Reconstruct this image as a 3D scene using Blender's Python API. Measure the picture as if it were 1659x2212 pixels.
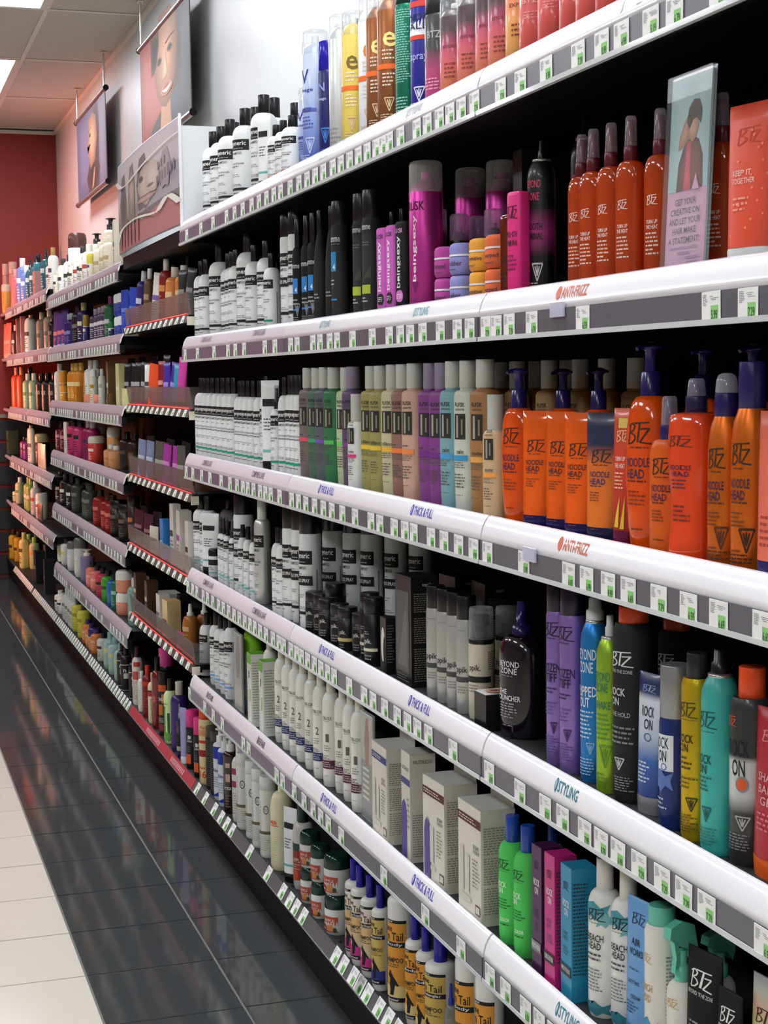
import bpy, bmesh, math, random
from mathutils import Vector, Matrix

# ------------------------------------------------------------------ scene, camera, light
for o in list(bpy.data.objects):
    bpy.data.objects.remove(o)
SC = bpy.context.scene
COL = SC.collection
random.seed(7)

CAM_Z = 1.38
YAW, PITCH, ROLL = 0.3145, 0.0835, -0.0119        # turned towards the shelves, slightly down
cam_data = bpy.data.cameras.new('camera')
cam_data.sensor_fit = 'HORIZONTAL'
cam_data.sensor_width = 36.0
cam_data.lens = 3441.0 / 1659.0 * 36.0
cam_data.clip_start = 0.05
cam_data.clip_end = 60
cam = bpy.data.objects.new('camera', cam_data)
COL.objects.link(cam)
fw = Vector((math.sin(YAW) * math.cos(PITCH), math.cos(YAW) * math.cos(PITCH), -math.sin(PITCH)))
rt = Vector((math.cos(YAW), -math.sin(YAW), 0))
up = rt.cross(fw)
r2 = math.cos(ROLL) * rt + math.sin(ROLL) * up
u2 = -math.sin(ROLL) * rt + math.cos(ROLL) * up
m = Matrix((r2, u2, -fw)).transposed().to_4x4()
m.translation = Vector((0, 0, CAM_Z))
cam.matrix_world = m
SC.camera = cam

world = bpy.data.worlds.new('world')
SC.world = world
world.use_nodes = True
world.node_tree.nodes['Background'].inputs[0].default_value = (0.9, 0.95, 1.0, 1)
world.node_tree.nodes['Background'].inputs[1].default_value = 0.012

PANEL_POWER = 16.5           # emission of the ceiling light diffusers
RED_POWER = 720.0
SC.view_settings.view_transform = 'Standard'
SC.view_settings.look = 'None'
SC.view_settings.gamma = 1.0
SC.view_settings.use_curve_mapping = False
SC.view_settings.exposure = 0.1

ld = bpy.data.lights.new('red_shop_light', 'SPOT')      # the red lamp that tints the far end of the aisle
ld.color = (1.0, 0.27, 0.17)
ld.energy = RED_POWER
ld.spot_size = math.radians(58)
ld.spot_blend = 0.5
ld.shadow_soft_size = 0.35
lo = bpy.data.objects.new('red_shop_light', ld)
COL.objects.link(lo)
lo.location = (-2.3, 11.2, 1.25)
lo.rotation_euler = (Vector((0.95, 10.35, 1.50)) - Vector(lo.location)).to_track_quat('-Z', 'Y').to_euler()

# ------------------------------------------------------------------ materials
def lin(h):
    h = h.lstrip('#')
    v = [int(h[i:i + 2], 16) / 255 for i in (0, 2, 4)]
    return tuple(c / 12.92 if c <= 0.04045 else ((c + 0.055) / 1.055) ** 2.4 for c in v)

MATS = {}
def mat(h, rough=0.38, metal=0.0, trans=0.0, coat=0.0, emit=0.0, alpha=1.0, spec=0.5, ior=1.45, noise=0.05, scale=30.0, bump=0.0):
    key = (h, rough, metal, trans, coat, emit, alpha, spec, noise, scale, bump)
    if key in MATS:
        return MATS[key]
    m = bpy.data.materials.new('surface_' + h.lstrip('#'))
    m.use_nodes = True
    nt = m.node_tree
    b = nt.nodes['Principled BSDF']
    c = lin(h)
    if noise > 0:
        tc = nt.nodes.new('ShaderNodeTexCoord')
        nz = nt.nodes.new('ShaderNodeTexNoise')
        nz.inputs['Scale'].default_value = scale
        nz.inputs['Detail'].default_value = 3
        nt.links.new(tc.outputs['Object'], nz.inputs['Vector'])
        mx = nt.nodes.new('ShaderNodeMix')
        mx.data_type = 'RGBA'
        mx.inputs[6].default_value = tuple(min(1, x * (1 - noise)) for x in c) + (1,)
        mx.inputs[7].default_value = tuple(min(1, x * (1 + noise)) for x in c) + (1,)
        nt.links.new(nz.outputs['Fac'], mx.inputs[0])
        nt.links.new(mx.outputs[2], b.inputs['Base Color'])
        if bump > 0:
            bp = nt.nodes.new('ShaderNodeBump')
            bp.inputs['Strength'].default_value = bump
            bp.inputs['Distance'].default_value = 0.004
            nt.links.new(nz.outputs['Fac'], bp.inputs['Height'])
            nt.links.new(bp.outputs['Normal'], b.inputs['Normal'])
    else:
        b.inputs['Base Color'].default_value = c + (1,)
    b.inputs['Roughness'].default_value = rough
    b.inputs['Metallic'].default_value = metal
    b.inputs['Transmission Weight'].default_value = trans
    b.inputs['Coat Weight'].default_value = coat
    b.inputs['Coat Roughness'].default_value = 0.08
    b.inputs['Specular IOR Level'].default_value = spec
    b.inputs['IOR'].default_value = ior
    b.inputs['Alpha'].default_value = alpha
    if emit > 0:
        b.inputs['Emission Color'].default_value = c + (1,)
        b.inputs['Emission Strength'].default_value = emit
    MATS[key] = m
    return m

def grad(stops, rough=0.35, metal=0.0, trans=0.0, coat=0.2):
    key = ('grad', tuple(stops), rough, trans)
    if key in MATS:
        return MATS[key]
    m = bpy.data.materials.new('surface_gradient_print')
    m.use_nodes = True
    nt = m.node_tree
    b = nt.nodes['Principled BSDF']
    tc = nt.nodes.new('ShaderNodeTexCoord')
    sp = nt.nodes.new('ShaderNodeSeparateXYZ')
    rp = nt.nodes.new('ShaderNodeValToRGB')
    nt.links.new(tc.outputs['Generated'], sp.inputs[0])
    nt.links.new(sp.outputs['Z'], rp.inputs[0])
    e = rp.color_ramp.elements
    while len(e) < len(stops):
        e.new(0.5)
    for i, (p, h) in enumerate(stops):
        e[i].position = p
        e[i].color = lin(h) + (1,)
    nt.links.new(rp.outputs[0], b.inputs['Base Color'])
    b.inputs['Roughness'].default_value = rough
    b.inputs['Metallic'].default_value = metal
    b.inputs['Transmission Weight'].default_value = trans
    b.inputs['Coat Weight'].default_value = coat
    MATS[key] = m
    return m

def clear(h, opacity, rough=0.08, edge=0.5):
    """thin clear plastic: a tinted film that lets most light straight through"""
    key = ('clear', h, opacity, rough, edge)
    if key in MATS:
        return MATS[key]
    m = bpy.data.materials.new('surface_clear_' + h.lstrip('#'))
    m.use_nodes = True
    nt = m.node_tree
    b = nt.nodes['Principled BSDF']
    b.inputs['Base Color'].default_value = lin(h) + (1,)
    b.inputs['Roughness'].default_value = rough
    tr = nt.nodes.new('ShaderNodeBsdfTransparent')
    mx = nt.nodes.new('ShaderNodeMixShader')
    fr = nt.nodes.new('ShaderNodeLayerWeight')
    fr.inputs['Blend'].default_value = 0.25
    ad = nt.nodes.new('ShaderNodeMath')
    ad.operation = 'MULTIPLY_ADD'
    ad.inputs[1].default_value = edge
    ad.inputs[2].default_value = opacity
    ad.use_clamp = True
    nt.links.new(fr.outputs['Facing'], ad.inputs[0])
    nt.links.new(ad.outputs[0], mx.inputs[0])
    nt.links.new(tr.outputs[0], mx.inputs[1])
    nt.links.new(b.outputs[0], mx.inputs[2])
    nt.links.new(mx.outputs[0], nt.nodes['Material Output'].inputs[0])
    MATS[key] = m
    return m

# ------------------------------------------------------------------ mesh helpers
class MB:
    """collects polygons with a material each; build() links them as one mesh object"""
    def __init__(self):
        self.v, self.f, self.mi, self.sm, self.ms = [], [], [], [], []
    def slot(self, m):
        if m not in self.ms:
            self.ms.append(m)
        return self.ms.index(m)
    def add(self, verts, faces, m, smooth=False):
        b = len(self.v)
        self.v += [tuple(p) for p in verts]
        k = self.slot(m)
        for f in faces:
            self.f.append([b + i for i in f]); self.mi.append(k); self.sm.append(smooth)
    def box(self, lo, hi, m):
        x0, y0, z0 = lo; x1, y1, z1 = hi
        self.add([(x0, y0, z0), (x1, y0, z0), (x1, y1, z0), (x0, y1, z0), (x0, y0, z1), (x1, y0, z1), (x1, y1, z1), (x0, y1, z1)],
                 [(0, 3, 2, 1), (4, 5, 6, 7), (0, 1, 5, 4), (1, 2, 6, 5), (2, 3, 7, 6), (3, 0, 4, 7)], m)
    def extrude_y(self, prof, y0, y1, m, smooth=False, caps=True):
        """closed x-z profile (list) swept from y0 to y1"""
        n = len(prof)
        vs = [(x, y0, z) for x, z in prof] + [(x, y1, z) for x, z in prof]
        fs = [(i, (i + 1) % n, n + (i + 1) % n, n + i) for i in range(n)]
        self.add(vs, fs, m, smooth)
        if caps:
            self.add(vs[:n], [tuple(range(n - 1, -1, -1))], m)
            self.add(vs[n:], [tuple(range(n))], m)
    def tube(self, pts, r, m, seg=10):
        pts = [Vector(p) for p in pts]
        rings = []
        for i, p in enumerate(pts):
            d = (pts[min(i + 1, len(pts) - 1)] - pts[max(i - 1, 0)]).normalized()
            a = d.orthogonal().normalized(); b2 = d.cross(a)
            rr = r[i] if isinstance(r, (list, tuple)) else r
            rings.append([p + rr * (math.cos(2 * math.pi * j / seg) * a + math.sin(2 * math.pi * j / seg) * b2) for j in range(seg)])
        vs = [q for R_ in rings for q in R_]
        fs = []
        for i in range(len(pts) - 1):
            for j in range(seg):
                fs.append((i * seg + j, i * seg + (j + 1) % seg, (i + 1) * seg + (j + 1) % seg, (i + 1) * seg + j))
        self.add(vs, fs, m, True)
        self.add(rings[0], [tuple(range(seg))[::-1]], m)
        self.add(rings[-1], [tuple(range(seg))], m)
    def loft(self, secs, m, seg=24, smooth=True, x=0.0, y=0.0, bottom=True, top=True):
        """secs: (z, half width y, depth ratio, squareness)"""
        vs, fs = [], []
        for z, ry, k, n in secs:
            for j in range(seg):
                a = 2 * math.pi * j / seg
                c, s = math.cos(a), math.sin(a)
                e = 2.0 / n
                vs.append((x + ry * k * math.copysign(abs(c) ** e, c), y + ry * math.copysign(abs(s) ** e, s), z))
        for i in range(len(secs) - 1):
            for j in range(seg):
                fs.append((i * seg + j, i * seg + (j + 1) % seg, (i + 1) * seg + (j + 1) % seg, (i + 1) * seg + j))
        self.add(vs, fs, m, smooth)
        if bottom:
            self.add(vs[:seg], [tuple(range(seg))[::-1]], m)
        if top:
            self.add(vs[-seg:], [tuple(range(seg))], m)
    def mesh(self, name):
        me = bpy.data.meshes.new(name)
        me.from_pydata(self.v, [], self.f)
        for mm in self.ms:
            me.materials.append(mm)
        me.polygons.foreach_set('material_index', self.mi)
        me.polygons.foreach_set('use_smooth', self.sm)
        me.update()
        return me
    def build(self, name, parent=None):
        return link(name, self.mesh(name), parent)

def link(name, me, parent=None):
    o = bpy.data.objects.new(name, me)
    COL.objects.link(o)
    if parent is not None:
        o.parent = parent
    return o

def tag(o, label, cat, group=None):
    o['label'] = label; o['category'] = cat
    if group:
        o['group'] = group
    return o

def struct(o):
    o['kind'] = 'structure'
    return o

# ------------------------------------------------------------------ lettering (flat 2-D outlines of the built-in font)
TXT = {}
def text2d(s):
    """(verts, faces, aspect): width runs 0..1, height 0..1"""
    if s in TXT:
        return TXT[s]
    cu = bpy.data.curves.new('lettering', 'FONT')
    cu.body = s
    cu.size = 1.0
    cu.resolution_u = 2
    cu.offset = 0.012
    ob = bpy.data.objects.new('lettering', cu)
    me = ob.to_mesh()
    vs = [(v.co.x, v.co.y) for v in me.vertices]
    fs = [tuple(p.vertices) for p in me.polygons]
    ob.to_mesh_clear()
    bpy.data.objects.remove(ob)
    bpy.data.curves.remove(cu)
    if not vs:
        vs, fs = [(0, 0), (1, 0), (1, 1)], [(0, 1, 2)]
    x0 = min(v[0] for v in vs); x1 = max(v[0] for v in vs)
    y0 = min(v[1] for v in vs); y1 = max(v[1] for v in vs)
    w, h = max(x1 - x0, 1e-4), max(y1 - y0, 1e-4)
    r = ([((x - x0) / w, (y - y0) / h) for x, y in vs], fs, w / h)
    TXT[s] = r
    return r

def slice2d(vs, fs, step):
    """cut a flat mesh into columns so that it bends well around a bottle"""
    bm = bmesh.new()
    bv = [bm.verts.new((x, y, 0)) for x, y in vs]
    for f in fs:
        try:
            bm.faces.new([bv[i] for i in f])
        except ValueError:
            pass
    n = int(1 / step)
    for i in range(1, n + 1):
        bmesh.ops.bisect_plane(bm, geom=bm.verts[:] + bm.edges[:] + bm.faces[:], plane_co=(i * step, 0, 0), plane_no=(1, 0, 0))
    bm.verts.index_update()
    r = ([(v.co.x, v.co.y) for v in bm.verts], [tuple(v.index for v in f.verts) for f in bm.faces])
    bm.free()
    return r

def strokes2d(lines, w):
    vs, fs = [], []
    for ln in lines:
        for (ax, ay), (bx, by) in zip(ln, ln[1:]):
            d = math.hypot(bx - ax, by - ay) or 1
            nx, ny = -(by - ay) / d * w / 2, (bx - ax) / d * w / 2
            b = len(vs)
            vs += [(ax + nx, ay + ny), (ax - nx, ay - ny), (bx - nx, by - ny), (bx + nx, by + ny)]
            fs.append((b, b + 1, b + 2, b + 3))
    return vs, fs

BTZ = [[(0.02, 0.02), (0.12, 0.98)], [(0.0, 0.86), (0.22, 1.0), (0.36, 0.86), (0.30, 0.68), (0.12, 0.56), (0.34, 0.46), (0.40, 0.28), (0.26, 0.08), (0.02, 0.0)],
       [(0.30, 1.0), (0.98, 1.04)], [(0.58, 1.0), (0.50, 0.10)], [(0.62, 0.72), (0.98, 0.76), (0.60, 0.10), (1.08, 0.04)]]
HORSE = [(0.30, 1.0), (0.22, 0.86), (0.12, 0.80), (0.16, 0.74), (0.28, 0.76), (0.30, 0.62), (0.24, 0.42), (0.30, 0.22), (0.26, 0.0), (0.32, 0.0), (0.37, 0.24), (0.42, 0.36),
         (0.56, 0.34), (0.56, 0.18), (0.50, 0.0), (0.57, 0.0), (0.63, 0.18), (0.68, 0.34), (0.72, 0.46), (0.84, 0.36), (0.98, 0.40), (0.86, 0.50), (0.74, 0.60), (0.56, 0.60), (0.44, 0.64), (0.42, 0.84), (0.36, 0.94)]
FLAME = [[(0, 1), (1, 1), (0.5, 0), (0, 1)], [(0.3, 0.85), (0.5, 0.3), (0.7, 0.85)], [(0.5, 0.9), (0.5, 0.35)]]

def poly2d(pts):
    bm = bmesh.new()
    f = bm.faces.new([bm.verts.new((x, y, 0)) for x, y in pts])
    bmesh.ops.triangulate(bm, faces=[f])
    bm.verts.index_update()
    r = ([(v.co.x, v.co.y) for v in bm.verts], [tuple(v.index for v in q.verts) for q in bm.faces])
    bm.free()
    return r

def disc2d(n=20):
    return [(0.5 + 0.5 * math.cos(2 * math.pi * i / n), 0.5 + 0.5 * math.sin(2 * math.pi * i / n)) for i in range(n)], [tuple(range(n))]

def ring2d(w=0.12, n=20):
    vs, fs = [], []
    for i in range(n):
        a = 2 * math.pi * i / n
        vs += [(0.5 + 0.5 * math.cos(a), 0.5 + 0.5 * math.sin(a)), (0.5 + (0.5 - w) * math.cos(a), 0.5 + (0.5 - w) * math.sin(a))]
        j = (i + 1) % n
        fs.append((2 * i, 2 * j, 2 * j + 1, 2 * i + 1))
    return vs, fs

INK = 0.55
def ink(h):
    return mat(h, rough=INK, noise=0.0)

# ------------------------------------------------------------------ the room
X_WALL, Y_END, Z_CEIL = 1.37, 11.65, 3.15
X_LEFT, Y_BACK = -5.5, -4.0

WHITE_TILE = mat('#d2ccbf', rough=0.14, noise=0.03, scale=3)
BLACK_TILE = mat('#3f4243', rough=0.075, noise=0.05, scale=12, spec=0.5)
GROUT = mat('#6f6e69', rough=0.8, noise=0.1)

def floor_material():
    m = bpy.data.materials.new('surface_pale_tile_floor')
    m.use_nodes = True
    nt = m.node_tree
    b = nt.nodes['Principled BSDF']
    tc = nt.nodes.new('ShaderNodeTexCoord')
    br = nt.nodes.new('ShaderNodeTexBrick')
    br.offset = 0
    br.inputs['Scale'].default_value = 1.0
    br.inputs['Brick Width'].default_value = 0.3065
    br.inputs['Row Height'].default_value = 0.3065
    br.inputs['Mortar Size'].default_value = 0.0025
    br.inputs['Color1'].default_value = lin('#d2ccbf') + (1,)
    br.inputs['Color2'].default_value = lin('#cdc6b8') + (1,)
    br.inputs['Mortar'].default_value = lin('#4b4a48') + (1,)
    nt.links.new(tc.outputs['Object'], br.inputs['Vector'])
    nt.links.new(br.outputs['Color'], b.inputs['Base Color'])
    b.inputs['Roughness'].default_value = 0.2
    return m

mb = MB()
mb.add([(X_LEFT, Y_BACK, -0.004), (X_WALL, Y_BACK, -0.004), (X_WALL, Y_END, -0.004), (X_LEFT, Y_END, -0.004)], [(0, 1, 2, 3)], floor_material())
mb.box((0.44, 2.3, -0.02), (X_WALL, Y_END, -0.002), GROUT)
mb.box((-0.19, 2.3, -0.02), (0.44, 7.6, -0.002), GROUT)
floor = struct(mb.build('floor'))
T = 0.3065
def tile_mesh(m, name):
    b = MB()
    g, e = 0.0017, 0.0012
    a0, a1 = g, T - g
    b.add([(a0, a0, -0.008), (a1, a0, -0.008), (a1, a1, -0.008), (a0, a1, -0.008),
           (a0 + e, a0 + e, 0), (a1 - e, a0 + e, 0), (a1 - e, a1 - e, 0), (a0 + e, a1 - e, 0)],
          [(4, 5, 6, 7), (0, 1, 5, 4), (1, 2, 6, 5), (2, 3, 7, 6), (3, 0, 4, 7)], m)
    return b.mesh(name)
tb, tw = tile_mesh(BLACK_TILE, 'tile'), tile_mesh(WHITE_TILE, 'tile')
Y0T = 3.655 - 4 * T
for j in range(30):
    y = Y0T + j * T
    if y + T > Y_END:
        break
    for i in range(2):
        t = link('tile', tb, floor); t.location = (0.445 + i * T, y, random.uniform(-0.0004, 0.0004))
        t.rotation_euler = (random.uniform(-0.0008, 0.0008), random.uniform(-0.0008, 0.0008), 0)
    if y < 7.2:
        for i in range(2):
            t = link('tile', tw, floor); t.location = (0.445 - (i + 1) * T, y, random.uniform(-0.0003, 0.0003))

def slab(name, lo, hi, m, kind=True):
    b = MB(); b.box(lo, hi, m)
    o = b.build(name)
    if kind:
        struct(o)
    return o
PAINT = mat('#bcc0c0', rough=0.42, noise=0.04, scale=14, bump=0.25)
RED = mat('#8e2a1e', rough=0.5, noise=0.06, scale=8)
slab('wall_right', (X_WALL, Y_BACK, 0), (X_WALL + 0.1, Y_END + 0.1, Z_CEIL), PAINT)
we = slab('wall_end', (X_LEFT, Y_END, 0), (X_WALL, Y_END + 0.1, Z_CEIL), RED)
slab('wall_left', (X_LEFT - 0.1, Y_BACK, 0), (X_LEFT, Y_END + 0.1, Z_CEIL), mat('#8f8c88', rough=0.6, noise=0.05, scale=4))
slab('wall_back', (X_LEFT, Y_BACK - 0.1, 0), (X_WALL, Y_BACK, Z_CEIL), mat('#8a8784', rough=0.6, noise=0.05, scale=4))
b = MB()                                         # dark slatted wainscot on the red wall
for i in range(7):
    b.box((0.3, Y_END - 0.02, 0.02 + i * 0.16), (X_WALL, Y_END, 0.155 + i * 0.16), mat('#26262a', rough=0.5))
struct(b.build('trim_1'))
b = MB(); b.box((0.3, Y_END - 0.03, 1.135), (X_WALL, Y_END, 1.16), mat('#8d8580', rough=0.4)); struct(b.build('trim_2'))

# ceiling: grid, lay-in tiles, light panels
CEIL_TILE = mat('#bcb8ad', rough=0.9, noise=0.06, scale=160, bump=0.3)
BAR = mat('#d6d3ca', rough=0.5, noise=0.02)
ceil = slab('ceiling', (X_LEFT, Y_BACK, Z_CEIL + 0.02), (X_WALL, Y_END, Z_CEIL + 0.06), CEIL_TILE)
xs = [0.90 - 0.61 * i for i in range(-1, 11)]
xs[0] = X_WALL
ys = [7.87 + 1.216 * i for i in range(-9, 4)]
LIT = set()
for j in range(len(ys) - 1):
    if j % 2 == 0:
        LIT.add((1, j)); LIT.add((5, j))
ctm = {}
for i in range(len(xs) - 1):
    for j in range(len(ys) - 1):
        if (i, j) in LIT:
            continue
        w, d = xs[i] - xs[i + 1], min(ys[j + 1], Y_END) - ys[j]
        k = (round(w, 3), round(d, 3))
        if k not in ctm:
            q = MB(); q.box((0.008, 0.008, 0), (w - 0.008, d - 0.008, 0.016), CEIL_TILE); ctm[k] = q.mesh('ceiling_tile')
        t = link('ceiling_tile', ctm[k], ceil); t.location = (xs[i + 1], ys[j], Z_CEIL + 0.004)
q = MB()
for x in xs[1:]:
    q.box((x - 0.012, Y_BACK, Z_CEIL), (x + 0.012, Y_END, Z_CEIL + 0.003), BAR)
for y in ys:
    q.box((X_LEFT, y - 0.012, Z_CEIL - 0.0005), (X_WALL, y + 0.012, Z_CEIL + 0.0025), BAR)
q.box((X_WALL - 0.02, Y_BACK, Z_CEIL - 0.02), (X_WALL, Y_END, Z_CEIL + 0.003), BAR)
q.box((X_LEFT, Y_END - 0.02, Z_CEIL - 0.02), (X_WALL, Y_END, Z_CEIL + 0.003), BAR)
q.build('ceiling_grid', ceil)
DIFF = mat('#f6f8ff', rough=0.6, noise=0.0, emit=PANEL_POWER)
def panel(i, j, label):
    x0, x1, y0, y1 = xs[i + 1], xs[i], ys[j], ys[j + 1]
    e = bpy.data.objects.new('ceiling_light', None); COL.objects.link(e); e.location = ((x0 + x1) / 2, (y0 + y1) / 2, Z_CEIL)
    tag(e, label, 'ceiling light', 'recessed ceiling lights')
    hw, hd = (x1 - x0) / 2, (y1 - y0) / 2
    f = MB()
    for lo, hi in (((-hw + 0.01, -hd + 0.01), (-hw + 0.035, hd - 0.01)), ((hw - 0.035, -hd + 0.01), (hw - 0.01, hd - 0.01)),
                   ((-hw + 0.035, -hd + 0.01), (hw - 0.035, -hd + 0.035)), ((-hw + 0.035, hd - 0.035), (hw - 0.035, hd - 0.01))):
        f.box((lo[0], lo[1], -0.003), (hi[0], hi[1], 0.012), BAR)
    f.build('frame', e)
    d = MB(); d.box((-hw + 0.035, -hd + 0.035, 0.0), (hw - 0.035, hd - 0.035, 0.006), DIFF); d.build('diffuser', e)
for (i, j) in sorted(LIT):
    if ys[j + 1] > Y_END + 0.1:
        continue
    yy = ys[j]
    lab = 'recessed light panel, %s from the red wall, %s row' % (('first second third fourth fifth sixth seventh').split()[(len(ys) - 2 - j) // 2], 'shelf-side' if i == 1 else 'far-side')
    if i == 1 and abs(yy - 9.086) < 0.1:
        lab = 'lit white ceiling panel near the red end wall'
    elif i == 1 and abs(yy - 6.654) < 0.1:
        lab = 'lit white ceiling panel at the top left corner'
    panel(i, j, lab)
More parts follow.
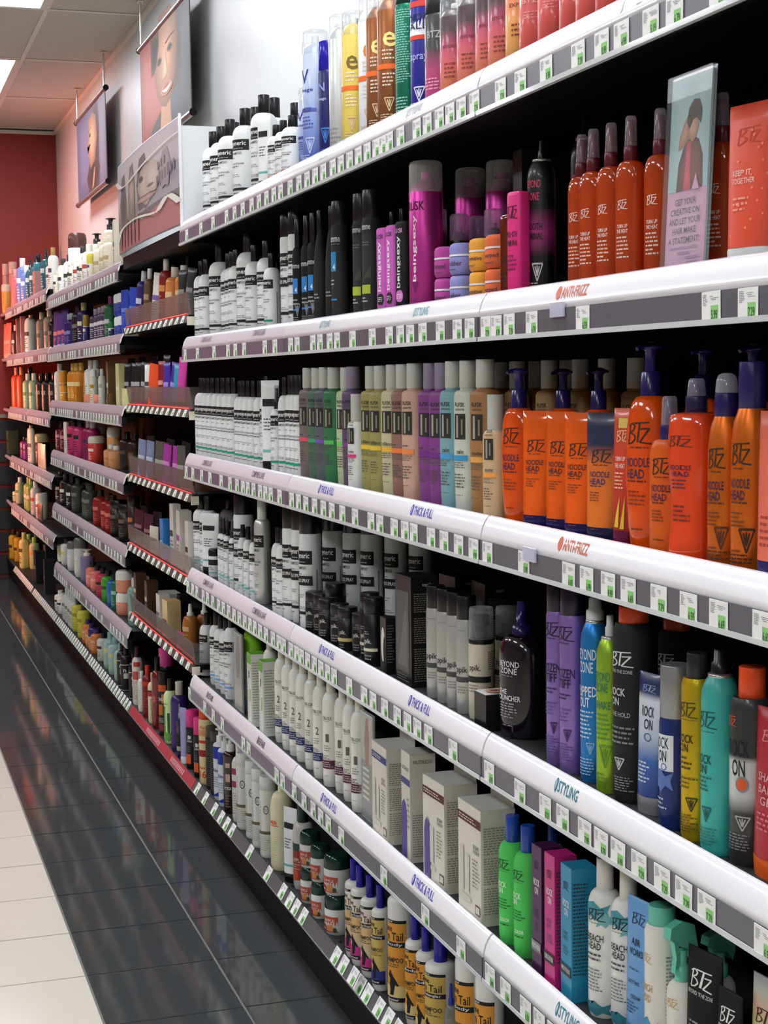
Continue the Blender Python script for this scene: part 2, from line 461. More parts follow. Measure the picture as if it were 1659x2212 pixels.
# kind, style, x, y, z, half width, height, depth ratio, turn, name, category, label, group
PRODUCTS = [
('gen','gen_k',0.987,4.575,1.846,0.0343,0.246,1.0,38,'bottle','bottle','large white shampoo bottle with black cap on the top shelf, first from left',1),
('gen','gen_k',0.988,4.477,1.846,0.0343,0.246,1.0,38,'bottle','bottle','large white shampoo bottle with black cap on the top shelf, second from left',1),
('gen','gen_k',0.984,4.351,1.846,0.0343,0.246,1.0,38,'bottle','bottle','large white shampoo bottle with black cap on the top shelf, third from left',1),
('gen','gen_k',0.984,4.168,1.846,0.0343,0.246,1.0,38,'bottle','bottle','large white shampoo bottle with black cap on the top shelf, fourth from left',1),
('gen','gen_k',0.984,3.962,1.846,0.0343,0.246,1.0,38,'bottle','bottle','large white shampoo bottle with black cap on the top shelf, fifth from left',1),
('gen','gen_k',1.062,4.637,1.846,0.0355,0.285,1.0,38,'bottle','bottle','back-row white bottle with black cap on the top shelf, first from left',1),
('gen','gen_k',1.062,4.370,1.846,0.0355,0.285,1.0,38,'bottle','bottle','back-row white bottle with black cap on the top shelf, second from left',1),
('gen','gen_k',1.076,4.215,1.846,0.0355,0.285,1.0,38,'bottle','bottle','back-row white bottle with black cap on the top shelf, third from left',1),
('tube','gen_tube',0.963,3.875,1.846,0.0223,0.179,0.55,35,'tube','tube','white tube standing on its black cap, top shelf',0),
('gen','gen_o',0.972,3.794,1.846,0.0210,0.146,1.0,35,'bottle','bottle','small white bottle with orange stripe on the top shelf, first from left',1),
('gen','gen_o',0.972,3.724,1.846,0.0210,0.146,1.0,35,'bottle','bottle','small white bottle with orange stripe on the top shelf, second from left',1),
('gen','gen_m',0.978,3.660,1.846,0.0266,0.148,1.0,35,'bottle','bottle','white bottle with pink stripe at the bay joint, top shelf',0),
('gen','gen_m',1.058,3.930,1.846,0.0316,0.224,1.0,35,'bottle','bottle','tall white bottle behind the pink-striped one, top shelf',0),
('clearcan','ice',0.981,3.469,1.846,0.0296,0.302,1.0,20,'spray_can','spray can','pale blue aerosol can with tall clear cap, top shelf',0),
('clearcan','ice',0.999,3.582,1.846,0.0280,0.199,1.0,20,'spray_can','spray can','shorter pale blue can tucked behind the clear-capped one',0),
('can','navy',0.982,3.372,1.846,0.0220,0.259,1.0,20,'spray_can','spray can','dark blue aerosol can with blue cap, top shelf',0),
('can','navy',1.042,3.616,1.846,0.0220,0.286,1.0,20,'spray_can','spray can','dark blue can peeking out behind its twin, top shelf',0),
('clearcan','silverw',0.976,3.258,1.846,0.0250,0.290,1.0,20,'spray_can','spray can','silvery white spray can with clear cap on the top shelf, second from left',1),
('clearcan','silverw',1.009,3.331,1.846,0.0250,0.290,1.0,20,'spray_can','spray can','silvery white spray can with clear cap on the top shelf, first from left',1),
('clearcan','yel_e',0.977,3.166,1.846,0.0260,0.277,1.0,20,'spray_can','spray can','yellow can with a lowercase e and orange band, top shelf',0),
('can','brown_e',1.030,3.287,1.846,0.0240,0.290,1.0,20,'spray_can','spray can','dark brown glossy can with orange band, top shelf',0),
('clearcan','white_e',0.987,3.081,1.846,0.0260,0.288,1.0,20,'spray_can','spray can','white can with an orange e between brown cans',0),
('clearcan','tan_e',0.978,2.999,1.846,0.0270,0.274,1.0,20,'spray_can','spray can','copper brown can with golden e, top shelf, first from left',1),
('clearcan','tan_e',0.978,2.928,1.846,0.0270,0.274,1.0,20,'spray_can','spray can','copper brown can with golden e, top shelf, second from left',1),
('can','green',0.975,2.820,1.846,0.0240,0.237,1.0,20,'spray_can','spray can','emerald green can with fine print, top shelf',0),
('can','bluewhite',0.979,2.735,1.846,0.0280,0.224,1.0,20,'spray_can','spray can','white and blue can with red band, top shelf',0),
('can','blackpink',0.979,2.659,1.846,0.0280,0.201,1.0,20,'spray_can','spray can','black can fading to pink, top shelf',0),
('clearbot','sunset',0.978,2.583,1.846,0.0270,0.178,1.0,20,'bottle','bottle','clear-walled bottle shading from black to orange, top shelf, first from left',1),
('clearbot','sunset',0.978,2.502,1.846,0.0270,0.178,1.0,20,'bottle','bottle','clear-walled bottle shading from black to orange, top shelf, second from left',1),
('clearbot','sunset',0.978,2.418,1.846,0.0270,0.178,1.0,20,'bottle','bottle','clear-walled bottle shading from black to orange, top shelf, third from left',1),
('clearbot','sunset',0.978,2.364,1.846,0.0270,0.178,1.0,20,'bottle','bottle','clear-walled bottle shading from black to orange, top shelf, fourth from left',1),
('clearbot','gold',0.978,2.292,1.846,0.0270,0.150,1.0,20,'bottle','bottle','tall golden orange bottle, top shelf',0),
('clearbot','coral',0.978,2.238,1.846,0.0270,0.122,1.0,20,'bottle','bottle','tall coral red bottle on the top shelf near the camera, first from left',1),
('clearbot','coral',0.978,2.170,1.846,0.0270,0.122,1.0,20,'bottle','bottle','tall coral red bottle on the top shelf near the camera, second from left',1),
('clearbot','coral',0.978,2.095,1.846,0.0270,0.122,1.0,20,'bottle','bottle','tall coral red bottle on the top shelf near the camera, third from left',1),
('clearbot','coral',0.978,2.040,1.846,0.0270,0.122,1.0,20,'bottle','bottle','tall coral red bottle on the top shelf near the camera, fourth from left',1),
('clearbot','coral',0.978,1.978,1.846,0.0270,0.122,1.0,20,'bottle','bottle','tall coral red bottle on the top shelf near the camera, fifth from left',1),
('clearbot','coral',0.978,1.916,1.846,0.0270,0.122,1.0,20,'bottle','bottle','tall coral red bottle on the top shelf near the camera, sixth from left',1),
('gen','gen_k',0.977,4.731,1.499,0.0260,0.236,1.0,36,'bottle','bottle','slim white bottle with black cap, second shelf, first from left',1),
('gen','gen_k',0.977,4.658,1.499,0.0260,0.236,1.0,36,'bottle','bottle','slim white bottle with black cap, second shelf, second from left',1),
('gen','gen_k',0.986,4.511,1.499,0.0350,0.267,1.0,36,'bottle','bottle','broad white bottle with black cap, second shelf, first from left',1),
('gen','gen_k',0.986,4.158,1.499,0.0350,0.267,1.0,36,'bottle','bottle','broad white bottle with black cap, second shelf, second from left',1),
('gen','gen_k',0.983,4.384,1.499,0.0260,0.232,1.0,36,'bottle','bottle','mid-size white bottle with black cap, second shelf, first from left',1),
('gen','gen_k',0.980,4.323,1.499,0.0260,0.232,1.0,36,'bottle','bottle','mid-size white bottle with black cap, second shelf, second from left',1),
('gen','gen_k',0.977,4.261,1.499,0.0260,0.232,1.0,36,'bottle','bottle','mid-size white bottle with black cap, second shelf, third from left',1),
('gen','gen_k',0.978,4.059,1.499,0.0270,0.228,1.0,36,'bottle','bottle','white bottle with black cap right of the broadest one, second shelf, first from left',1),
('gen','gen_k',0.978,3.930,1.499,0.0270,0.228,1.0,36,'bottle','bottle','white bottle with black cap right of the broadest one, second shelf, second from left',1),
('gen','gen_t',0.973,3.862,1.499,0.0217,0.192,1.0,25,'bottle','bottle','white bottle with teal stripe and barcode, second shelf',0),
('can','gen_can',0.973,3.693,1.499,0.0220,0.270,1.0,36,'spray_can','spray can','white aerosol with black cap beside the black cans, first from left',1),
('can','gen_can',0.973,3.620,1.499,0.0220,0.270,1.0,36,'spray_can','spray can','white aerosol with black cap beside the black cans, second from left',1),
('smallcapcan','mousse',0.966,3.582,1.499,0.0146,0.248,1.0,30,'spray_can','spray can','black mousse can with blue square, second shelf, first from left',1),
('smallcapcan','mousse',0.966,3.504,1.499,0.0146,0.248,1.0,30,'spray_can','spray can','black mousse can with blue square, second shelf, second from left',1),
('smallcapcan','mousse',0.965,3.446,1.499,0.0146,0.248,1.0,30,'spray_can','spray can','black mousse can with blue square, second shelf, third from left',1),
('slope','blackbot',0.967,3.400,1.499,0.0162,0.249,1.0,20,'bottle','bottle','sloped black bottle with black cap, second shelf, first from left',1),
('slope','blackbot',0.967,3.308,1.499,0.0162,0.249,1.0,20,'bottle','bottle','sloped black bottle with black cap, second shelf, second from left',1),
('can','emme',0.970,3.260,1.499,0.0186,0.254,1.0,28,'spray_can','spray can','broad black can with framed name and blue square',0),
('can','emmeg',0.970,3.105,1.499,0.0186,0.252,1.0,28,'spray_can','spray can','tall black can with lime label, second shelf, first from left',1),
('can','emmeg',0.969,3.037,1.499,0.0186,0.252,1.0,28,'spray_can','spray can','tall black can with lime label, second shelf, second from left',1),
('slope','blackbot',1.035,3.102,1.499,0.0139,0.217,1.0,20,'bottle','bottle','black bottle hidden behind the pink tubes, first from left',1),
('slope','blackbot',1.035,3.040,1.499,0.0139,0.217,1.0,20,'bottle','bottle','black bottle hidden behind the pink tubes, second from left',1),
('flat','pinksexy',0.965,2.938,1.499,0.0182,0.168,0.75,12,'bottle','bottle','pink flat bottle with vertical white lettering, second shelf, first from left',1),
('flat','pinksexy',0.965,2.882,1.499,0.0182,0.168,0.75,12,'bottle','bottle','pink flat bottle with vertical white lettering, second shelf, second from left',1),
('flat','blacksexy',0.965,2.821,1.499,0.0187,0.169,0.75,12,'bottle','bottle','black flat bottle with vertical white lettering, second shelf',0),
('clearcan2','magenta',0.982,2.752,1.499,0.0311,0.270,1.0,20,'spray_can','spray can','tall magenta can with frosted cap, second shelf',0),
('clearcan2','magenta',1.091,2.810,1.499,0.0286,0.268,1.0,-60,'spray_can','spray can','magenta can with frosted cap behind the jars, first from left',1),
('clearcan2','magenta',1.108,2.699,1.499,0.0286,0.268,1.0,-60,'spray_can','spray can','magenta can with frosted cap behind the jars, second from left',1),
('clearcan3','blackpc',1.050,2.923,1.499,0.0195,0.194,1.0,20,'spray_can','spray can','small black can with clear cap behind the jars, first from left',1),
('clearcan3','blackpc',1.030,2.826,1.499,0.0195,0.194,1.0,20,'spray_can','spray can','small black can with clear cap behind the jars, second from left',1),
('clearcan3','blackpc',1.040,2.735,1.499,0.0175,0.175,1.0,20,'spray_can','spray can','small black can with clear cap farther back, second shelf, second from left',1),
('clearcan3','blackpc',1.087,2.759,1.499,0.0175,0.175,1.0,20,'spray_can','spray can','small black can with clear cap farther back, second shelf, first from left',1),
('clearcan3','blackpc',1.068,2.637,1.499,0.0175,0.175,1.0,20,'spray_can','spray can','small black can with clear cap farther back, second shelf, third from left',1),
('jar','jpink',0.981,2.631,1.499,0.0260,0.053,1.0,18,'jar','jar','lower pink hair-paste jar of the stack',0),
('jar','jpink',0.981,2.631,1.553,0.0260,0.053,1.0,18,'jar','jar','upper pink hair-paste jar of the stack',0),
('jar','jlav',0.981,2.555,1.499,0.0260,0.053,1.0,18,'jar','jar','lower lavender hair-paste jar of the stack',0),
('jar','jlav',0.981,2.555,1.553,0.0260,0.053,1.0,18,'jar','jar','upper lavender hair-paste jar of the stack',0),
('jar','jamb',0.981,2.463,1.499,0.0260,0.053,1.0,18,'jar','jar','lower amber hair-paste jar of the stack',0),
('jar','jamb',0.981,2.463,1.553,0.0260,0.053,1.0,18,'jar','jar','upper amber hair-paste jar of the stack',0),
('jar','jora',0.981,2.393,1.499,0.0260,0.053,1.0,18,'jar','jar','lower orange hair-paste jar of the stack',0),
('jar','jora',0.981,2.393,1.553,0.0260,0.053,1.0,18,'jar','jar','upper orange hair-paste jar of the stack',0),
('flat','amberflat',0.959,2.304,1.499,0.0158,0.129,0.7,8,'bottle','bottle','translucent red-brown flat bottle beside the orange jars',0),
('flat','hotpink',0.958,2.266,1.499,0.0166,0.160,0.8,14,'bottle','bottle','hot pink slim bottle at the bay joint, second shelf',0),
('nozcan','blackbz',0.993,2.258,1.499,0.0222,0.237,1.0,20,'spray_can','spray can','black can with pink lettering and bare nozzle, second shelf',0),
('box','blackcarton',1.067,2.492,1.499,0.0195,0.256,0.8,20,'box','box','tall black carton behind the nozzle can',0),
('nozcan','blackbz2',1.063,2.254,1.499,0.0224,0.276,1.0,20,'spray_can','spray can','black can fading to magenta behind the amber sprays',0),
('mist','amber',0.976,2.079,1.499,0.0225,0.219,0.85,18,'bottle','bottle','clear amber spray bottle with maroon collar, second shelf, first from left',1),
('mist','amber',0.970,2.029,1.499,0.0225,0.219,0.85,18,'bottle','bottle','clear amber spray bottle with maroon collar, second shelf, second from left',1),
('mist','amber',0.970,1.974,1.499,0.0225,0.219,0.85,18,'bottle','bottle','clear amber spray bottle with maroon collar, second shelf, third from left',1),
('mist','amber',0.970,1.916,1.499,0.0225,0.219,0.85,18,'bottle','bottle','clear amber spray bottle with maroon collar, second shelf, fourth from left',1),
('mist','amber',0.980,1.854,1.499,0.0225,0.219,0.85,18,'bottle','bottle','clear amber spray bottle with maroon collar, second shelf, fifth from left',1),
('mist','amber',1.000,1.733,1.499,0.0225,0.219,0.85,18,'bottle','bottle','clear amber spray bottle with maroon collar, second shelf, sixth from left',1),
('tube','dots',0.966,1.609,1.499,0.0345,0.185,0.6,10,'tube','tube','orange-red dotted tube on white cap, right edge of second shelf',0),
('gen','gen_t',0.977,4.767,1.149,0.0235,0.238,1.0,40,'bottle','bottle','white bottle with teal stripe in the long row, first from left',1),
('gen','gen_t',0.974,4.712,1.149,0.0235,0.238,1.0,40,'bottle','bottle','white bottle with teal stripe in the long row, second from left',1),
('gen','gen_t',0.974,4.651,1.149,0.0235,0.238,1.0,40,'bottle','bottle','white bottle with teal stripe in the long row, third from left',1),
('gen','gen_t',0.974,4.587,1.149,0.0235,0.238,1.0,40,'bottle','bottle','white bottle with teal stripe in the long row, fourth from left',1),
('gen','gen_t',0.974,4.514,1.149,0.0235,0.238,1.0,40,'bottle','bottle','white bottle with teal stripe in the long row, fifth from left',1),
('gen','gen_t',0.974,4.442,1.149,0.0235,0.238,1.0,40,'bottle','bottle','white bottle with teal stripe in the long row, sixth from left',1),
('gen','gen_t',0.974,4.375,1.149,0.0235,0.238,1.0,40,'bottle','bottle','white bottle with teal stripe in the long row, seventh from left',1),
('gen','gen_t',0.974,4.307,1.149,0.0235,0.238,1.0,40,'bottle','bottle','white bottle with teal stripe in the long row, eighth from left',1),
('gen','gen_t',0.971,4.221,1.149,0.0200,0.229,1.0,40,'bottle','bottle','shorter white bottle with teal stripe, third shelf, first from left',1),
('gen','gen_t',0.971,4.181,1.149,0.0200,0.229,1.0,40,'bottle','bottle','shorter white bottle with teal stripe, third shelf, second from left',1),
('gen','gen_t',0.971,4.126,1.149,0.0200,0.229,1.0,40,'bottle','bottle','shorter white bottle with teal stripe, third shelf, third from left',1),
('gen','gen_t',0.971,4.068,1.149,0.0200,0.229,1.0,40,'bottle','bottle','shorter white bottle with teal stripe, third shelf, fourth from left',1),
('gen','gen_t',0.971,3.998,1.149,0.0200,0.229,1.0,40,'bottle','bottle','shorter white bottle with teal stripe, third shelf, fifth from left',1),
('gen','gen_t',0.971,3.925,1.149,0.0200,0.240,1.0,40,'bottle','bottle','white bottle with tall black cap, third shelf',0),
('tube','gen_tube',0.965,3.872,1.149,0.0270,0.229,0.5,40,'tube','tube','white tube standing on black cap, third shelf',0),
('mist','gen_mist',0.968,3.817,1.149,0.0166,0.217,1.0,38,'bottle','bottle','white spray bottle with clear overcap, third shelf',0),
('gen','gen_t',0.970,3.739,1.149,0.0190,0.237,1.0,40,'bottle','bottle','white bottle behind the clear-capped spray',0),
('gencan','gen_t',0.969,3.672,1.149,0.0180,0.241,1.0,38,'spray_can','spray can','white foam can with black cap and highlighted shoulder, first from left',1),
('gencan','gen_t',0.969,3.633,1.149,0.0180,0.241,1.0,38,'spray_can','spray can','white foam can with black cap and highlighted shoulder, second from left',1),
('gencan','gen_t',0.969,3.595,1.149,0.0180,0.241,1.0,38,'spray_can','spray can','white foam can with black cap and highlighted shoulder, third from left',1),
('rusk','s_mauve',0.972,3.529,1.149,0.0265,0.257,0.8,22,'bottle','bottle','mauve grey tall bottle with frosted cap, third shelf',0),
('rusk','s_dgreen',0.972,3.454,1.149,0.0265,0.256,0.8,22,'bottle','bottle','dull green tall bottle with frosted cap, third shelf',0),
('rusk','s_slate',0.972,3.393,1.149,0.0265,0.257,0.8,22,'bottle','bottle','slate grey tall bottle with frosted cap, third shelf',0),
('rusk','s_green',0.972,3.323,1.149,0.0265,0.256,0.8,22,'bottle','bottle','bright green tall bottle with frosted cap, third shelf',0),
('rusk','s_lime',0.975,3.236,1.149,0.0265,0.255,0.8,22,'bottle','bottle','pale lime tall bottle with frosted cap, third shelf',0),
('rusk','s_purp',0.972,3.183,1.149,0.0265,0.256,0.8,22,'bottle','bottle','dusky purple tall bottle with frosted cap, third shelf',0),
('rusk','s_olive',0.972,3.051,1.149,0.0265,0.256,0.8,22,'bottle','bottle','olive yellow tall bottle with frosted cap, third shelf',0),
('rusk','s_olive',0.972,2.993,1.149,0.0265,0.257,0.8,22,'bottle','bottle','second olive yellow tall bottle with frosted cap, third shelf',0),
('rusk','s_cream',0.972,2.917,1.149,0.0265,0.257,0.8,22,'bottle','bottle','cream yellow tall bottle with frosted cap, third shelf',0),
('rusk','s_rosy',0.972,2.856,1.149,0.0265,0.257,0.8,22,'bottle','bottle','rosy brown tall bottle with frosted cap, third shelf',0),
('rusk','s_peach',0.972,2.794,1.149,0.0265,0.258,0.8,22,'bottle','bottle','peach tall bottle with frosted cap, third shelf',0),
('rusk','s_viol',0.972,2.702,1.149,0.0265,0.257,0.8,22,'bottle','bottle','violet tall bottle with frosted cap, third shelf',0),
('rusk','s_viol',0.972,2.643,1.149,0.0265,0.257,0.8,22,'bottle','bottle','second violet tall bottle with frosted cap, third shelf',0),
('rusk','s_sky',0.972,2.589,1.149,0.0265,0.259,0.8,22,'bottle','bottle','sky blue tall bottle with frosted cap, third shelf',0),
('rusk','s_milk',0.972,2.519,1.149,0.0265,0.259,0.8,22,'bottle','bottle','milky white tall bottle with frosted cap, third shelf',0),
('rusk','s_cara',0.972,2.443,1.149,0.0265,0.260,0.8,22,'bottle','bottle','caramel tall bottle with frosted cap, third shelf',0),
('rusksmall','s_white',0.962,3.122,1.149,0.0249,0.200,0.8,22,'bottle','bottle','short white bottle before the purple one, third shelf',0),
('rusksmall','s_beige',0.961,2.371,1.149,0.0227,0.203,0.8,24,'bottle','bottle','short beige bottle next to the orange pump bottle',0),
('rusk','s_amb',1.090,2.658,1.149,0.0228,0.257,0.8,20,'bottle','bottle','amber bottle with frosted cap behind the orange products, first from left',1),
('rusk','s_amb',1.060,2.517,1.149,0.0228,0.257,0.8,20,'bottle','bottle','amber bottle with frosted cap behind the orange products, third from left',1),
('rusk','s_amb',1.100,2.528,1.149,0.0228,0.257,0.8,20,'bottle','bottle','amber bottle with frosted cap behind the orange products, second from left',1),
('rusk','s_amb',1.069,2.404,1.149,0.0228,0.257,0.8,20,'bottle','bottle','amber bottle with frosted cap behind the orange products, fifth from left',1),
('rusk','s_amb',1.107,2.415,1.149,0.0228,0.257,0.8,20,'bottle','bottle','amber bottle with frosted cap behind the orange products, fourth from left',1),
('rusk','s_amb',1.082,2.312,1.149,0.0228,0.257,0.8,20,'bottle','bottle','amber bottle with frosted cap behind the orange products, sixth from left',1),
('rusk','s_amb',1.090,2.234,1.149,0.0228,0.257,0.8,20,'bottle','bottle','amber bottle with frosted cap behind the orange products, seventh from left',1),
('rusk','s_amb',1.099,2.154,1.149,0.0228,0.257,0.8,20,'bottle','bottle','amber bottle with frosted cap behind the orange products, eighth from left',1),
('pump','orange',0.973,2.303,1.149,0.0315,0.245,0.7,22,'bottle','bottle','orange pump bottle with navy pump left of the tubes',0),
('pump','orange',1.043,2.292,1.149,0.0309,0.243,0.7,22,'bottle','bottle','orange pump bottle behind the tubes, first from left',1),
('pump','orange',1.042,2.163,1.149,0.0309,0.243,0.7,22,'bottle','bottle','orange pump bottle behind the tubes, second from left',1),
('tube','orange_t',0.967,2.215,1.149,0.0286,0.179,0.62,26,'tube','tube','orange tube standing on navy cap, first from left',1),
('tube','orange_t',0.972,2.142,1.149,0.0286,0.179,0.62,26,'tube','tube','orange tube standing on navy cap, second from left',1),
('tube','orange_t',0.966,2.062,1.149,0.0286,0.179,0.62,26,'tube','tube','orange tube standing on navy cap, third from left',1),
('tube','navyorange_t',0.970,1.995,1.149,0.0300,0.180,0.62,26,'tube','tube','navy and orange tube standing on navy cap',0),
('tube','heat_t',0.965,1.927,1.149,0.0190,0.187,0.6,10,'tube','tube','red and yellow tube with maroon cap, third shelf',0),
('pump','orange',0.980,1.879,1.149,0.0337,0.274,0.85,22,'bottle','bottle','large orange pump bottle right of the red and yellow tube',0),
('pump','orange',1.056,1.876,1.149,0.0308,0.268,0.8,22,'bottle','bottle','dim orange pump bottle at the back of the third shelf, first from left',1),
('pump','orange',1.066,1.769,1.149,0.0308,0.268,0.8,22,'bottle','bottle','dim orange pump bottle at the back of the third shelf, second from left',1),
('mist','orange_m',0.971,1.810,1.149,0.0283,0.204,0.7,22,'bottle','bottle','straight orange spray with clear overcap',0),
('wavy','orange_w',0.974,1.747,1.149,0.0337,0.226,0.85,20,'bottle','bottle','wavy orange-red spray bottle with clear overcap',0),
('mist','orange_m',1.020,1.756,1.149,0.0233,0.202,0.7,22,'bottle','bottle','orange spray mostly hidden behind the wavy bottle',0),
('navycan','btz_or',0.973,1.673,1.149,0.0217,0.232,1.0,22,'spray_can','spray can','satin orange can with navy collar and clear cap',0),
('navycan','btz_or2',0.975,1.619,1.149,0.0241,0.245,1.0,22,'spray_can','spray can','satin orange can with long navy cap, right edge',0),
('tube','pinkor_t',0.961,1.538,1.149,0.0316,0.189,0.6,10,'tube','tube','salmon tube with navy cap at the right edge',0),
('gen','gen_c',0.979,4.813,0.800,0.0280,0.230,1.0,36,'bottle','bottle','white bottle with aqua stripe, fourth shelf left end, first from left',1),
('gen','gen_c',0.985,4.751,0.800,0.0280,0.230,1.0,36,'bottle','bottle','white bottle with aqua stripe, fourth shelf left end, second from left',1),
('tube','gen_tube',0.977,4.687,0.800,0.0344,0.183,0.5,36,'tube','tube','white tube leaning beside aqua-striped bottles, fourth shelf',0),
('gen','gen_c',1.070,4.919,0.800,0.0295,0.218,1.0,36,'bottle','bottle','white bottle behind the small sprays, fourth shelf',0),
('jar2','gen_jar',0.976,4.625,0.800,0.0199,0.084,1.0,30,'jar','jar','small white jar with black lid, fourth shelf',0),
('mist','gen_mistk',0.963,4.471,0.800,0.0120,0.195,1.0,38,'bottle','bottle','small white spray with dark overcap, fourth shelf, first from left',1),
('mist','gen_mistk',0.963,4.436,0.800,0.0120,0.195,1.0,38,'bottle','bottle','small white spray with dark overcap, fourth shelf, second from left',1),
('mist','gen_mistk',0.963,4.390,0.800,0.0120,0.195,1.0,38,'bottle','bottle','small white spray with dark overcap, fourth shelf, third from left',1),
('mist','gen_mistk',0.963,4.321,0.800,0.0120,0.195,1.0,38,'bottle','bottle','small white spray with dark overcap, fourth shelf, fourth from left',1),
('can','gen_can',0.978,4.250,0.800,0.0275,0.268,1.0,36,'spray_can','spray can','stout white aerosol with black cap, fourth shelf',0),
('gen','gen_c',0.965,4.206,0.800,0.0140,0.190,1.0,36,'bottle','bottle','slender white bottle before the silver can, first from left',1),
('gen','gen_c',0.965,4.143,0.800,0.0140,0.190,1.0,36,'bottle','bottle','slender white bottle before the silver can, second from left',1),
('gen','gen_c',0.965,4.074,0.800,0.0140,0.190,1.0,36,'bottle','bottle','slender white bottle before the silver can, third from left',1),
('gencan','gen_big',0.973,4.013,0.800,0.0223,0.272,1.0,30,'spray_can','spray can','large silvery white aerosol can, fourth shelf',0),
('gen','gen_k',0.970,3.832,0.800,0.0190,0.215,1.0,36,'bottle','bottle','narrow white bottle right of the silver can, first from left',1),
('gen','gen_k',0.970,3.786,0.800,0.0190,0.215,1.0,36,'bottle','bottle','narrow white bottle right of the silver can, second from left',1),
('can','gen_can',0.973,3.719,0.800,0.0220,0.278,1.0,36,'spray_can','spray can','white aerosol with second black panel, fourth shelf, first from left',1),
('can','gen_can',0.982,3.670,0.800,0.0220,0.278,1.0,36,'spray_can','spray can','white aerosol with second black panel, fourth shelf, second from left',1),
('can','gen_can',0.978,3.568,0.800,0.0260,0.278,1.0,30,'spray_can','spray can','big white spray can with black cap behind dark boxes, second from left',1),
('can','gen_can',1.048,3.615,0.800,0.0260,0.278,1.0,30,'spray_can','spray can','big white spray can with black cap behind dark boxes, first from left',1),
('can','gen_can',1.078,3.547,0.800,0.0260,0.278,1.0,30,'spray_can','spray can','big white spray can with black cap behind dark boxes, third from left',1),
('can','gen_can',1.106,3.495,0.800,0.0260,0.278,1.0,30,'spray_can','spray can','big white spray can with black cap behind dark boxes, fourth from left',1),
('can','gen_can',1.144,3.434,0.800,0.0260,0.278,1.0,30,'spray_can','spray can','big white spray can with black cap behind dark boxes, fifth from left',1),
('can','gen_can',1.177,3.358,0.800,0.0260,0.278,1.0,30,'spray_can','spray can','big white spray can with black cap behind dark boxes, sixth from left',1),
('cyl','toppik',0.984,3.619,0.800,0.0210,0.094,1.0,25,'container','container','small black cylinder container, fourth shelf, first from left',1),
('cyl','toppik',0.970,3.508,0.800,0.0210,0.094,1.0,25,'container','container','small black cylinder container, fourth shelf, second from left',1),
('cyl','toppik',0.976,3.462,0.800,0.0210,0.094,1.0,25,'container','container','small black cylinder container, fourth shelf, third from left',1),
('cyl','toppik',0.965,3.379,0.800,0.0210,0.094,1.0,25,'container','container','small black cylinder container, fourth shelf, fourth from left',1),
('cyl','toppik',0.969,3.298,0.800,0.0210,0.094,1.0,25,'container','container','small black cylinder container, fourth shelf, fifth from left',1),
('cyl','toppikg',0.972,3.246,0.800,0.0221,0.093,1.0,25,'container','container','black container with gold band, fourth shelf',0),
('cyl','toppik',0.994,3.414,0.800,0.0243,0.124,1.0,25,'container','container','taller black container behind the small ones, fourth shelf',0),
('cyl','toppik',0.975,3.166,0.800,0.0180,0.091,1.0,25,'container','container','slim black container beside the tall black pair',0),
('cyl','toppikw',0.982,3.122,0.800,0.0214,0.139,1.0,25,'container','container','tall black container with cream band, fourth shelf, first from left',1),
('cyl','toppikw',0.968,3.050,0.800,0.0214,0.139,1.0,25,'container','container','tall black container with cream band, fourth shelf, second from left',1),
('box','winbox',0.966,2.954,0.800,0.0204,0.111,0.5,20,'box','box','small black carton with white oval window',0),
('box','bigbox',0.984,2.834,0.800,0.0435,0.208,0.62,20,'box','box','large black carton with clear side window',0),
('box','bigbox',1.117,2.958,0.800,0.0407,0.187,0.62,20,'box','box','black carton behind the pale cans, fourth shelf, first from left',1),
('box','bigbox',1.136,2.834,0.800,0.0407,0.187,0.62,20,'box','box','black carton behind the pale cans, fourth shelf, second from left',1),
('can','pik',0.976,2.702,0.800,0.0185,0.205,1.0,28,'spray_can','spray can','pale grey can with black cap, fourth shelf, first from left',1),
('can','pik',0.978,2.652,0.800,0.0185,0.205,1.0,28,'spray_can','spray can','pale grey can with black cap, fourth shelf, second from left',1),
('can','pik',0.979,2.605,0.800,0.0185,0.205,1.0,28,'spray_can','spray can','pale grey can with black cap, fourth shelf, third from left',1),
('can','pik',0.978,2.553,0.800,0.0185,0.205,1.0,28,'spray_can','spray can','pale grey can with black cap, fourth shelf, fourth from left',1),
('clearcan4','pikc',0.986,2.504,0.800,0.0223,0.190,1.0,30,'bottle','bottle','cream bottle with clear dome cap, fourth shelf',0),
('clearcan4','pikc',1.060,2.564,0.800,0.0227,0.179,1.0,30,'bottle','bottle','cream bottle with clear cap half hidden behind its twin',0),
('box','photobox',0.971,2.419,0.800,0.0237,0.061,0.9,20,'box','box','squat black carton with portrait on its lid',0),
('mist2','cruncher',0.996,2.351,0.800,0.0423,0.220,0.75,22,'bottle','bottle','dark purple-black spray bottle with white lettering',0),
('can','frozen',0.974,2.160,0.800,0.0185,0.271,1.0,12,'spray_can','spray can','lilac purple hairspray can with dark cap, first from left',1),
('can','frozen',0.973,2.105,0.800,0.0198,0.273,1.0,12,'spray_can','spray can','lilac purple hairspray can with dark cap, second from left',1),
('blowcan','blue',0.981,2.048,0.800,0.0213,0.265,1.0,12,'spray_can','spray can','bright blue can with white collar nozzle',0),
('nozcan','lime',0.974,1.986,0.800,0.0192,0.249,1.0,8,'spray_can','spray can','lime green can with bare white nozzle',0),
('can','rockblack',0.985,1.936,0.800,0.0275,0.268,1.0,14,'spray_can','spray can','tall matte black can with orange cap',0),
('can','rockblack',1.106,2.039,0.800,0.0263,0.232,1.0,14,'spray_can','spray can','matte black can with orange cap in the shadow behind',0),
('tube','rocktube',0.978,1.870,0.800,0.0262,0.187,0.6,8,'tube','tube','navy and white tube on silver cap, fourth shelf',0),
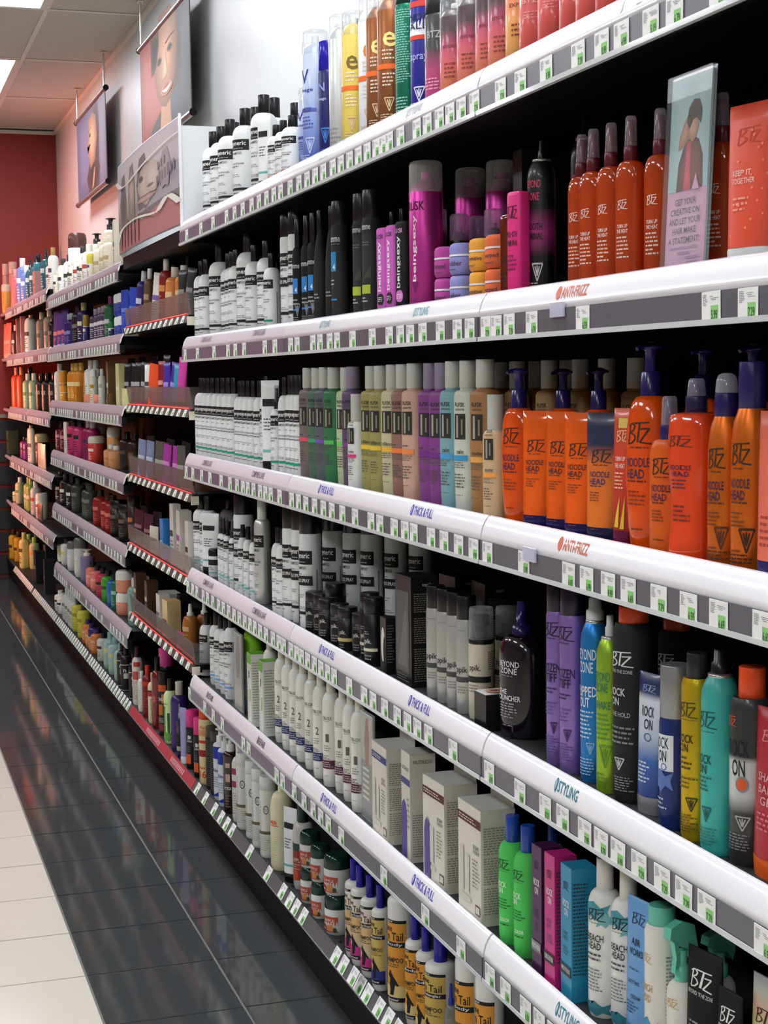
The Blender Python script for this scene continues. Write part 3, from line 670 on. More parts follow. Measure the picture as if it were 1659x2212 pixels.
('can','rocknavy',0.974,1.797,0.800,0.0209,0.212,1.0,8,'spray_can','spray can','navy can with silver cap, fourth shelf',0),
('can','rockyel',0.974,1.741,0.800,0.0196,0.236,1.0,10,'spray_can','spray can','yellow dry-shampoo can with black cap',0),
('nozcan','rockteal',0.972,1.682,0.800,0.0230,0.250,1.0,10,'spray_can','spray can','turquoise can with black nozzle cap',0),
('can','rockgrey',0.986,1.633,0.800,0.0263,0.236,1.0,12,'spray_can','spray can','charcoal and white can with orange cap, right edge',0),
('tube','redtube',0.984,1.569,0.800,0.0389,0.195,0.6,6,'tube','tube','red tube on orange cap at the right edge',0),
('gen','gen_d',0.983,4.827,0.469,0.0223,0.194,1.0,30,'bottle','bottle','square-shouldered white bottle with black cap, fifth shelf',0),
('gen','gen_b',0.985,4.668,0.469,0.0220,0.220,1.0,36,'bottle','bottle','white bottle with blue stripe, fifth shelf, first from left',1),
('gen','gen_b',0.983,4.594,0.469,0.0220,0.222,1.0,36,'bottle','bottle','white bottle with blue stripe, fifth shelf, second from left',1),
('gen','gen_b',0.981,4.512,0.469,0.0220,0.228,1.0,36,'bottle','bottle','white bottle with blue stripe, fifth shelf, third from left',1),
('gen','gen_b',0.978,4.432,0.469,0.0220,0.253,1.0,36,'bottle','bottle','white bottle with blue stripe, fifth shelf, fourth from left',1),
('jar2','greenjar',0.994,4.232,0.469,0.0265,0.225,1.0,20,'jar','jar','tall white jar with lime lid, fifth shelf',0),
('box','greenbox',0.962,4.062,0.469,0.0227,0.193,0.9,20,'box','box','white carton with green top, fifth shelf, first from left',1),
('box','greenbox',0.964,3.940,0.469,0.0227,0.193,0.9,20,'box','box','white carton with green top, fifth shelf, second from left',1),
('tri','tri_n',0.984,3.993,0.469,0.0205,0.259,1.0,34,'bottle','bottle','tall white salon bottle with navy panel, fifth shelf, first from left',1),
('tri','tri_n',0.979,3.852,0.469,0.0205,0.259,1.0,34,'bottle','bottle','tall white salon bottle with navy panel, fifth shelf, second from left',1),
('tri','tri_n',0.975,3.766,0.469,0.0205,0.259,1.0,34,'bottle','bottle','tall white salon bottle with navy panel, fifth shelf, third from left',1),
('tri','tri_n',0.976,3.699,0.469,0.0205,0.259,1.0,34,'bottle','bottle','tall white salon bottle with navy panel, fifth shelf, fourth from left',1),
('tri','tri_n',0.976,3.634,0.469,0.0205,0.259,1.0,34,'bottle','bottle','tall white salon bottle with navy panel, fifth shelf, fifth from left',1),
('tri','tri_n',0.976,3.555,0.469,0.0205,0.259,1.0,34,'bottle','bottle','tall white salon bottle with navy panel, fifth shelf, sixth from left',1),
('tri','tri_n',0.972,3.467,0.469,0.0205,0.259,1.0,34,'bottle','bottle','tall white salon bottle with navy panel, fifth shelf, seventh from left',1),
('tri','tri_m',0.973,3.389,0.469,0.0215,0.259,1.0,34,'bottle','bottle','tall white salon bottle with maroon panel, fifth shelf, first from left',1),
('tri','tri_m',0.982,3.323,0.469,0.0215,0.259,1.0,34,'bottle','bottle','tall white salon bottle with maroon panel, fifth shelf, second from left',1),
('tri','tri_m',0.979,3.251,0.469,0.0215,0.259,1.0,34,'bottle','bottle','tall white salon bottle with maroon panel, fifth shelf, third from left',1),
('tri','tri_m',0.971,3.164,0.469,0.0215,0.259,1.0,34,'bottle','bottle','tall white salon bottle with maroon panel, fifth shelf, fourth from left',1),
('box','nutri_b',0.973,2.948,0.469,0.0493,0.190,0.62,20,'box','box','white boxed kit with blue band, fifth shelf',0),
('box','nutri_s',0.974,2.804,0.469,0.0275,0.207,0.9,20,'box','box','slim white box with purple arch panel',0),
('box','nutri_m',0.974,2.633,0.469,0.0515,0.195,0.62,20,'box','box','white boxed kit with maroon band and purple arch',0),
('box','nutri_m2',0.973,2.454,0.469,0.0500,0.196,0.62,20,'box','box','white boxed kit with maroon band nearest the green bottles',0),
('gen2','lgreen',0.969,2.328,0.469,0.0226,0.208,1.0,16,'bottle','bottle','bright green bottle with blue cap, fifth shelf, first from left',1),
('gen2','lgreen',0.969,2.266,0.469,0.0230,0.207,1.0,16,'bottle','bottle','bright green bottle with blue cap, fifth shelf, second from left',1),
('gen2','lgreen',1.052,2.355,0.469,0.0184,0.183,1.0,16,'bottle','bottle','green bottle with blue cap behind the dark purple carton',0),
('box','c_purp',0.964,2.183,0.469,0.0165,0.200,1.0,20,'box','box','dark purple slim carton, fifth shelf',0),
('box','c_mag',0.963,2.130,0.469,0.0182,0.202,1.0,20,'box','box','magenta slim carton, fifth shelf',0),
('box','c_blue',0.969,2.079,0.469,0.0197,0.199,1.0,20,'box','box','turquoise blue slim carton, fifth shelf',0),
('gen2','beach',0.979,2.012,0.469,0.0242,0.229,1.0,20,'bottle','bottle','white bottle with teal splash pattern, fifth shelf, first from left',1),
('gen2','beach',0.992,1.965,0.469,0.0243,0.228,1.0,20,'bottle','bottle','white bottle with teal splash pattern, fifth shelf, second from left',1),
('tube','airtube',0.984,1.913,0.469,0.0284,0.198,0.55,10,'tube','tube','light blue tube, fifth shelf',0),
('can','beachcan',0.988,1.859,0.469,0.0227,0.207,1.0,14,'spray_can','spray can','white can with mint cap and blue waves',0),
('trigger','beachtrig',0.992,1.810,0.469,0.0216,0.202,0.85,16,'bottle','bottle','white bottle with mint trigger sprayer',0),
('trigger','beachtrig',1.078,1.863,0.469,0.0235,0.162,0.8,16,'bottle','bottle','mint trigger sprayer in the shadow behind black tube',0),
('tube','blacktube',0.994,1.753,0.469,0.0330,0.179,0.6,8,'tube','tube','large black tube with white scrawled lettering',0),
('tube','blacktube',0.995,1.692,0.469,0.0240,0.149,0.6,8,'tube','tube','small black tube with white scrawl before the large one',0),
('tube','iris',1.017,1.637,0.469,0.0322,0.181,0.6,8,'tube','tube','silver iridescent tube at the bottom right corner',0),
('gen','b_n',0.967,6.442,0.140,0.0240,0.180,1.0,36,'bottle','bottle','black bottle with white panel at bottom shelf, red strip end, first from left',1),
('gen','b_n',0.966,6.338,0.140,0.0240,0.180,1.0,36,'bottle','bottle','black bottle with white panel at bottom shelf, red strip end, second from left',1),
('gen','b_n',0.970,6.157,0.140,0.0240,0.180,1.0,36,'bottle','bottle','black bottle with white panel at bottom shelf, red strip end, third from left',1),
('gen','b_wr',0.965,6.054,0.140,0.0211,0.227,1.0,36,'bottle','bottle','cream bottle with red logo and maroon cap, bottom shelf',0),
('gen','b_w',0.959,5.922,0.140,0.0160,0.153,1.0,36,'bottle','bottle','slim plain white bottle, bottom shelf',0),
('gen','b_red',0.963,5.812,0.140,0.0210,0.193,1.0,36,'bottle','bottle','red bottle with orange cap, bottom shelf',0),
('gen','b_cream',0.965,5.707,0.140,0.0200,0.184,1.0,30,'bottle','bottle','cream bottle with red label and vertical text, bottom shelf',0),
('gen','b_dred',0.965,5.610,0.140,0.0220,0.258,1.0,30,'bottle','bottle','glossy dark red bottle with long black cap',0),
('can','b_dark',0.964,5.473,0.140,0.0210,0.230,1.0,30,'spray_can','spray can','dark can with orange panels, bottom shelf',0),
('can','b_pinkcan',1.049,5.903,0.140,0.0295,0.238,1.0,30,'spray_can','spray can','big black can with pink top in the tray shadow',0),
('gen','b_lime',0.966,5.364,0.140,0.0240,0.223,1.0,30,'bottle','bottle','lime bottle with green bamboo print',0),
('gen','b_purp',0.973,5.237,0.140,0.0300,0.235,1.0,30,'bottle','bottle','round-shouldered purple bottle with pearl cap',0),
('mist2','b_smist',0.953,5.134,0.140,0.0109,0.180,1.0,30,'bottle','bottle','small purple spray with silver nozzle',0),
('tube','b_lav',0.950,5.053,0.140,0.0146,0.183,0.5,30,'tube','tube','thin lavender tube on white cap',0),
('can','b_pinkcap',0.966,4.977,0.140,0.0230,0.190,1.0,28,'spray_can','spray can','black can with hot pink cap, bottom shelf, first from left',1),
('can','b_pinkcap',0.967,4.858,0.140,0.0230,0.190,1.0,28,'spray_can','spray can','black can with hot pink cap, bottom shelf, second from left',1),
('can','b_crm',0.971,4.775,0.140,0.0260,0.230,1.0,30,'spray_can','spray can','cream can with red bands and orange cap',0),
('can','b_blk',0.973,4.704,0.140,0.0220,0.193,1.0,30,'bottle','bottle','charcoal grey bottle with rows of fine print, first from left',1),
('can','b_blk',0.972,4.632,0.140,0.0220,0.193,1.0,30,'bottle','bottle','charcoal grey bottle with rows of fine print, second from left',1),
('pump2','b_bw',0.971,4.578,0.140,0.0230,0.214,1.0,30,'bottle','bottle','blue and white bottle with white pump, first from left',1),
('pump2','b_bw',0.969,4.502,0.140,0.0230,0.214,1.0,30,'bottle','bottle','blue and white bottle with white pump, second from left',1),
('pump2','b_ritz',0.966,4.418,0.140,0.0230,0.225,1.0,30,'bottle','bottle','glossy dark brown bottle with pink labels',0),
('gen','b_wm',0.969,4.326,0.140,0.0210,0.226,1.0,30,'bottle','bottle','white bottle with magenta blocks, bottom shelf',0),
('can','b_inf',0.967,4.250,0.140,0.0240,0.213,1.0,38,'bottle','bottle','white bottle with brown band and round emblem, first from left',1),
('can','b_inf',0.970,4.153,0.140,0.0240,0.213,1.0,38,'bottle','bottle','white bottle with brown band and round emblem, second from left',1),
('can','b_inf',0.967,4.066,0.140,0.0240,0.213,1.0,38,'bottle','bottle','white bottle with brown band and round emblem, third from left',1),
('can','b_inf',0.966,3.972,0.140,0.0240,0.213,1.0,38,'bottle','bottle','white bottle with brown band and round emblem, fourth from left',1),
('domebot','b_yel',0.973,3.859,0.140,0.0305,0.214,1.0,34,'bottle','bottle','large pale yellow dome-shouldered bottle',0),
('tube','gen_tube',0.966,3.746,0.140,0.0241,0.186,0.6,30,'tube','tube','plain white tube on black cap, bottom shelf',0),
('gen2','b_apple',0.983,3.689,0.140,0.0258,0.206,1.0,34,'bottle','bottle','pearl grey bottle with apple picture and green cap',0),
('jar3','b_jar',0.972,3.585,0.140,0.0246,0.085,1.0,30,'jar','jar','lower white jar with dark green lid, far stack',0),
('jar3','b_jar',0.972,3.585,0.226,0.0246,0.085,1.0,30,'jar','jar','upper white jar with dark green lid, far stack',0),
('jar3','b_jar',0.965,3.472,0.140,0.0230,0.085,1.0,30,'jar','jar','lower white jar with dark green lid, middle stack',0),
('jar3','b_jar',0.965,3.472,0.226,0.0230,0.085,1.0,30,'jar','jar','upper white jar with dark green lid, middle stack',0),
('jar3','b_jar',0.973,3.359,0.140,0.0310,0.090,1.0,30,'jar','jar','lower white jar with dark green lid, near stack',0),
('jar3','b_jar',0.973,3.359,0.231,0.0310,0.090,1.0,30,'jar','jar','upper white jar with dark green lid, near stack',0),
('gen3','mane_p',0.966,3.206,0.140,0.0210,0.213,1.0,30,'bottle','bottle','white bottle with pink and gold horse label, first from left',1),
('gen3','mane_p',0.964,3.156,0.140,0.0210,0.213,1.0,30,'bottle','bottle','white bottle with pink and gold horse label, second from left',1),
('gen3','mane_p',0.964,3.086,0.140,0.0210,0.213,1.0,30,'bottle','bottle','white bottle with pink and gold horse label, third from left',1),
('gen3','mane_b',0.961,3.008,0.140,0.0189,0.216,1.0,30,'bottle','bottle','white bottle with gold and blue horse label',0),
('gen3b','mane_y',0.969,2.903,0.140,0.0262,0.258,1.0,30,'bottle','bottle','large white bottle with orange horse label',0),
('gen3','mane_y',0.969,2.816,0.140,0.0204,0.214,1.0,30,'bottle','bottle','smaller white bottle with orange horse label, blue cap, first from left',1),
('gen3','mane_y',0.968,2.751,0.140,0.0204,0.214,1.0,30,'bottle','bottle','smaller white bottle with orange horse label, blue cap, second from left',1),
('gen3','mane_g',0.972,2.684,0.140,0.0293,0.218,1.0,24,'bottle','bottle','white detangler bottle with gold label and clear-tipped blue cap',0),
('mist2','mane_s',0.961,2.600,0.140,0.0127,0.159,1.0,24,'bottle','bottle','small clear spray bottle with blue nozzle, bottom edge',0),
('gen3b','mane_y',0.980,2.558,0.140,0.0248,0.258,1.0,24,'bottle','bottle','big white horse-label bottle at the bottom edge, first from left',1),
('gen3b','mane_y',0.981,2.463,0.140,0.0248,0.258,1.0,24,'bottle','bottle','big white horse-label bottle at the bottom edge, second from left',1),
('jar2',('plain', '#f4f2ee', '#5a3530', None),0.995,7.719,1.816,0.0444,0.268,1.0,20,'jar','jar','big white tub with brown lid on the far top shelf',0),
('gen',('plain', '#f2f1ea', '#4a4240', '#3c3836'),0.981,8.173,1.816,0.0300,0.183,1.0,20,'bottle','bottle','white bottle with dark cap, far top shelf, first from left',1),
('gen',('plain', '#f2f1ea', '#4a4240', '#3c3836'),0.981,7.921,1.816,0.0300,0.183,1.0,20,'bottle','bottle','white bottle with dark cap, far top shelf, second from left',1),
('gen',('plain', '#f2f1ea', '#4a4240', '#3c3836'),0.981,7.417,1.816,0.0300,0.183,1.0,20,'bottle','bottle','white bottle with dark cap, far top shelf, fourth from left',1),
('gen',('plain', '#f2f1ea', '#4a4240', '#3c3836'),0.984,7.801,1.816,0.0300,0.183,1.0,20,'bottle','bottle','white bottle with dark cap, far top shelf, third from left',1),
('gen',('plain', '#f2f1ea', '#f4f0e6', '#b8503c'),0.985,7.559,1.816,0.0340,0.176,1.0,20,'bottle','bottle','white bottle with coloured cap stripe, far top shelf, first from left',1),
('gen',('plain', '#f2f1ea', '#f4f0e6', '#b8503c'),0.985,7.234,1.816,0.0340,0.176,1.0,20,'bottle','bottle','white bottle with coloured cap stripe, far top shelf, second from left',1),
('gen',('plain', '#e9dfc6', '#ece2cc', '#b9a27c'),0.991,6.908,1.816,0.0340,0.159,1.0,20,'bottle','bottle','tall cream bottle before the header panel, far top shelf, first from left',1),
('gen',('plain', '#e9dfc6', '#ece2cc', '#b9a27c'),0.985,6.689,1.816,0.0340,0.159,1.0,20,'bottle','bottle','tall cream bottle before the header panel, far top shelf, second from left',1),
('gen',('plain', '#e9dfc6', '#ece2cc', '#b9a27c'),0.985,6.584,1.816,0.0340,0.159,1.0,20,'bottle','bottle','tall cream bottle before the header panel, far top shelf, third from left',1),
('pump2',('plain', '#e9dfc6', '#2a2320', None),1.064,7.550,1.816,0.0330,0.255,1.0,20,'bottle','bottle','cream pump bottle with dark pump, far top shelf, first from left',1),
('pump2',('plain', '#e9dfc6', '#2a2320', None),1.024,6.840,1.816,0.0330,0.255,1.0,20,'bottle','bottle','cream pump bottle with dark pump, far top shelf, third from left',1),
('pump2',('plain', '#e9dfc6', '#2a2320', None),1.084,7.092,1.816,0.0330,0.255,1.0,20,'bottle','bottle','cream pump bottle with dark pump, far top shelf, second from left',1),
('box',('plain', '#d9cfba', None, '#4a423a'),0.967,6.297,1.816,0.0197,0.187,0.8,20,'box','box','pale carton touching the header panel, far top shelf',0),
('gen',('plain', '#efe8d6', '#e8e0cc', '#4a423a'),0.965,8.309,1.816,0.0220,0.134,1.0,20,'bottle','bottle','small cream bottle low in front, far top shelf, first from left',1),
('gen',('plain', '#efe8d6', '#e8e0cc', '#4a423a'),0.965,7.654,1.816,0.0220,0.134,1.0,20,'bottle','bottle','small cream bottle low in front, far top shelf, second from left',1),
('gen',('plain', '#efe8d6', '#e8e0cc', '#4a423a'),0.967,7.298,1.816,0.0220,0.134,1.0,20,'bottle','bottle','small cream bottle low in front, far top shelf, third from left',1),
('jar',('plain', '#e8dfc8', '#d8c84a', '#5a4a9a'),0.958,7.011,1.816,0.0157,0.118,1.0,20,'jar','jar','pale jar with yellow label, far top shelf',0),
('gen',('plain', '#1c181c', '#2a2428', '#777070'),0.979,8.677,1.548,0.0280,0.190,1.0,20,'bottle','bottle','dark bottle with silver details, far second shelf, first from left',1),
('gen',('plain', '#1c181c', '#2a2428', '#777070'),0.982,7.674,1.548,0.0280,0.190,1.0,20,'bottle','bottle','dark bottle with silver details, far second shelf, second from left',1),
('gen',('plain', '#1c181c', '#2a2428', '#777070'),0.979,7.598,1.548,0.0280,0.190,1.0,20,'bottle','bottle','dark bottle with silver details, far second shelf, third from left',1),
('tube',('plain', '#4a3a86', '#c9c4d8', '#e07a78'),0.971,8.428,1.548,0.0340,0.197,0.6,20,'tube','tube','purple tube with pink streaks, far second shelf, first from left',1),
('tube',('plain', '#4a3a86', '#c9c4d8', '#e07a78'),0.971,8.246,1.548,0.0340,0.197,0.6,20,'tube','tube','purple tube with pink streaks, far second shelf, second from left',1),
('tube',('plain', '#4a3a86', '#c9c4d8', '#e07a78'),0.971,8.073,1.548,0.0340,0.197,0.6,20,'tube','tube','purple tube with pink streaks, far second shelf, third from left',1),
('gen',('plain', '#32246e', '#b8b8c4', '#8a80c0'),0.981,7.969,1.548,0.0300,0.166,1.0,20,'bottle','bottle','violet bottle with silver cap, far second shelf, first from left',1),
('gen',('plain', '#32246e', '#b8b8c4', '#8a80c0'),0.981,7.873,1.548,0.0300,0.166,1.0,20,'bottle','bottle','violet bottle with silver cap, far second shelf, second from left',1),
('gen',('plain', '#3a2a5e', '#c8b880', '#e8dcc0'),0.983,7.452,1.548,0.0320,0.197,1.0,20,'bottle','bottle','cream-necked purple bottle with gold cap, far second shelf',0),
('jar',('plain', '#3a2a6a', '#a8893a', '#e0d8c0'),0.967,7.265,1.548,0.0156,0.132,1.0,20,'jar','jar','gold and purple jar, far second shelf',0),
('box',('plain', '#3a2f50', None, '#a8893a'),1.033,7.699,1.548,0.0309,0.197,0.7,20,'box','box','gold-topped tall box, far second shelf',0),
('gen',('plain', '#4e3f56', '#9a90a4', '#d8d0d8'),0.981,7.033,1.548,0.0300,0.149,1.0,20,'bottle','bottle','plum bottle with fine white lines, far second shelf, first from left',1),
('gen',('plain', '#4e3f56', '#9a90a4', '#d8d0d8'),0.981,6.903,1.548,0.0300,0.149,1.0,20,'bottle','bottle','plum bottle with fine white lines, far second shelf, second from left',1),
('gen',('plain', '#4e3f56', '#9a90a4', '#d8d0d8'),0.981,6.798,1.548,0.0300,0.149,1.0,20,'bottle','bottle','plum bottle with fine white lines, far second shelf, third from left',1),
('gen',('plain', '#4e3f56', '#9a90a4', '#d8d0d8'),0.981,6.723,1.548,0.0300,0.149,1.0,20,'bottle','bottle','plum bottle with fine white lines, far second shelf, fourth from left',1),
('gen',('plain', '#1f6a3a', '#7a2f6a', '#c8c8c8'),0.981,6.589,1.548,0.0300,0.181,1.0,20,'bottle','bottle','deep green bottle, far second shelf',0),
('jar',('plain', '#2a2a60', '#2a7a40', '#d8d8dc'),0.966,6.493,1.548,0.0147,0.075,1.0,20,'jar','jar','green-lidded jar on the far second shelf',0),
('jar',('plain', '#c8c8cc', '#2a6a38', None),1.060,7.010,1.548,0.0289,0.197,1.0,20,'jar','jar','green-topped silver tub at back, far second shelf',0),
('jar',('plain', '#2a3cae', '#e6e8ea', None),0.983,6.330,1.548,0.0320,0.087,1.0,20,'jar','jar','lower cobalt blue jar with white lid, far second shelf, first from left',1),
('jar',('plain', '#2a3cae', '#e6e8ea', None),0.983,6.249,1.548,0.0320,0.087,1.0,20,'jar','jar','lower cobalt blue jar with white lid, far second shelf, second from left',1),
('jar',('plain', '#2a3cae', '#e6e8ea', None),0.983,6.130,1.548,0.0320,0.087,1.0,20,'jar','jar','lower cobalt blue jar with white lid, far second shelf, third from left',1),
('jar',('plain', '#2a3cae', '#e6e8ea', None),0.983,6.330,1.636,0.0320,0.087,1.0,20,'jar','jar','upper cobalt blue jar with white lid, far second shelf, first from left',1),
('jar',('plain', '#2a3cae', '#e6e8ea', None),0.983,6.249,1.636,0.0320,0.087,1.0,20,'jar','jar','upper cobalt blue jar with white lid, far second shelf, second from left',1),
('jar',('plain', '#2a3cae', '#e6e8ea', None),0.983,6.130,1.636,0.0320,0.087,1.0,20,'jar','jar','upper cobalt blue jar with white lid, far second shelf, third from left',1),
('gen',('plain', '#f0eee4', '#e8e6dc', None),0.983,8.453,1.276,0.0320,0.201,1.0,20,'bottle','bottle','pearl white bottle at the orange group, far third shelf, first from left',1),
('gen',('plain', '#f0eee4', '#e8e6dc', None),0.983,7.260,1.276,0.0320,0.201,1.0,20,'bottle','bottle','pearl white bottle at the orange group, far third shelf, second from left',1),
('gen',('plain', '#f0eee4', '#e8e6dc', None),0.989,7.141,1.276,0.0320,0.201,1.0,20,'bottle','bottle','pearl white bottle at the orange group, far third shelf, third from left',1),
('jar',('plain', '#e8922a', '#f0a030', '#f4d080'),0.975,8.239,1.276,0.0240,0.164,1.0,20,'jar','jar','golden orange jar, far third shelf, first from left',1),
('jar',('plain', '#e8922a', '#f0a030', '#f4d080'),0.968,8.147,1.276,0.0251,0.086,1.0,20,'jar','jar','golden orange jar, far third shelf, second from left',1),
('gen',('plain', '#e8922a', '#f4c060', '#f8e0a0'),0.985,7.898,1.276,0.0340,0.196,1.0,20,'bottle','bottle','golden orange bottle, far third shelf, first from left',1),
('gen',('plain', '#e8922a', '#f4c060', '#f8e0a0'),0.985,7.762,1.276,0.0340,0.196,1.0,20,'bottle','bottle','golden orange bottle, far third shelf, second from left',1),
('gen',('plain', '#e8922a', '#f4c060', '#f8e0a0'),0.991,7.639,1.276,0.0340,0.196,1.0,20,'bottle','bottle','golden orange bottle, far third shelf, third from left',1),
('box',('plain', '#e08a28', None, '#f4d080'),0.962,7.322,1.276,0.0118,0.142,0.7,20,'box','box','golden orange carton, far third shelf, second from left',1),
('box',('plain', '#e08a28', None, '#f4d080'),0.969,7.581,1.276,0.0255,0.083,0.7,20,'box','box','golden orange carton, far third shelf, first from left',1),
('gen',('plain', '#f0ede0', '#f2f0ea', '#c8942e'),0.971,7.082,1.276,0.0204,0.157,1.0,30,'bottle','bottle','white bottle with gold label, far third shelf',0),
('gen',('plain', '#e4e4da', '#e8e8e0', '#b8b8ae'),0.968,6.824,1.276,0.0174,0.159,1.0,30,'bottle','bottle','lace-patterned white bottle, far third shelf',0),
('box',('plain', '#8a6a42', None, '#e8e0d0'),0.999,6.763,1.276,0.0260,0.188,0.7,20,'box','box','brown jar box behind, far third shelf, first from left',1),
('box',('plain', '#8a6a42', None, '#e8e0d0'),0.961,6.579,1.276,0.0148,0.055,0.7,20,'box','box','brown jar box behind, far third shelf, second from left',1),
('box',('plain', '#dfe2a0', None, '#f4f0d0'),0.969,6.286,1.276,0.0358,0.174,0.5,20,'box','box','pale yellow patterned carton at the tray joint, first from left',1),
('box',('plain', '#dfe2a0', None, '#f4f0d0'),0.960,6.089,1.276,0.0348,0.077,0.5,20,'box','box','pale yellow patterned carton at the tray joint, second from left',1),
('packet',('plain', '#e8927a', None, None),0.949,7.169,1.276,0.0280,0.050,0.12,20,'leaflet','leaflet','coral and grey leaflet leaning on the third rail, first from left',1),
('packet',('plain', '#e8927a', None, None),0.949,6.874,1.276,0.0280,0.050,0.12,20,'leaflet','leaflet','coral and grey leaflet leaning on the third rail, second from left',1),
('gen',('plain', '#5a1c34', '#2a1a20', '#c8909a'),0.983,8.475,1.020,0.0320,0.151,1.0,20,'bottle','bottle','dark crimson bottle, far fourth shelf, first from left',1),
('gen',('plain', '#5a1c34', '#2a1a20', '#c8909a'),0.983,8.269,1.020,0.0320,0.151,1.0,20,'bottle','bottle','dark crimson bottle, far fourth shelf, second from left',1),
('flat',('plain', '#e6dccb', None, None),0.961,8.074,1.020,0.0170,0.163,0.6,20,'bottle','bottle','slim cream paddle bottle, far fourth shelf',0),
('gen',('plain', '#d83a7a', '#1a1518', '#1a1518'),0.987,7.963,1.020,0.0360,0.179,1.0,20,'bottle','bottle','bright pink bottle with black cap, far fourth shelf, first from left',1),
('gen',('plain', '#d83a7a', '#1a1518', '#1a1518'),0.987,7.710,1.020,0.0360,0.179,1.0,20,'bottle','bottle','bright pink bottle with black cap, far fourth shelf, second from left',1),
('gen',('plain', '#a01f5a', '#c8c0c0', '#4a2a3a'),0.983,7.393,1.020,0.0320,0.185,1.0,20,'bottle','bottle','magenta bottle with white nozzle cap, far fourth shelf, first from left',1),
('gen',('plain', '#a01f5a', '#c8c0c0', '#4a2a3a'),0.983,7.247,1.020,0.0320,0.185,1.0,20,'bottle','bottle','magenta bottle with white nozzle cap, far fourth shelf, second from left',1),
('jar2',('plain', '#d8433a', '#e4d8c4', '#e8e0d0'),0.980,7.129,1.020,0.0378,0.120,1.0,20,'jar','jar','tall red tub with cream lid, far fourth shelf',0),
('jar2',('plain', '#e05a4a', '#e4d8c4', None),1.038,7.445,1.020,0.0372,0.161,1.0,20,'jar','jar','red and cream tub at the back, far fourth shelf',0),
('jar2',('plain', '#eea864', '#e4dcc8', None),1.023,6.887,1.020,0.0322,0.165,1.0,20,'jar','jar','orange tub with cream lid, far fourth shelf',0),
('gen',('plain', '#e0a070', '#f0ece4', '#d08a5a'),0.987,6.715,1.020,0.0360,0.097,1.0,20,'bottle','bottle','peach clear bottle with white cap, far fourth shelf, first from left',1),
('gen',('plain', '#e0a070', '#f0ece4', '#d08a5a'),0.987,6.582,1.020,0.0360,0.097,1.0,20,'bottle','bottle','peach clear bottle with white cap, far fourth shelf, second from left',1),
('gen',('plain', '#1c1a1c', '#151315', '#e8e4dc'),0.985,8.553,0.743,0.0340,0.165,1.0,20,'bottle','bottle','black bottle with white label block, far fifth shelf, first from left',1),
('gen',('plain', '#1c1a1c', '#151315', '#e8e4dc'),0.985,8.343,0.743,0.0340,0.165,1.0,20,'bottle','bottle','black bottle with white label block, far fifth shelf, second from left',1),
('gen',('plain', '#1c1a1c', '#151315', '#e8e4dc'),0.985,8.073,0.743,0.0340,0.165,1.0,20,'bottle','bottle','black bottle with white label block, far fifth shelf, third from left',1),
('gen',('plain', '#3e423c', '#2e302c', '#767a70'),0.987,7.857,0.743,0.0360,0.172,1.0,20,'bottle','bottle','smoky grey bottle, far fifth shelf, first from left',1),
('gen',('plain', '#3e423c', '#2e302c', '#767a70'),0.987,7.469,0.743,0.0360,0.172,1.0,20,'bottle','bottle','smoky grey bottle, far fifth shelf, second from left',1),
('gen',('plain', '#3e423c', '#2e302c', '#767a70'),0.987,7.393,0.743,0.0360,0.172,1.0,20,'bottle','bottle','smoky grey bottle, far fifth shelf, third from left',1),
('gen',('plain', '#9a1f1a', '#2a1212', '#d8786a'),0.987,7.094,0.743,0.0360,0.160,1.0,20,'bottle','bottle','deep red translucent bottle, far fifth shelf, first from left',1),
('gen',('plain', '#9a1f1a', '#2a1212', '#d8786a'),0.987,6.849,0.743,0.0360,0.160,1.0,20,'bottle','bottle','deep red translucent bottle, far fifth shelf, second from left',1),
('gen',('plain', '#9a1f1a', '#2a1212', '#d8786a'),0.987,6.724,0.743,0.0360,0.160,1.0,20,'bottle','bottle','deep red translucent bottle, far fifth shelf, third from left',1),
('cyl',('plain', '#1f1612', '#140f0d', '#6a5a4a'),0.987,6.575,0.743,0.0360,0.151,1.0,20,'container','container','black brown container by the tray, far fifth shelf, first from left',1),
('cyl',('plain', '#1f1612', '#140f0d', '#6a5a4a'),0.987,6.347,0.743,0.0360,0.151,1.0,20,'container','container','black brown container by the tray, far fifth shelf, second from left',1),
('gen',('plain', '#e6e6de', '#1c1a1c', '#e0d868'),0.983,8.546,0.432,0.0320,0.135,1.0,20,'bottle','bottle','white bottle with yellow label, far sixth shelf, first from left',1),
('gen',('plain', '#e6e6de', '#1c1a1c', '#e0d868'),0.983,8.376,0.432,0.0320,0.135,1.0,20,'bottle','bottle','white bottle with yellow label, far sixth shelf, second from left',1),
('jar2',('plain', '#dcdcd6', '#6a6a64', '#e8e8e4'),0.985,8.105,0.432,0.0340,0.149,1.0,20,'jar','jar','white tub with grey lid, far sixth shelf, first from left',1),
('jar2',('plain', '#dcdcd6', '#6a6a64', '#e8e8e4'),0.985,7.822,0.432,0.0340,0.191,1.0,20,'jar','jar','white tub with grey lid, far sixth shelf, third from left',1),
('jar2',('plain', '#dcdcd6', '#6a6a64', '#e8e8e4'),0.994,7.902,0.432,0.0340,0.056,1.0,20,'jar','jar','white tub with grey lid, far sixth shelf, second from left',1),
('pump2',('plain', '#8a7aa0', '#e8e4da', None),0.985,7.592,0.432,0.0340,0.157,1.0,20,'bottle','bottle','lilac bottle with white pump, far sixth shelf',0),
('gen',('plain', '#e88070', '#1a1614', '#f0b0a0'),0.985,7.397,0.432,0.0340,0.116,1.0,20,'bottle','bottle','salmon bottle with black cap, far sixth shelf, first from left',1),
('gen',('plain', '#e88070', '#1a1614', '#f0b0a0'),0.985,7.249,0.432,0.0340,0.116,1.0,20,'bottle','bottle','salmon bottle with black cap, far sixth shelf, second from left',1),
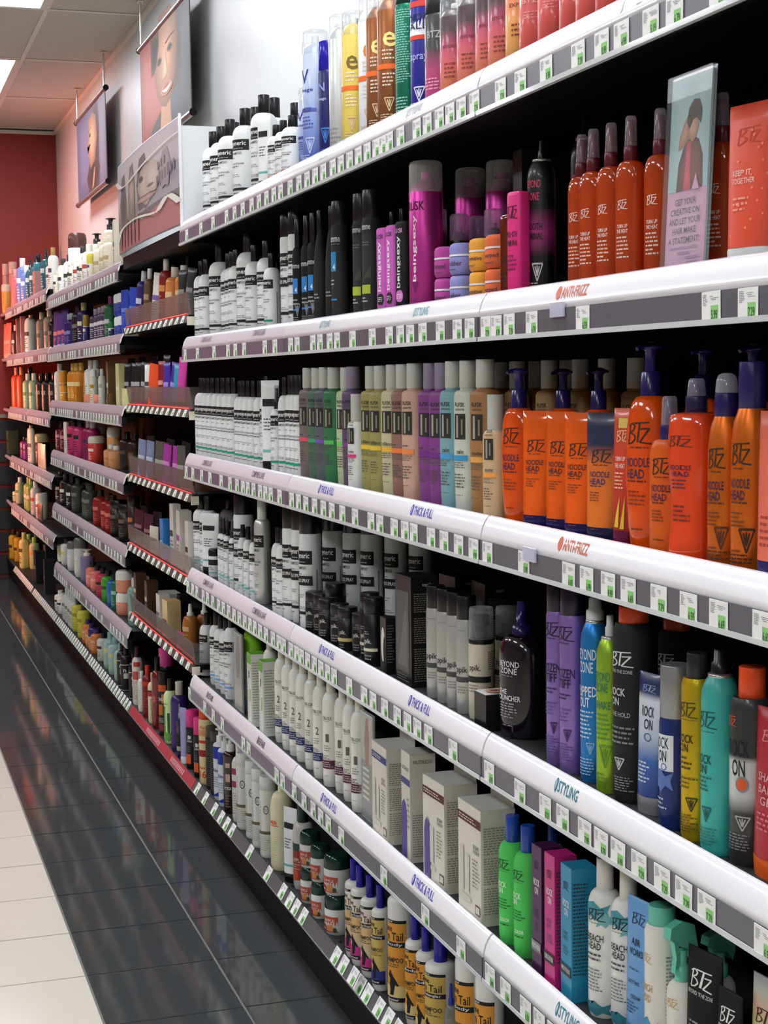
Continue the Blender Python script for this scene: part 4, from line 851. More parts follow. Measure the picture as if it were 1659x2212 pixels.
('gen',('plain', '#d8405a', '#1a1614', '#2a1a1a'),0.983,7.060,0.432,0.0320,0.125,1.0,20,'bottle','bottle','pink-red bottle with black cap, far sixth shelf',0),
('gen',('plain', '#4aa83a', '#1c1c1c', '#2a4a2a'),0.983,6.895,0.432,0.0320,0.134,1.0,20,'bottle','bottle','green bottle with pointed nozzle, far sixth shelf',0),
('gen',('plain', '#1f6ab8', '#202428', None),0.981,6.723,0.432,0.0300,0.136,1.0,20,'bottle','bottle','blue bottle with pointed nozzle, far sixth shelf',0),
('gen',('plain', '#1f6a5a', '#202824', '#9ac8b8'),0.981,6.606,0.432,0.0300,0.153,1.0,20,'bottle','bottle','teal bottle with pointed nozzle, far sixth shelf',0),
('jar',('plain', '#ee9a7a', '#f0eee6', None),0.991,6.468,0.432,0.0400,0.090,1.0,20,'jar','jar','lower coral jar with white lid, far sixth shelf',0),
('jar',('plain', '#ee9a7a', '#f0eee6', None),0.991,6.468,0.523,0.0400,0.090,1.0,20,'jar','jar','upper coral jar with white lid, far sixth shelf',0),
('gen',('plain', '#8ab0a0', '#e0e4dc', None),0.981,6.166,0.432,0.0300,0.186,1.0,20,'bottle','bottle','sea-green bottle by the tray, far sixth shelf',0),
('gen',('plain', '#e6e6dc', '#e0e0d4', '#1a1a1a'),0.985,8.744,0.140,0.0340,0.111,1.0,20,'bottle','bottle','white bottle with black label, far bottom shelf, first from left',1),
('gen',('plain', '#e6e6dc', '#e0e0d4', '#1a1a1a'),0.985,8.624,0.140,0.0340,0.111,1.0,20,'bottle','bottle','white bottle with black label, far bottom shelf, second from left',1),
('gen',('plain', '#d6d8d2', '#c8cac4', '#8a8c88'),0.981,8.395,0.140,0.0300,0.166,1.0,20,'bottle','bottle','row of silvery white bottles, far bottom shelf, first from left',1),
('gen',('plain', '#d6d8d2', '#c8cac4', '#8a8c88'),0.981,8.282,0.140,0.0300,0.166,1.0,20,'bottle','bottle','row of silvery white bottles, far bottom shelf, second from left',1),
('gen',('plain', '#d6d8d2', '#c8cac4', '#8a8c88'),0.981,8.169,0.140,0.0300,0.166,1.0,20,'bottle','bottle','row of silvery white bottles, far bottom shelf, third from left',1),
('gen',('plain', '#d6d8d2', '#c8cac4', '#8a8c88'),0.981,8.080,0.140,0.0300,0.166,1.0,20,'bottle','bottle','row of silvery white bottles, far bottom shelf, fourth from left',1),
('gen',('plain', '#ded24a', '#3a3a20', '#a8a030'),0.985,7.977,0.140,0.0340,0.165,1.0,20,'bottle','bottle','yellow bottle on the far bottom shelf, first from left',1),
('gen',('plain', '#ded24a', '#3a3a20', '#a8a030'),0.985,7.770,0.140,0.0340,0.165,1.0,20,'bottle','bottle','yellow bottle on the far bottom shelf, second from left',1),
('gen',('plain', '#e88a4a', '#3a2468', '#f0c0a0'),0.983,7.602,0.140,0.0320,0.111,1.0,20,'bottle','bottle','orange bottle with purple cap, far bottom shelf, first from left',1),
('gen',('plain', '#e88a4a', '#3a2468', '#f0c0a0'),0.983,7.477,0.140,0.0320,0.111,1.0,20,'bottle','bottle','orange bottle with purple cap, far bottom shelf, second from left',1),
('gen',('plain', '#e88a4a', '#3a2468', '#f0c0a0'),0.983,7.293,0.140,0.0320,0.111,1.0,20,'bottle','bottle','orange bottle with purple cap, far bottom shelf, third from left',1),
('jar',('plain', '#e8a070', '#3c2a70', None),0.982,7.384,0.140,0.0312,0.103,1.0,20,'jar','jar','purple-lidded peach jar, far bottom shelf',0),
('gen',('plain', '#dcdcd4', '#2a2430', '#5a2a2a'),0.981,7.083,0.140,0.0300,0.124,1.0,20,'bottle','bottle','white and dark label bottle, far bottom shelf',0),
('gen',('plain', '#a8c8c4', '#9abcb8', '#d8d88a'),0.985,6.882,0.140,0.0340,0.158,1.0,20,'bottle','bottle','pale aqua bottle, far bottom shelf, first from left',1),
('gen',('plain', '#a8c8c4', '#9abcb8', '#d8d88a'),0.985,6.741,0.140,0.0340,0.158,1.0,20,'bottle','bottle','pale aqua bottle, far bottom shelf, second from left',1),
('gen',('plain', '#a8c8c4', '#9abcb8', '#d8d88a'),0.985,6.574,0.140,0.0340,0.158,1.0,20,'bottle','bottle','pale aqua bottle, far bottom shelf, third from left',1),
('cyl',('plain', '#b9837a', '#c8a49a', None),0.984,11.549,1.863,0.0242,0.350,1.0,20,'container','container','pink grey canister stack at the far corner, second from left',1),
('cyl',('plain', '#b9837a', '#c8a49a', None),1.030,11.500,1.863,0.0289,0.361,1.0,20,'container','container','pink grey canister stack at the far corner, first from left',1),
('jar2',('plain', '#d8923a', '#d8c0b0', None),0.974,11.440,1.863,0.0312,0.202,1.0,20,'jar','jar','orange jar with pale lid, farthest top shelf',0),
('gen',('plain', '#d8707a', '#e89a9a', None),0.985,10.787,1.863,0.0340,0.262,1.0,20,'bottle','bottle','pink bottle beside the blue one, farthest top shelf',0),
('gen',('plain', '#6a80b8', '#eef0f4', '#dfe4f0'),0.991,10.377,1.863,0.0400,0.303,1.0,20,'bottle','bottle','periwinkle blue bottle with white cap, farthest top shelf, first from left',1),
('gen',('plain', '#6a80b8', '#eef0f4', '#dfe4f0'),0.991,10.115,1.863,0.0400,0.239,1.0,20,'bottle','bottle','periwinkle blue bottle with white cap, farthest top shelf, second from left',1),
('mist2',('plain', '#2a5a66', '#1c2a2e', '#b8d0d4'),0.984,9.805,1.863,0.0330,0.252,1.0,20,'bottle','bottle','teal spray with dark nozzle, farthest top shelf, first from left',1),
('mist2',('plain', '#2a5a66', '#1c2a2e', '#b8d0d4'),0.984,9.575,1.863,0.0330,0.252,1.0,20,'bottle','bottle','teal spray with dark nozzle, farthest top shelf, second from left',1),
('mist2',('plain', '#2a5a66', '#1c2a2e', '#b8d0d4'),0.984,8.962,1.863,0.0330,0.252,1.0,20,'bottle','bottle','teal spray with dark nozzle, farthest top shelf, third from left',1),
('gen',('plain', '#2a7a86', '#14181a', None),0.985,9.363,1.863,0.0344,0.250,1.0,20,'bottle','bottle','round teal bottle with black cap, farthest top shelf',0),
('box',('plain', '#b98a80', None, '#8a6058'),0.968,9.256,1.863,0.0506,0.143,0.5,20,'box','box','dusty rose carton, farthest top shelf',0),
('gen',('plain', '#f0eee8', '#b8945a', '#4a4a4a'),0.979,8.586,1.863,0.0283,0.224,1.0,20,'bottle','bottle','white bottle with gold cap, farthest top shelf',0),
('gen',('plain', '#dfe0dc', '#8a8884', '#4a4a48'),0.979,8.656,1.863,0.0340,0.164,1.0,20,'bottle','bottle','grey white bottle before the gold cap, farthest top shelf',0),
('tube',('plain', '#c87a6a', '#d8a090', '#f0a090'),0.973,11.500,1.553,0.0360,0.239,0.6,20,'tube','tube','pinkish tube with red streaks, farthest second shelf, first from left',1),
('tube',('plain', '#c87a6a', '#d8a090', '#f0a090'),0.973,11.273,1.553,0.0360,0.239,0.6,20,'tube','tube','pinkish tube with red streaks, farthest second shelf, second from left',1),
('gen',('plain', '#4a2a26', '#e8e4e0', '#e0d8d4'),0.981,10.866,1.553,0.0300,0.210,1.0,20,'bottle','bottle','white-necked dark bottle, farthest second shelf',0),
('box',('plain', '#d88a80', None, '#f4c0b4'),0.968,10.532,1.553,0.0305,0.239,0.5,20,'box','box','salmon carton, farthest second shelf, first from left',1),
('box',('plain', '#d88a80', None, '#f4c0b4'),0.964,10.195,1.553,0.0305,0.239,0.5,20,'box','box','salmon carton, farthest second shelf, second from left',1),
('domebot',('plain', '#ece8d8', '#ece8d8', '#3a342c'),0.992,9.967,1.553,0.0414,0.239,1.0,25,'bottle','bottle','large cream dome bottle, farthest second shelf',0),
('gen',('plain', '#9a8a74', '#a89c88', '#5a5048'),0.987,9.280,1.553,0.0360,0.227,1.0,20,'bottle','bottle','taupe bottle, farthest second shelf, first from left',1),
('gen',('plain', '#9a8a74', '#a89c88', '#5a5048'),0.987,8.892,1.553,0.0360,0.227,1.0,20,'bottle','bottle','taupe bottle, farthest second shelf, second from left',1),
('gen',('plain', '#d8542a', '#e8926a', None),0.989,10.987,1.211,0.0380,0.271,1.0,20,'bottle','bottle','orange red bottle with long neck, farthest third shelf, first from left',1),
('gen',('plain', '#d8542a', '#e8926a', None),0.989,10.621,1.211,0.0380,0.271,1.0,20,'bottle','bottle','orange red bottle with long neck, farthest third shelf, second from left',1),
('gen',('plain', '#a8c49a', '#e0e8d8', '#5a8a50'),0.987,10.203,1.211,0.0360,0.226,1.0,20,'bottle','bottle','pale green bottle, farthest third shelf, first from left',1),
('gen',('plain', '#a8c49a', '#e0e8d8', '#5a8a50'),0.987,9.824,1.211,0.0360,0.226,1.0,20,'bottle','bottle','pale green bottle, farthest third shelf, second from left',1),
('gen',('plain', '#2f4a2a', '#1c2a1a', None),1.047,10.679,1.211,0.0360,0.271,1.0,20,'bottle','bottle','dark green bottle, farthest third shelf',0),
('gen',('plain', '#2a2018', '#1c1612', '#8a8478'),0.989,9.419,1.211,0.0380,0.222,1.0,20,'bottle','bottle','brown black bottle with grey label, farthest third shelf, first from left',1),
('gen',('plain', '#2a2018', '#1c1612', '#8a8478'),0.989,9.093,1.211,0.0380,0.222,1.0,20,'bottle','bottle','brown black bottle with grey label, farthest third shelf, second from left',1),
('gen',('plain', '#2a2018', '#1c1612', '#8a8478'),0.989,8.748,1.211,0.0380,0.222,1.0,20,'bottle','bottle','brown black bottle with grey label, farthest third shelf, third from left',1),
('box',('plain', '#4a5238', None, '#2a3020'),0.986,11.443,0.886,0.0701,0.161,0.5,20,'box','box','dark green box, farthest fourth shelf',0),
('gen',('plain', '#7a2a80', '#241a26', '#241a26'),0.985,10.313,0.886,0.0340,0.148,1.0,20,'bottle','bottle','purple and black bottle, farthest fourth shelf, second from left',1),
('gen',('plain', '#7a2a80', '#241a26', '#241a26'),0.985,10.511,0.886,0.0340,0.148,1.0,20,'bottle','bottle','purple and black bottle, farthest fourth shelf, first from left',1),
('domebot',('plain', '#e0d8c0', '#e0d8c0', '#4a4438'),0.973,9.967,0.886,0.0360,0.234,0.6,20,'bottle','bottle','cream speckled paddle bottle, farthest fourth shelf',0),
('jar2',('plain', '#1c1a16', '#b0a070', '#2a2620'),0.995,9.555,0.886,0.0444,0.195,1.0,20,'jar','jar','black jar with gold lid rim, farthest fourth shelf',0),
('packet',('plain', '#b0a890', None, None),0.950,9.250,0.886,0.0300,0.149,0.15,20,'sachet','sachet','silvery sachet in a fan, farthest fourth shelf, first from left',1),
('packet',('plain', '#b0a890', None, None),0.950,9.091,0.886,0.0300,0.149,0.15,20,'sachet','sachet','silvery sachet in a fan, farthest fourth shelf, second from left',1),
('gen',('plain', '#8aa850', '#a8c070', '#d8d0b0'),0.987,10.343,0.570,0.0360,0.211,1.0,20,'bottle','bottle','leaf green bottle, farthest fifth shelf, first from left',1),
('gen',('plain', '#8aa850', '#a8c070', '#d8d0b0'),0.987,10.199,0.570,0.0360,0.211,1.0,20,'bottle','bottle','leaf green bottle, farthest fifth shelf, second from left',1),
('gen',('plain', '#b8c89a', '#e8e4d0', '#5a8a40'),0.985,10.940,0.570,0.0340,0.177,1.0,20,'bottle','bottle','clear green and white bottle, farthest fifth shelf, second from left',1),
('gen',('plain', '#b8c89a', '#e8e4d0', '#5a8a40'),0.985,11.171,0.570,0.0340,0.086,1.0,20,'bottle','bottle','clear green and white bottle, farthest fifth shelf, first from left',1),
('jar2',('plain', '#e6ddd0', '#e6ddd0', '#b03a2a'),0.989,9.614,0.570,0.0379,0.156,1.0,20,'jar','jar','white tub with red oval, farthest fifth shelf',0),
('gen',('plain', '#c8c8c0', '#d8d8d0', '#b04038'),0.985,9.912,0.570,0.0340,0.210,1.0,20,'bottle','bottle','pale grey bottle with red stripe, farthest fifth shelf',0),
('packet',('plain', '#3a3024', None, None),0.950,9.352,0.570,0.0300,0.113,0.15,20,'sachet','sachet','dark brown hair sachet leaning out, farthest fifth shelf',0),
('box',('plain', '#5a3026', None, '#c8b8a0'),1.191,11.500,0.140,0.1239,0.260,0.5,20,'box','box','reddish brown carton in the far corner, bottom',0),
('gen',('plain', '#d8a428', '#4a2a20', '#4a2a20'),0.979,11.500,0.140,0.0360,0.207,1.0,20,'bottle','bottle','deep yellow bottle, farthest bottom shelf, first from left',1),
('gen',('plain', '#d8a428', '#4a2a20', '#4a2a20'),0.996,11.299,0.140,0.0360,0.207,1.0,20,'bottle','bottle','deep yellow bottle, farthest bottom shelf, second from left',1),
('gen',('plain', '#dcd07a', '#c8d080', '#4a4420'),0.992,10.857,0.140,0.0360,0.241,1.0,20,'bottle','bottle','pale yellow bottle with lime cap, farthest bottom shelf',0),
('gen',('plain', '#b8c890', '#98c060', '#d89030'),1.041,11.036,0.140,0.0360,0.212,1.0,20,'bottle','bottle','pale green bottle with orange label, farthest bottom shelf, first from left',1),
('gen',('plain', '#b8c890', '#98c060', '#d89030'),1.053,10.797,0.140,0.0360,0.212,1.0,20,'bottle','bottle','pale green bottle with orange label, farthest bottom shelf, second from left',1),
('packet',('plain', '#2a48b0', None, '#6a84d8'),0.955,6.067,1.580,0.0280,0.145,0.15,20,'sachet','sachet','blue sachet at the left of the top tray, first from left',1),
('packet',('plain', '#2a48b0', None, '#6a84d8'),0.955,5.903,1.580,0.0280,0.145,0.15,20,'sachet','sachet','blue sachet at the left of the top tray, second from left',1),
('gen',('plain', '#3a2a78', '#f2f2f0', '#d8d4e8'),0.975,5.838,1.580,0.0237,0.201,1.0,30,'bottle','bottle','purple bottle with white cap in the top tray',0),
('gen',('plain', '#6a4a30', '#f0efec', '#b09070'),0.971,5.646,1.580,0.0198,0.196,1.0,30,'bottle','bottle','brown jar-bottle with black cap in the top tray',0),
('tube',('plain', '#e6e2d8', '#f4f2ec', '#7a5aa0'),0.972,5.478,1.580,0.0345,0.170,0.6,20,'tube','tube','white tube with purple pattern in the top tray',0),
('gen',('plain', '#8a2420', '#e0dccc', '#d88a4a'),0.974,5.339,1.580,0.0227,0.206,1.0,30,'bottle','bottle','cream-capped maroon bottle in the top tray',0),
('gen',('plain', '#e8924a', '#e6e0d2', '#f4d0a0'),0.993,5.286,1.580,0.0300,0.176,1.0,20,'bottle','bottle','orange bottle with white cap in the top tray, first from left',1),
('gen',('plain', '#e8924a', '#e6e0d2', '#f4d0a0'),1.011,5.196,1.580,0.0300,0.176,1.0,20,'bottle','bottle','orange bottle with white cap in the top tray, second from left',1),
('gen',('plain', '#b8b0a8', '#2a2624', '#e0d8d0'),1.030,5.243,1.580,0.0193,0.207,1.0,30,'bottle','bottle','clear bottle with dark cap in the top tray',0),
('tube',('plain', '#1c1a1c', '#2a282a', '#8a8684'),0.967,4.987,1.580,0.0260,0.146,0.6,20,'tube','tube','black tube leaning right in the top tray, first from left',1),
('tube',('plain', '#1c1a1c', '#2a282a', '#8a8684'),0.967,4.882,1.580,0.0260,0.146,0.6,20,'tube','tube','black tube leaning right in the top tray, second from left',1),
('tube',('plain', '#1a191b', '#222024', '#a8a8a8'),0.971,6.145,1.294,0.0240,0.154,0.6,20,'tube','tube','black tube leaning left in the second tray, first from left',1),
('tube',('plain', '#1a191b', '#222024', '#a8a8a8'),0.965,5.956,1.294,0.0240,0.154,0.6,20,'tube','tube','black tube leaning left in the second tray, second from left',1),
('tube',('plain', '#1a191b', '#222024', '#a8a8a8'),0.965,5.860,1.294,0.0240,0.154,0.6,20,'tube','tube','black tube leaning left in the second tray, third from left',1),
('tube',('plain', '#1a191b', '#222024', '#a8a8a8'),0.965,5.742,1.294,0.0240,0.154,0.6,20,'tube','tube','black tube leaning left in the second tray, fourth from left',1),
('tube',('plain', '#e8e6e0', '#1c1a1c', '#3a3838'),0.967,5.643,1.294,0.0260,0.144,0.6,20,'tube','tube','white tube amid black ones in the second tray',0),
('packet',('plain', '#f05a2a', None, '#f8a080'),0.956,5.522,1.294,0.0320,0.147,0.15,20,'packet','packet','orange card packet in the second tray',0),
('tube',('plain', '#8a1f24', '#1a1418', '#d8907a'),0.965,5.370,1.294,0.0240,0.153,0.6,20,'tube','tube','dark red tube in the second tray',0),
('tube',('plain', '#4a2f98', '#17141c', '#a890e0'),0.965,5.270,1.294,0.0240,0.147,0.6,20,'tube','tube','violet tube in the second tray, first from left',1),
('tube',('plain', '#4a2f98', '#17141c', '#a890e0'),0.965,5.176,1.294,0.0240,0.147,0.6,20,'tube','tube','violet tube in the second tray, second from left',1),
('tube',('plain', '#3a98b8', '#1a1c1e', None),0.964,5.114,1.294,0.0220,0.138,0.6,20,'tube','tube','turquoise tube in the second tray',0),
('tube',('plain', '#d84aa8', '#141214', None),0.965,5.050,1.294,0.0240,0.160,0.6,20,'tube','tube','magenta pink tube with black cap in the second tray',0),
('gen',('plain', '#2a1812', '#140f0c', '#5a4034'),0.981,6.272,1.035,0.0300,0.148,1.0,20,'bottle','bottle','dark brown bottle at left end of the third tray, first from left',1),
('gen',('plain', '#2a1812', '#140f0c', '#5a4034'),0.981,6.069,1.035,0.0300,0.148,1.0,20,'bottle','bottle','dark brown bottle at left end of the third tray, second from left',1),
('packet',('plain', '#8088a8', None, '#c0c4d8'),0.955,5.787,1.035,0.0280,0.136,0.15,20,'sachet','sachet','grey blue hair sachet in the third tray, first from left',1),
('packet',('plain', '#8088a8', None, '#c0c4d8'),0.955,5.610,1.035,0.0280,0.136,0.15,20,'sachet','sachet','grey blue hair sachet in the third tray, second from left',1),
('packet',('plain', '#5a564e', None, '#a8a498'),0.955,5.432,1.035,0.0280,0.140,0.15,20,'sachet','sachet','smoky clear sachet in the third tray, first from left',1),
('packet',('plain', '#5a564e', None, '#a8a498'),0.958,5.345,1.035,0.0280,0.140,0.15,20,'sachet','sachet','smoky clear sachet in the third tray, second from left',1),
('packet',('plain', '#5a564e', None, '#a8a498'),0.955,5.013,1.035,0.0280,0.140,0.15,20,'sachet','sachet','smoky clear sachet in the third tray, third from left',1),
('packet',('plain', '#a83a98', None, '#d88ac8'),0.955,5.288,1.035,0.0240,0.135,0.15,20,'sachet','sachet','magenta sachet in the third tray, first from left',1),
('packet',('plain', '#a83a98', None, '#d88ac8'),0.955,5.117,1.035,0.0240,0.135,0.15,20,'sachet','sachet','magenta sachet in the third tray, second from left',1),
('cyl',('plain', '#7a2a26', '#8a3a34', None),1.019,4.929,1.035,0.0377,0.047,1.0,20,'container','container','dim red tub at the end of the third tray',0),
('cyl',('plain', '#3a241c', '#2a1a14', '#c8703a'),0.975,6.107,0.775,0.0236,0.167,1.0,20,'container','container','brown copper canister in the fourth tray',0),
('packet',('plain', '#4a1c2c', None, '#9a6a78'),0.956,5.891,0.775,0.0340,0.132,0.15,20,'sachet','sachet','dark burgundy sachet in the fourth tray, first from left',1),
('packet',('plain', '#4a1c2c', None, '#9a6a78'),0.956,5.670,0.775,0.0340,0.132,0.15,20,'sachet','sachet','dark burgundy sachet in the fourth tray, second from left',1),
('packet',('plain', '#cfc8b4', None, '#2a2a26'),0.955,5.555,0.775,0.0300,0.097,0.15,20,'packet','packet','black and cream card in the fourth tray',0),
('box',('plain', '#3a88d0', None, '#a8d0f0'),0.965,5.383,0.775,0.0283,0.135,0.5,20,'box','box','sky blue carton in the fourth tray',0),
('box',('plain', '#d8d4c8', None, '#3a3834'),0.964,5.190,0.775,0.0257,0.201,0.5,20,'box','box','white carton with plus marks in the fourth tray',0),
('box',('plain', '#dcd8cc', None, '#a04a98'),0.970,5.074,0.775,0.0389,0.188,0.5,20,'box','box','white carton with purple triangle in the fourth tray',0),
('box',('plain', '#d4d0c4', None, '#2a2826'),0.952,4.888,0.775,0.0249,0.168,0.4,20,'box','box','small white carton with black scroll in the fourth tray',0),
('box',('plain', '#4a342a', None, '#d8c4a0'),0.973,5.990,0.510,0.0343,0.148,0.6,20,'box','box','brown and cream carton in the lowest tray, first from left',1),
('box',('plain', '#4a342a', None, '#d8c4a0'),0.970,5.726,0.510,0.0343,0.148,0.6,20,'box','box','brown and cream carton in the lowest tray, second from left',1),
('box',('plain', '#dcdad2', None, '#8a8884'),0.969,5.486,0.510,0.0305,0.129,0.6,20,'box','box','white carton in the lowest tray, second from left',1),
('box',('plain', '#dcdad2', None, '#8a8884'),1.047,5.803,0.510,0.0601,0.092,0.6,20,'box','box','white carton in the lowest tray, first from left',1),
('box',('plain', '#e8c890', None, '#6a4a2a'),0.974,5.352,0.510,0.0386,0.126,0.6,20,'box','box','carton with blonde portrait in the lowest tray',0),
('packet',('plain', '#d84a88', None, '#f090b8'),0.949,5.073,0.510,0.0220,0.060,0.15,20,'packet','packet','pink card in front of the amber sprays',0),
('mist2',('plain', '#a8682a', '#e8e4d8', '#d8b080'),0.975,5.024,0.510,0.0300,0.155,0.8,20,'bottle','bottle','amber brown spray with white nozzle in the lowest tray, second from left',1),
('mist2',('plain', '#a8682a', '#e8e4d8', '#d8b080'),1.025,5.045,0.510,0.0300,0.155,0.8,20,'bottle','bottle','amber brown spray with white nozzle in the lowest tray, first from left',1),
('tube',('plain', '#17161a', '#232126', '#5a585c'),1.037,6.464,1.294,0.0260,0.179,0.6,20,'tube','tube','dark tube in the back of the second tray, first from left',1),
('tube',('plain', '#17161a', '#232126', '#5a585c'),1.037,6.204,1.294,0.0260,0.179,0.6,20,'tube','tube','dark tube in the back of the second tray, second from left',1),
('tube',('plain', '#17161a', '#232126', '#5a585c'),1.047,5.995,1.294,0.0260,0.179,0.6,20,'tube','tube','dark tube in the back of the second tray, third from left',1),
('tube',('plain', '#17161a', '#232126', '#5a585c'),1.037,5.692,1.294,0.0260,0.179,0.6,20,'tube','tube','dark tube in the back of the second tray, fourth from left',1),
('gen',('plain', '#201c20', '#2a272b', '#6a666a'),1.069,6.085,1.580,0.0280,0.242,1.0,20,'bottle','bottle','dark bottle in the back of the top tray, first from left',1),
('gen',('plain', '#201c20', '#2a272b', '#6a666a'),1.079,5.721,1.580,0.0280,0.242,1.0,20,'bottle','bottle','dark bottle in the back of the top tray, second from left',1),
('packet',('plain', '#1c1a1e', None, '#4a484e'),1.005,5.853,1.035,0.0300,0.145,0.15,20,'sachet','sachet','black sachet in the back of the third tray, first from left',1),
('packet',('plain', '#1c1a1e', None, '#4a484e'),1.005,5.492,1.035,0.0300,0.145,0.15,20,'sachet','sachet','black sachet in the back of the third tray, second from left',1),
('packet',('plain', '#1c1a1e', None, '#4a484e'),1.005,5.232,1.035,0.0300,0.145,0.15,20,'sachet','sachet','black sachet in the back of the third tray, third from left',1),
('packet',('plain', '#2c1a24', None, '#6a4a58'),1.016,6.135,0.775,0.0340,0.126,0.15,20,'packet','packet','dark plum packet in the back of the fourth tray, first from left',1),
('packet',('plain', '#2c1a24', None, '#6a4a58'),1.016,5.819,0.775,0.0340,0.126,0.15,20,'packet','packet','dark plum packet in the back of the fourth tray, second from left',1),
('box',('plain', '#18161a', None, '#4a4644'),1.041,6.108,0.510,0.0322,0.118,0.6,20,'box','box','black carton in the back of the lowest tray, first from left',1),
('box',('plain', '#18161a', None, '#4a4644'),1.050,5.525,0.510,0.0322,0.118,0.6,20,'box','box','black carton in the back of the lowest tray, second from left',1),
('box',('plain', '#24282a', None, '#5a6266'),1.004,10.008,0.140,0.0500,0.200,0.6,20,'box','box','smoky dark carton left on the far bottom shelf, first from left',1),
('box',('plain', '#24282a', None, '#5a6266'),1.006,9.489,0.140,0.0500,0.200,0.6,20,'box','box','smoky dark carton left on the far bottom shelf, second from left',1),
('box',('plain', '#1e2224', None, '#4e565a'),1.108,10.898,0.140,0.0550,0.200,0.6,20,'box','box','blackish carton near the dim end, bottom shelf, first from left',1),
('box',('plain', '#1e2224', None, '#4e565a'),1.105,10.357,0.140,0.0550,0.200,0.6,20,'box','box','blackish carton near the dim end, bottom shelf, second from left',1),
]
TAGS = [(2,3.504,''),(2,3.448,''),(2,3.317,''),(2,3.263,''),(2,3.188,''),(2,3.136,''),(2,3.027,''),(2,2.899,''),(2,2.797,''),(2,2.734,''),(2,2.680,''),(2,2.614,''),(2,2.526,''),(2,2.446,''),(2,2.391,''),(2,2.322,'7.79'),(2,2.279,'8.79'),(2,2.228,'7.29'),(2,2.144,'6.79'),(2,1.973,'6.59'),(2,1.633,'5.99'),(2,1.554,'7.29'),(3,3.518,''),(3,3.458,''),(3,3.396,''),(3,3.324,''),(3,3.255,''),(3,3.191,''),(3,3.114,''),(3,3.026,''),(3,2.922,''),(3,2.866,''),(3,2.781,''),(3,2.720,''),(3,2.672,''),(3,2.581,''),(3,2.517,''),(3,2.448,''),(3,2.381,''),(3,2.321,'6.49'),(3,2.177,'5.99'),(3,2.020,'6.69'),(3,1.962,'6.99'),(3,1.897,'9.99'),(3,1.839,'6.69'),(3,1.757,'7.79'),(3,1.683,'6.59'),(3,1.613,'6.69'),(3,1.519,'6.69'),(3,4.761,''),(3,4.661,''),(3,4.532,''),(3,4.417,''),(3,4.269,''),(3,4.159,''),(3,4.075,''),(3,4.007,''),(3,3.954,''),(3,3.890,''),(3,3.821,''),(3,3.767,''),(3,3.714,''),(3,3.628,''),(4,4.773,''),(4,4.700,''),(4,4.638,''),(4,4.544,''),(4,4.485,''),(4,4.412,''),(4,4.334,''),(4,4.273,''),(4,4.206,''),(4,4.141,''),(4,4.078,''),(4,4.016,''),(4,3.957,''),(4,3.905,''),(4,3.848,''),(4,3.787,''),(4,3.716,''),(4,3.659,''),(4,3.614,''),(4,3.547,''),(4,3.498,''),(4,3.454,''),(4,3.401,''),(4,3.346,''),(4,3.293,''),(4,3.242,''),(4,3.192,''),(4,3.082,''),(4,2.981,''),(4,2.923,''),(4,2.850,''),(4,2.776,''),(4,2.717,''),(4,2.663,''),(4,2.604,''),(4,2.482,''),(4,2.319,'6.99'),(4,2.196,'9.99'),(4,2.102,'8.29'),(4,2.041,'10.99'),(4,1.969,'7.99'),(4,1.918,'8.79'),(4,1.868,'6.99'),(4,1.808,'7.29'),(4,1.746,'7.29'),(4,1.692,'7.29'),(4,1.637,'7.29'),(4,1.511,'6.99'),(5,4.784,''),(5,4.558,''),(5,4.439,''),(5,4.317,''),(5,4.060,''),(5,4.000,''),(5,3.704,''),(5,3.647,''),(5,3.539,''),(5,3.452,''),(5,3.375,''),(5,3.313,''),(5,3.253,''),(5,3.155,''),(5,2.868,''),(5,2.630,''),(5,2.452,''),(5,2.321,'5.99'),(5,2.257,'5.99'),(5,2.178,'6.29'),(5,2.126,'5.49'),(5,2.075,'6.99'),(1,1.986,'7.29'),(1,1.915,'10.99'),(1,1.859,'4.99'),(1,1.781,'5.19'),(1,1.722,'6.79'),(1,1.620,'5.99'),(1,2.822,''),(1,2.784,''),(1,2.721,''),(1,2.634,''),(1,2.580,''),(1,2.521,''),(1,2.472,''),(1,2.421,''),(1,2.363,''),(1,2.257,''),(1,2.182,''),(1,2.090,''),(1,3.486,''),(1,3.411,''),(1,3.344,''),(1,3.280,''),(1,3.218,''),(1,3.148,''),(1,3.091,''),(1,3.031,''),(1,2.973,''),(1,2.917,''),(1,2.862,''),(1,4.673,''),(1,4.468,''),(1,4.305,''),(1,4.136,''),(1,4.041,''),(1,3.950,''),(1,3.855,''),(1,3.778,''),(1,3.704,''),(1,3.633,''),(1,3.571,''),(2,4.739,''),(2,4.553,''),(2,4.327,''),(2,4.151,''),(2,4.064,''),(2,3.964,''),(2,3.746,''),(2,3.648,'')]
BASE_TAGS = [4.740,4.622,4.493,4.402,4.330,4.260,4.048,3.848,3.701,3.631,3.575,3.509,3.239,3.183,3.112,3.061,3.066,3.013,2.937,2.879,2.823]
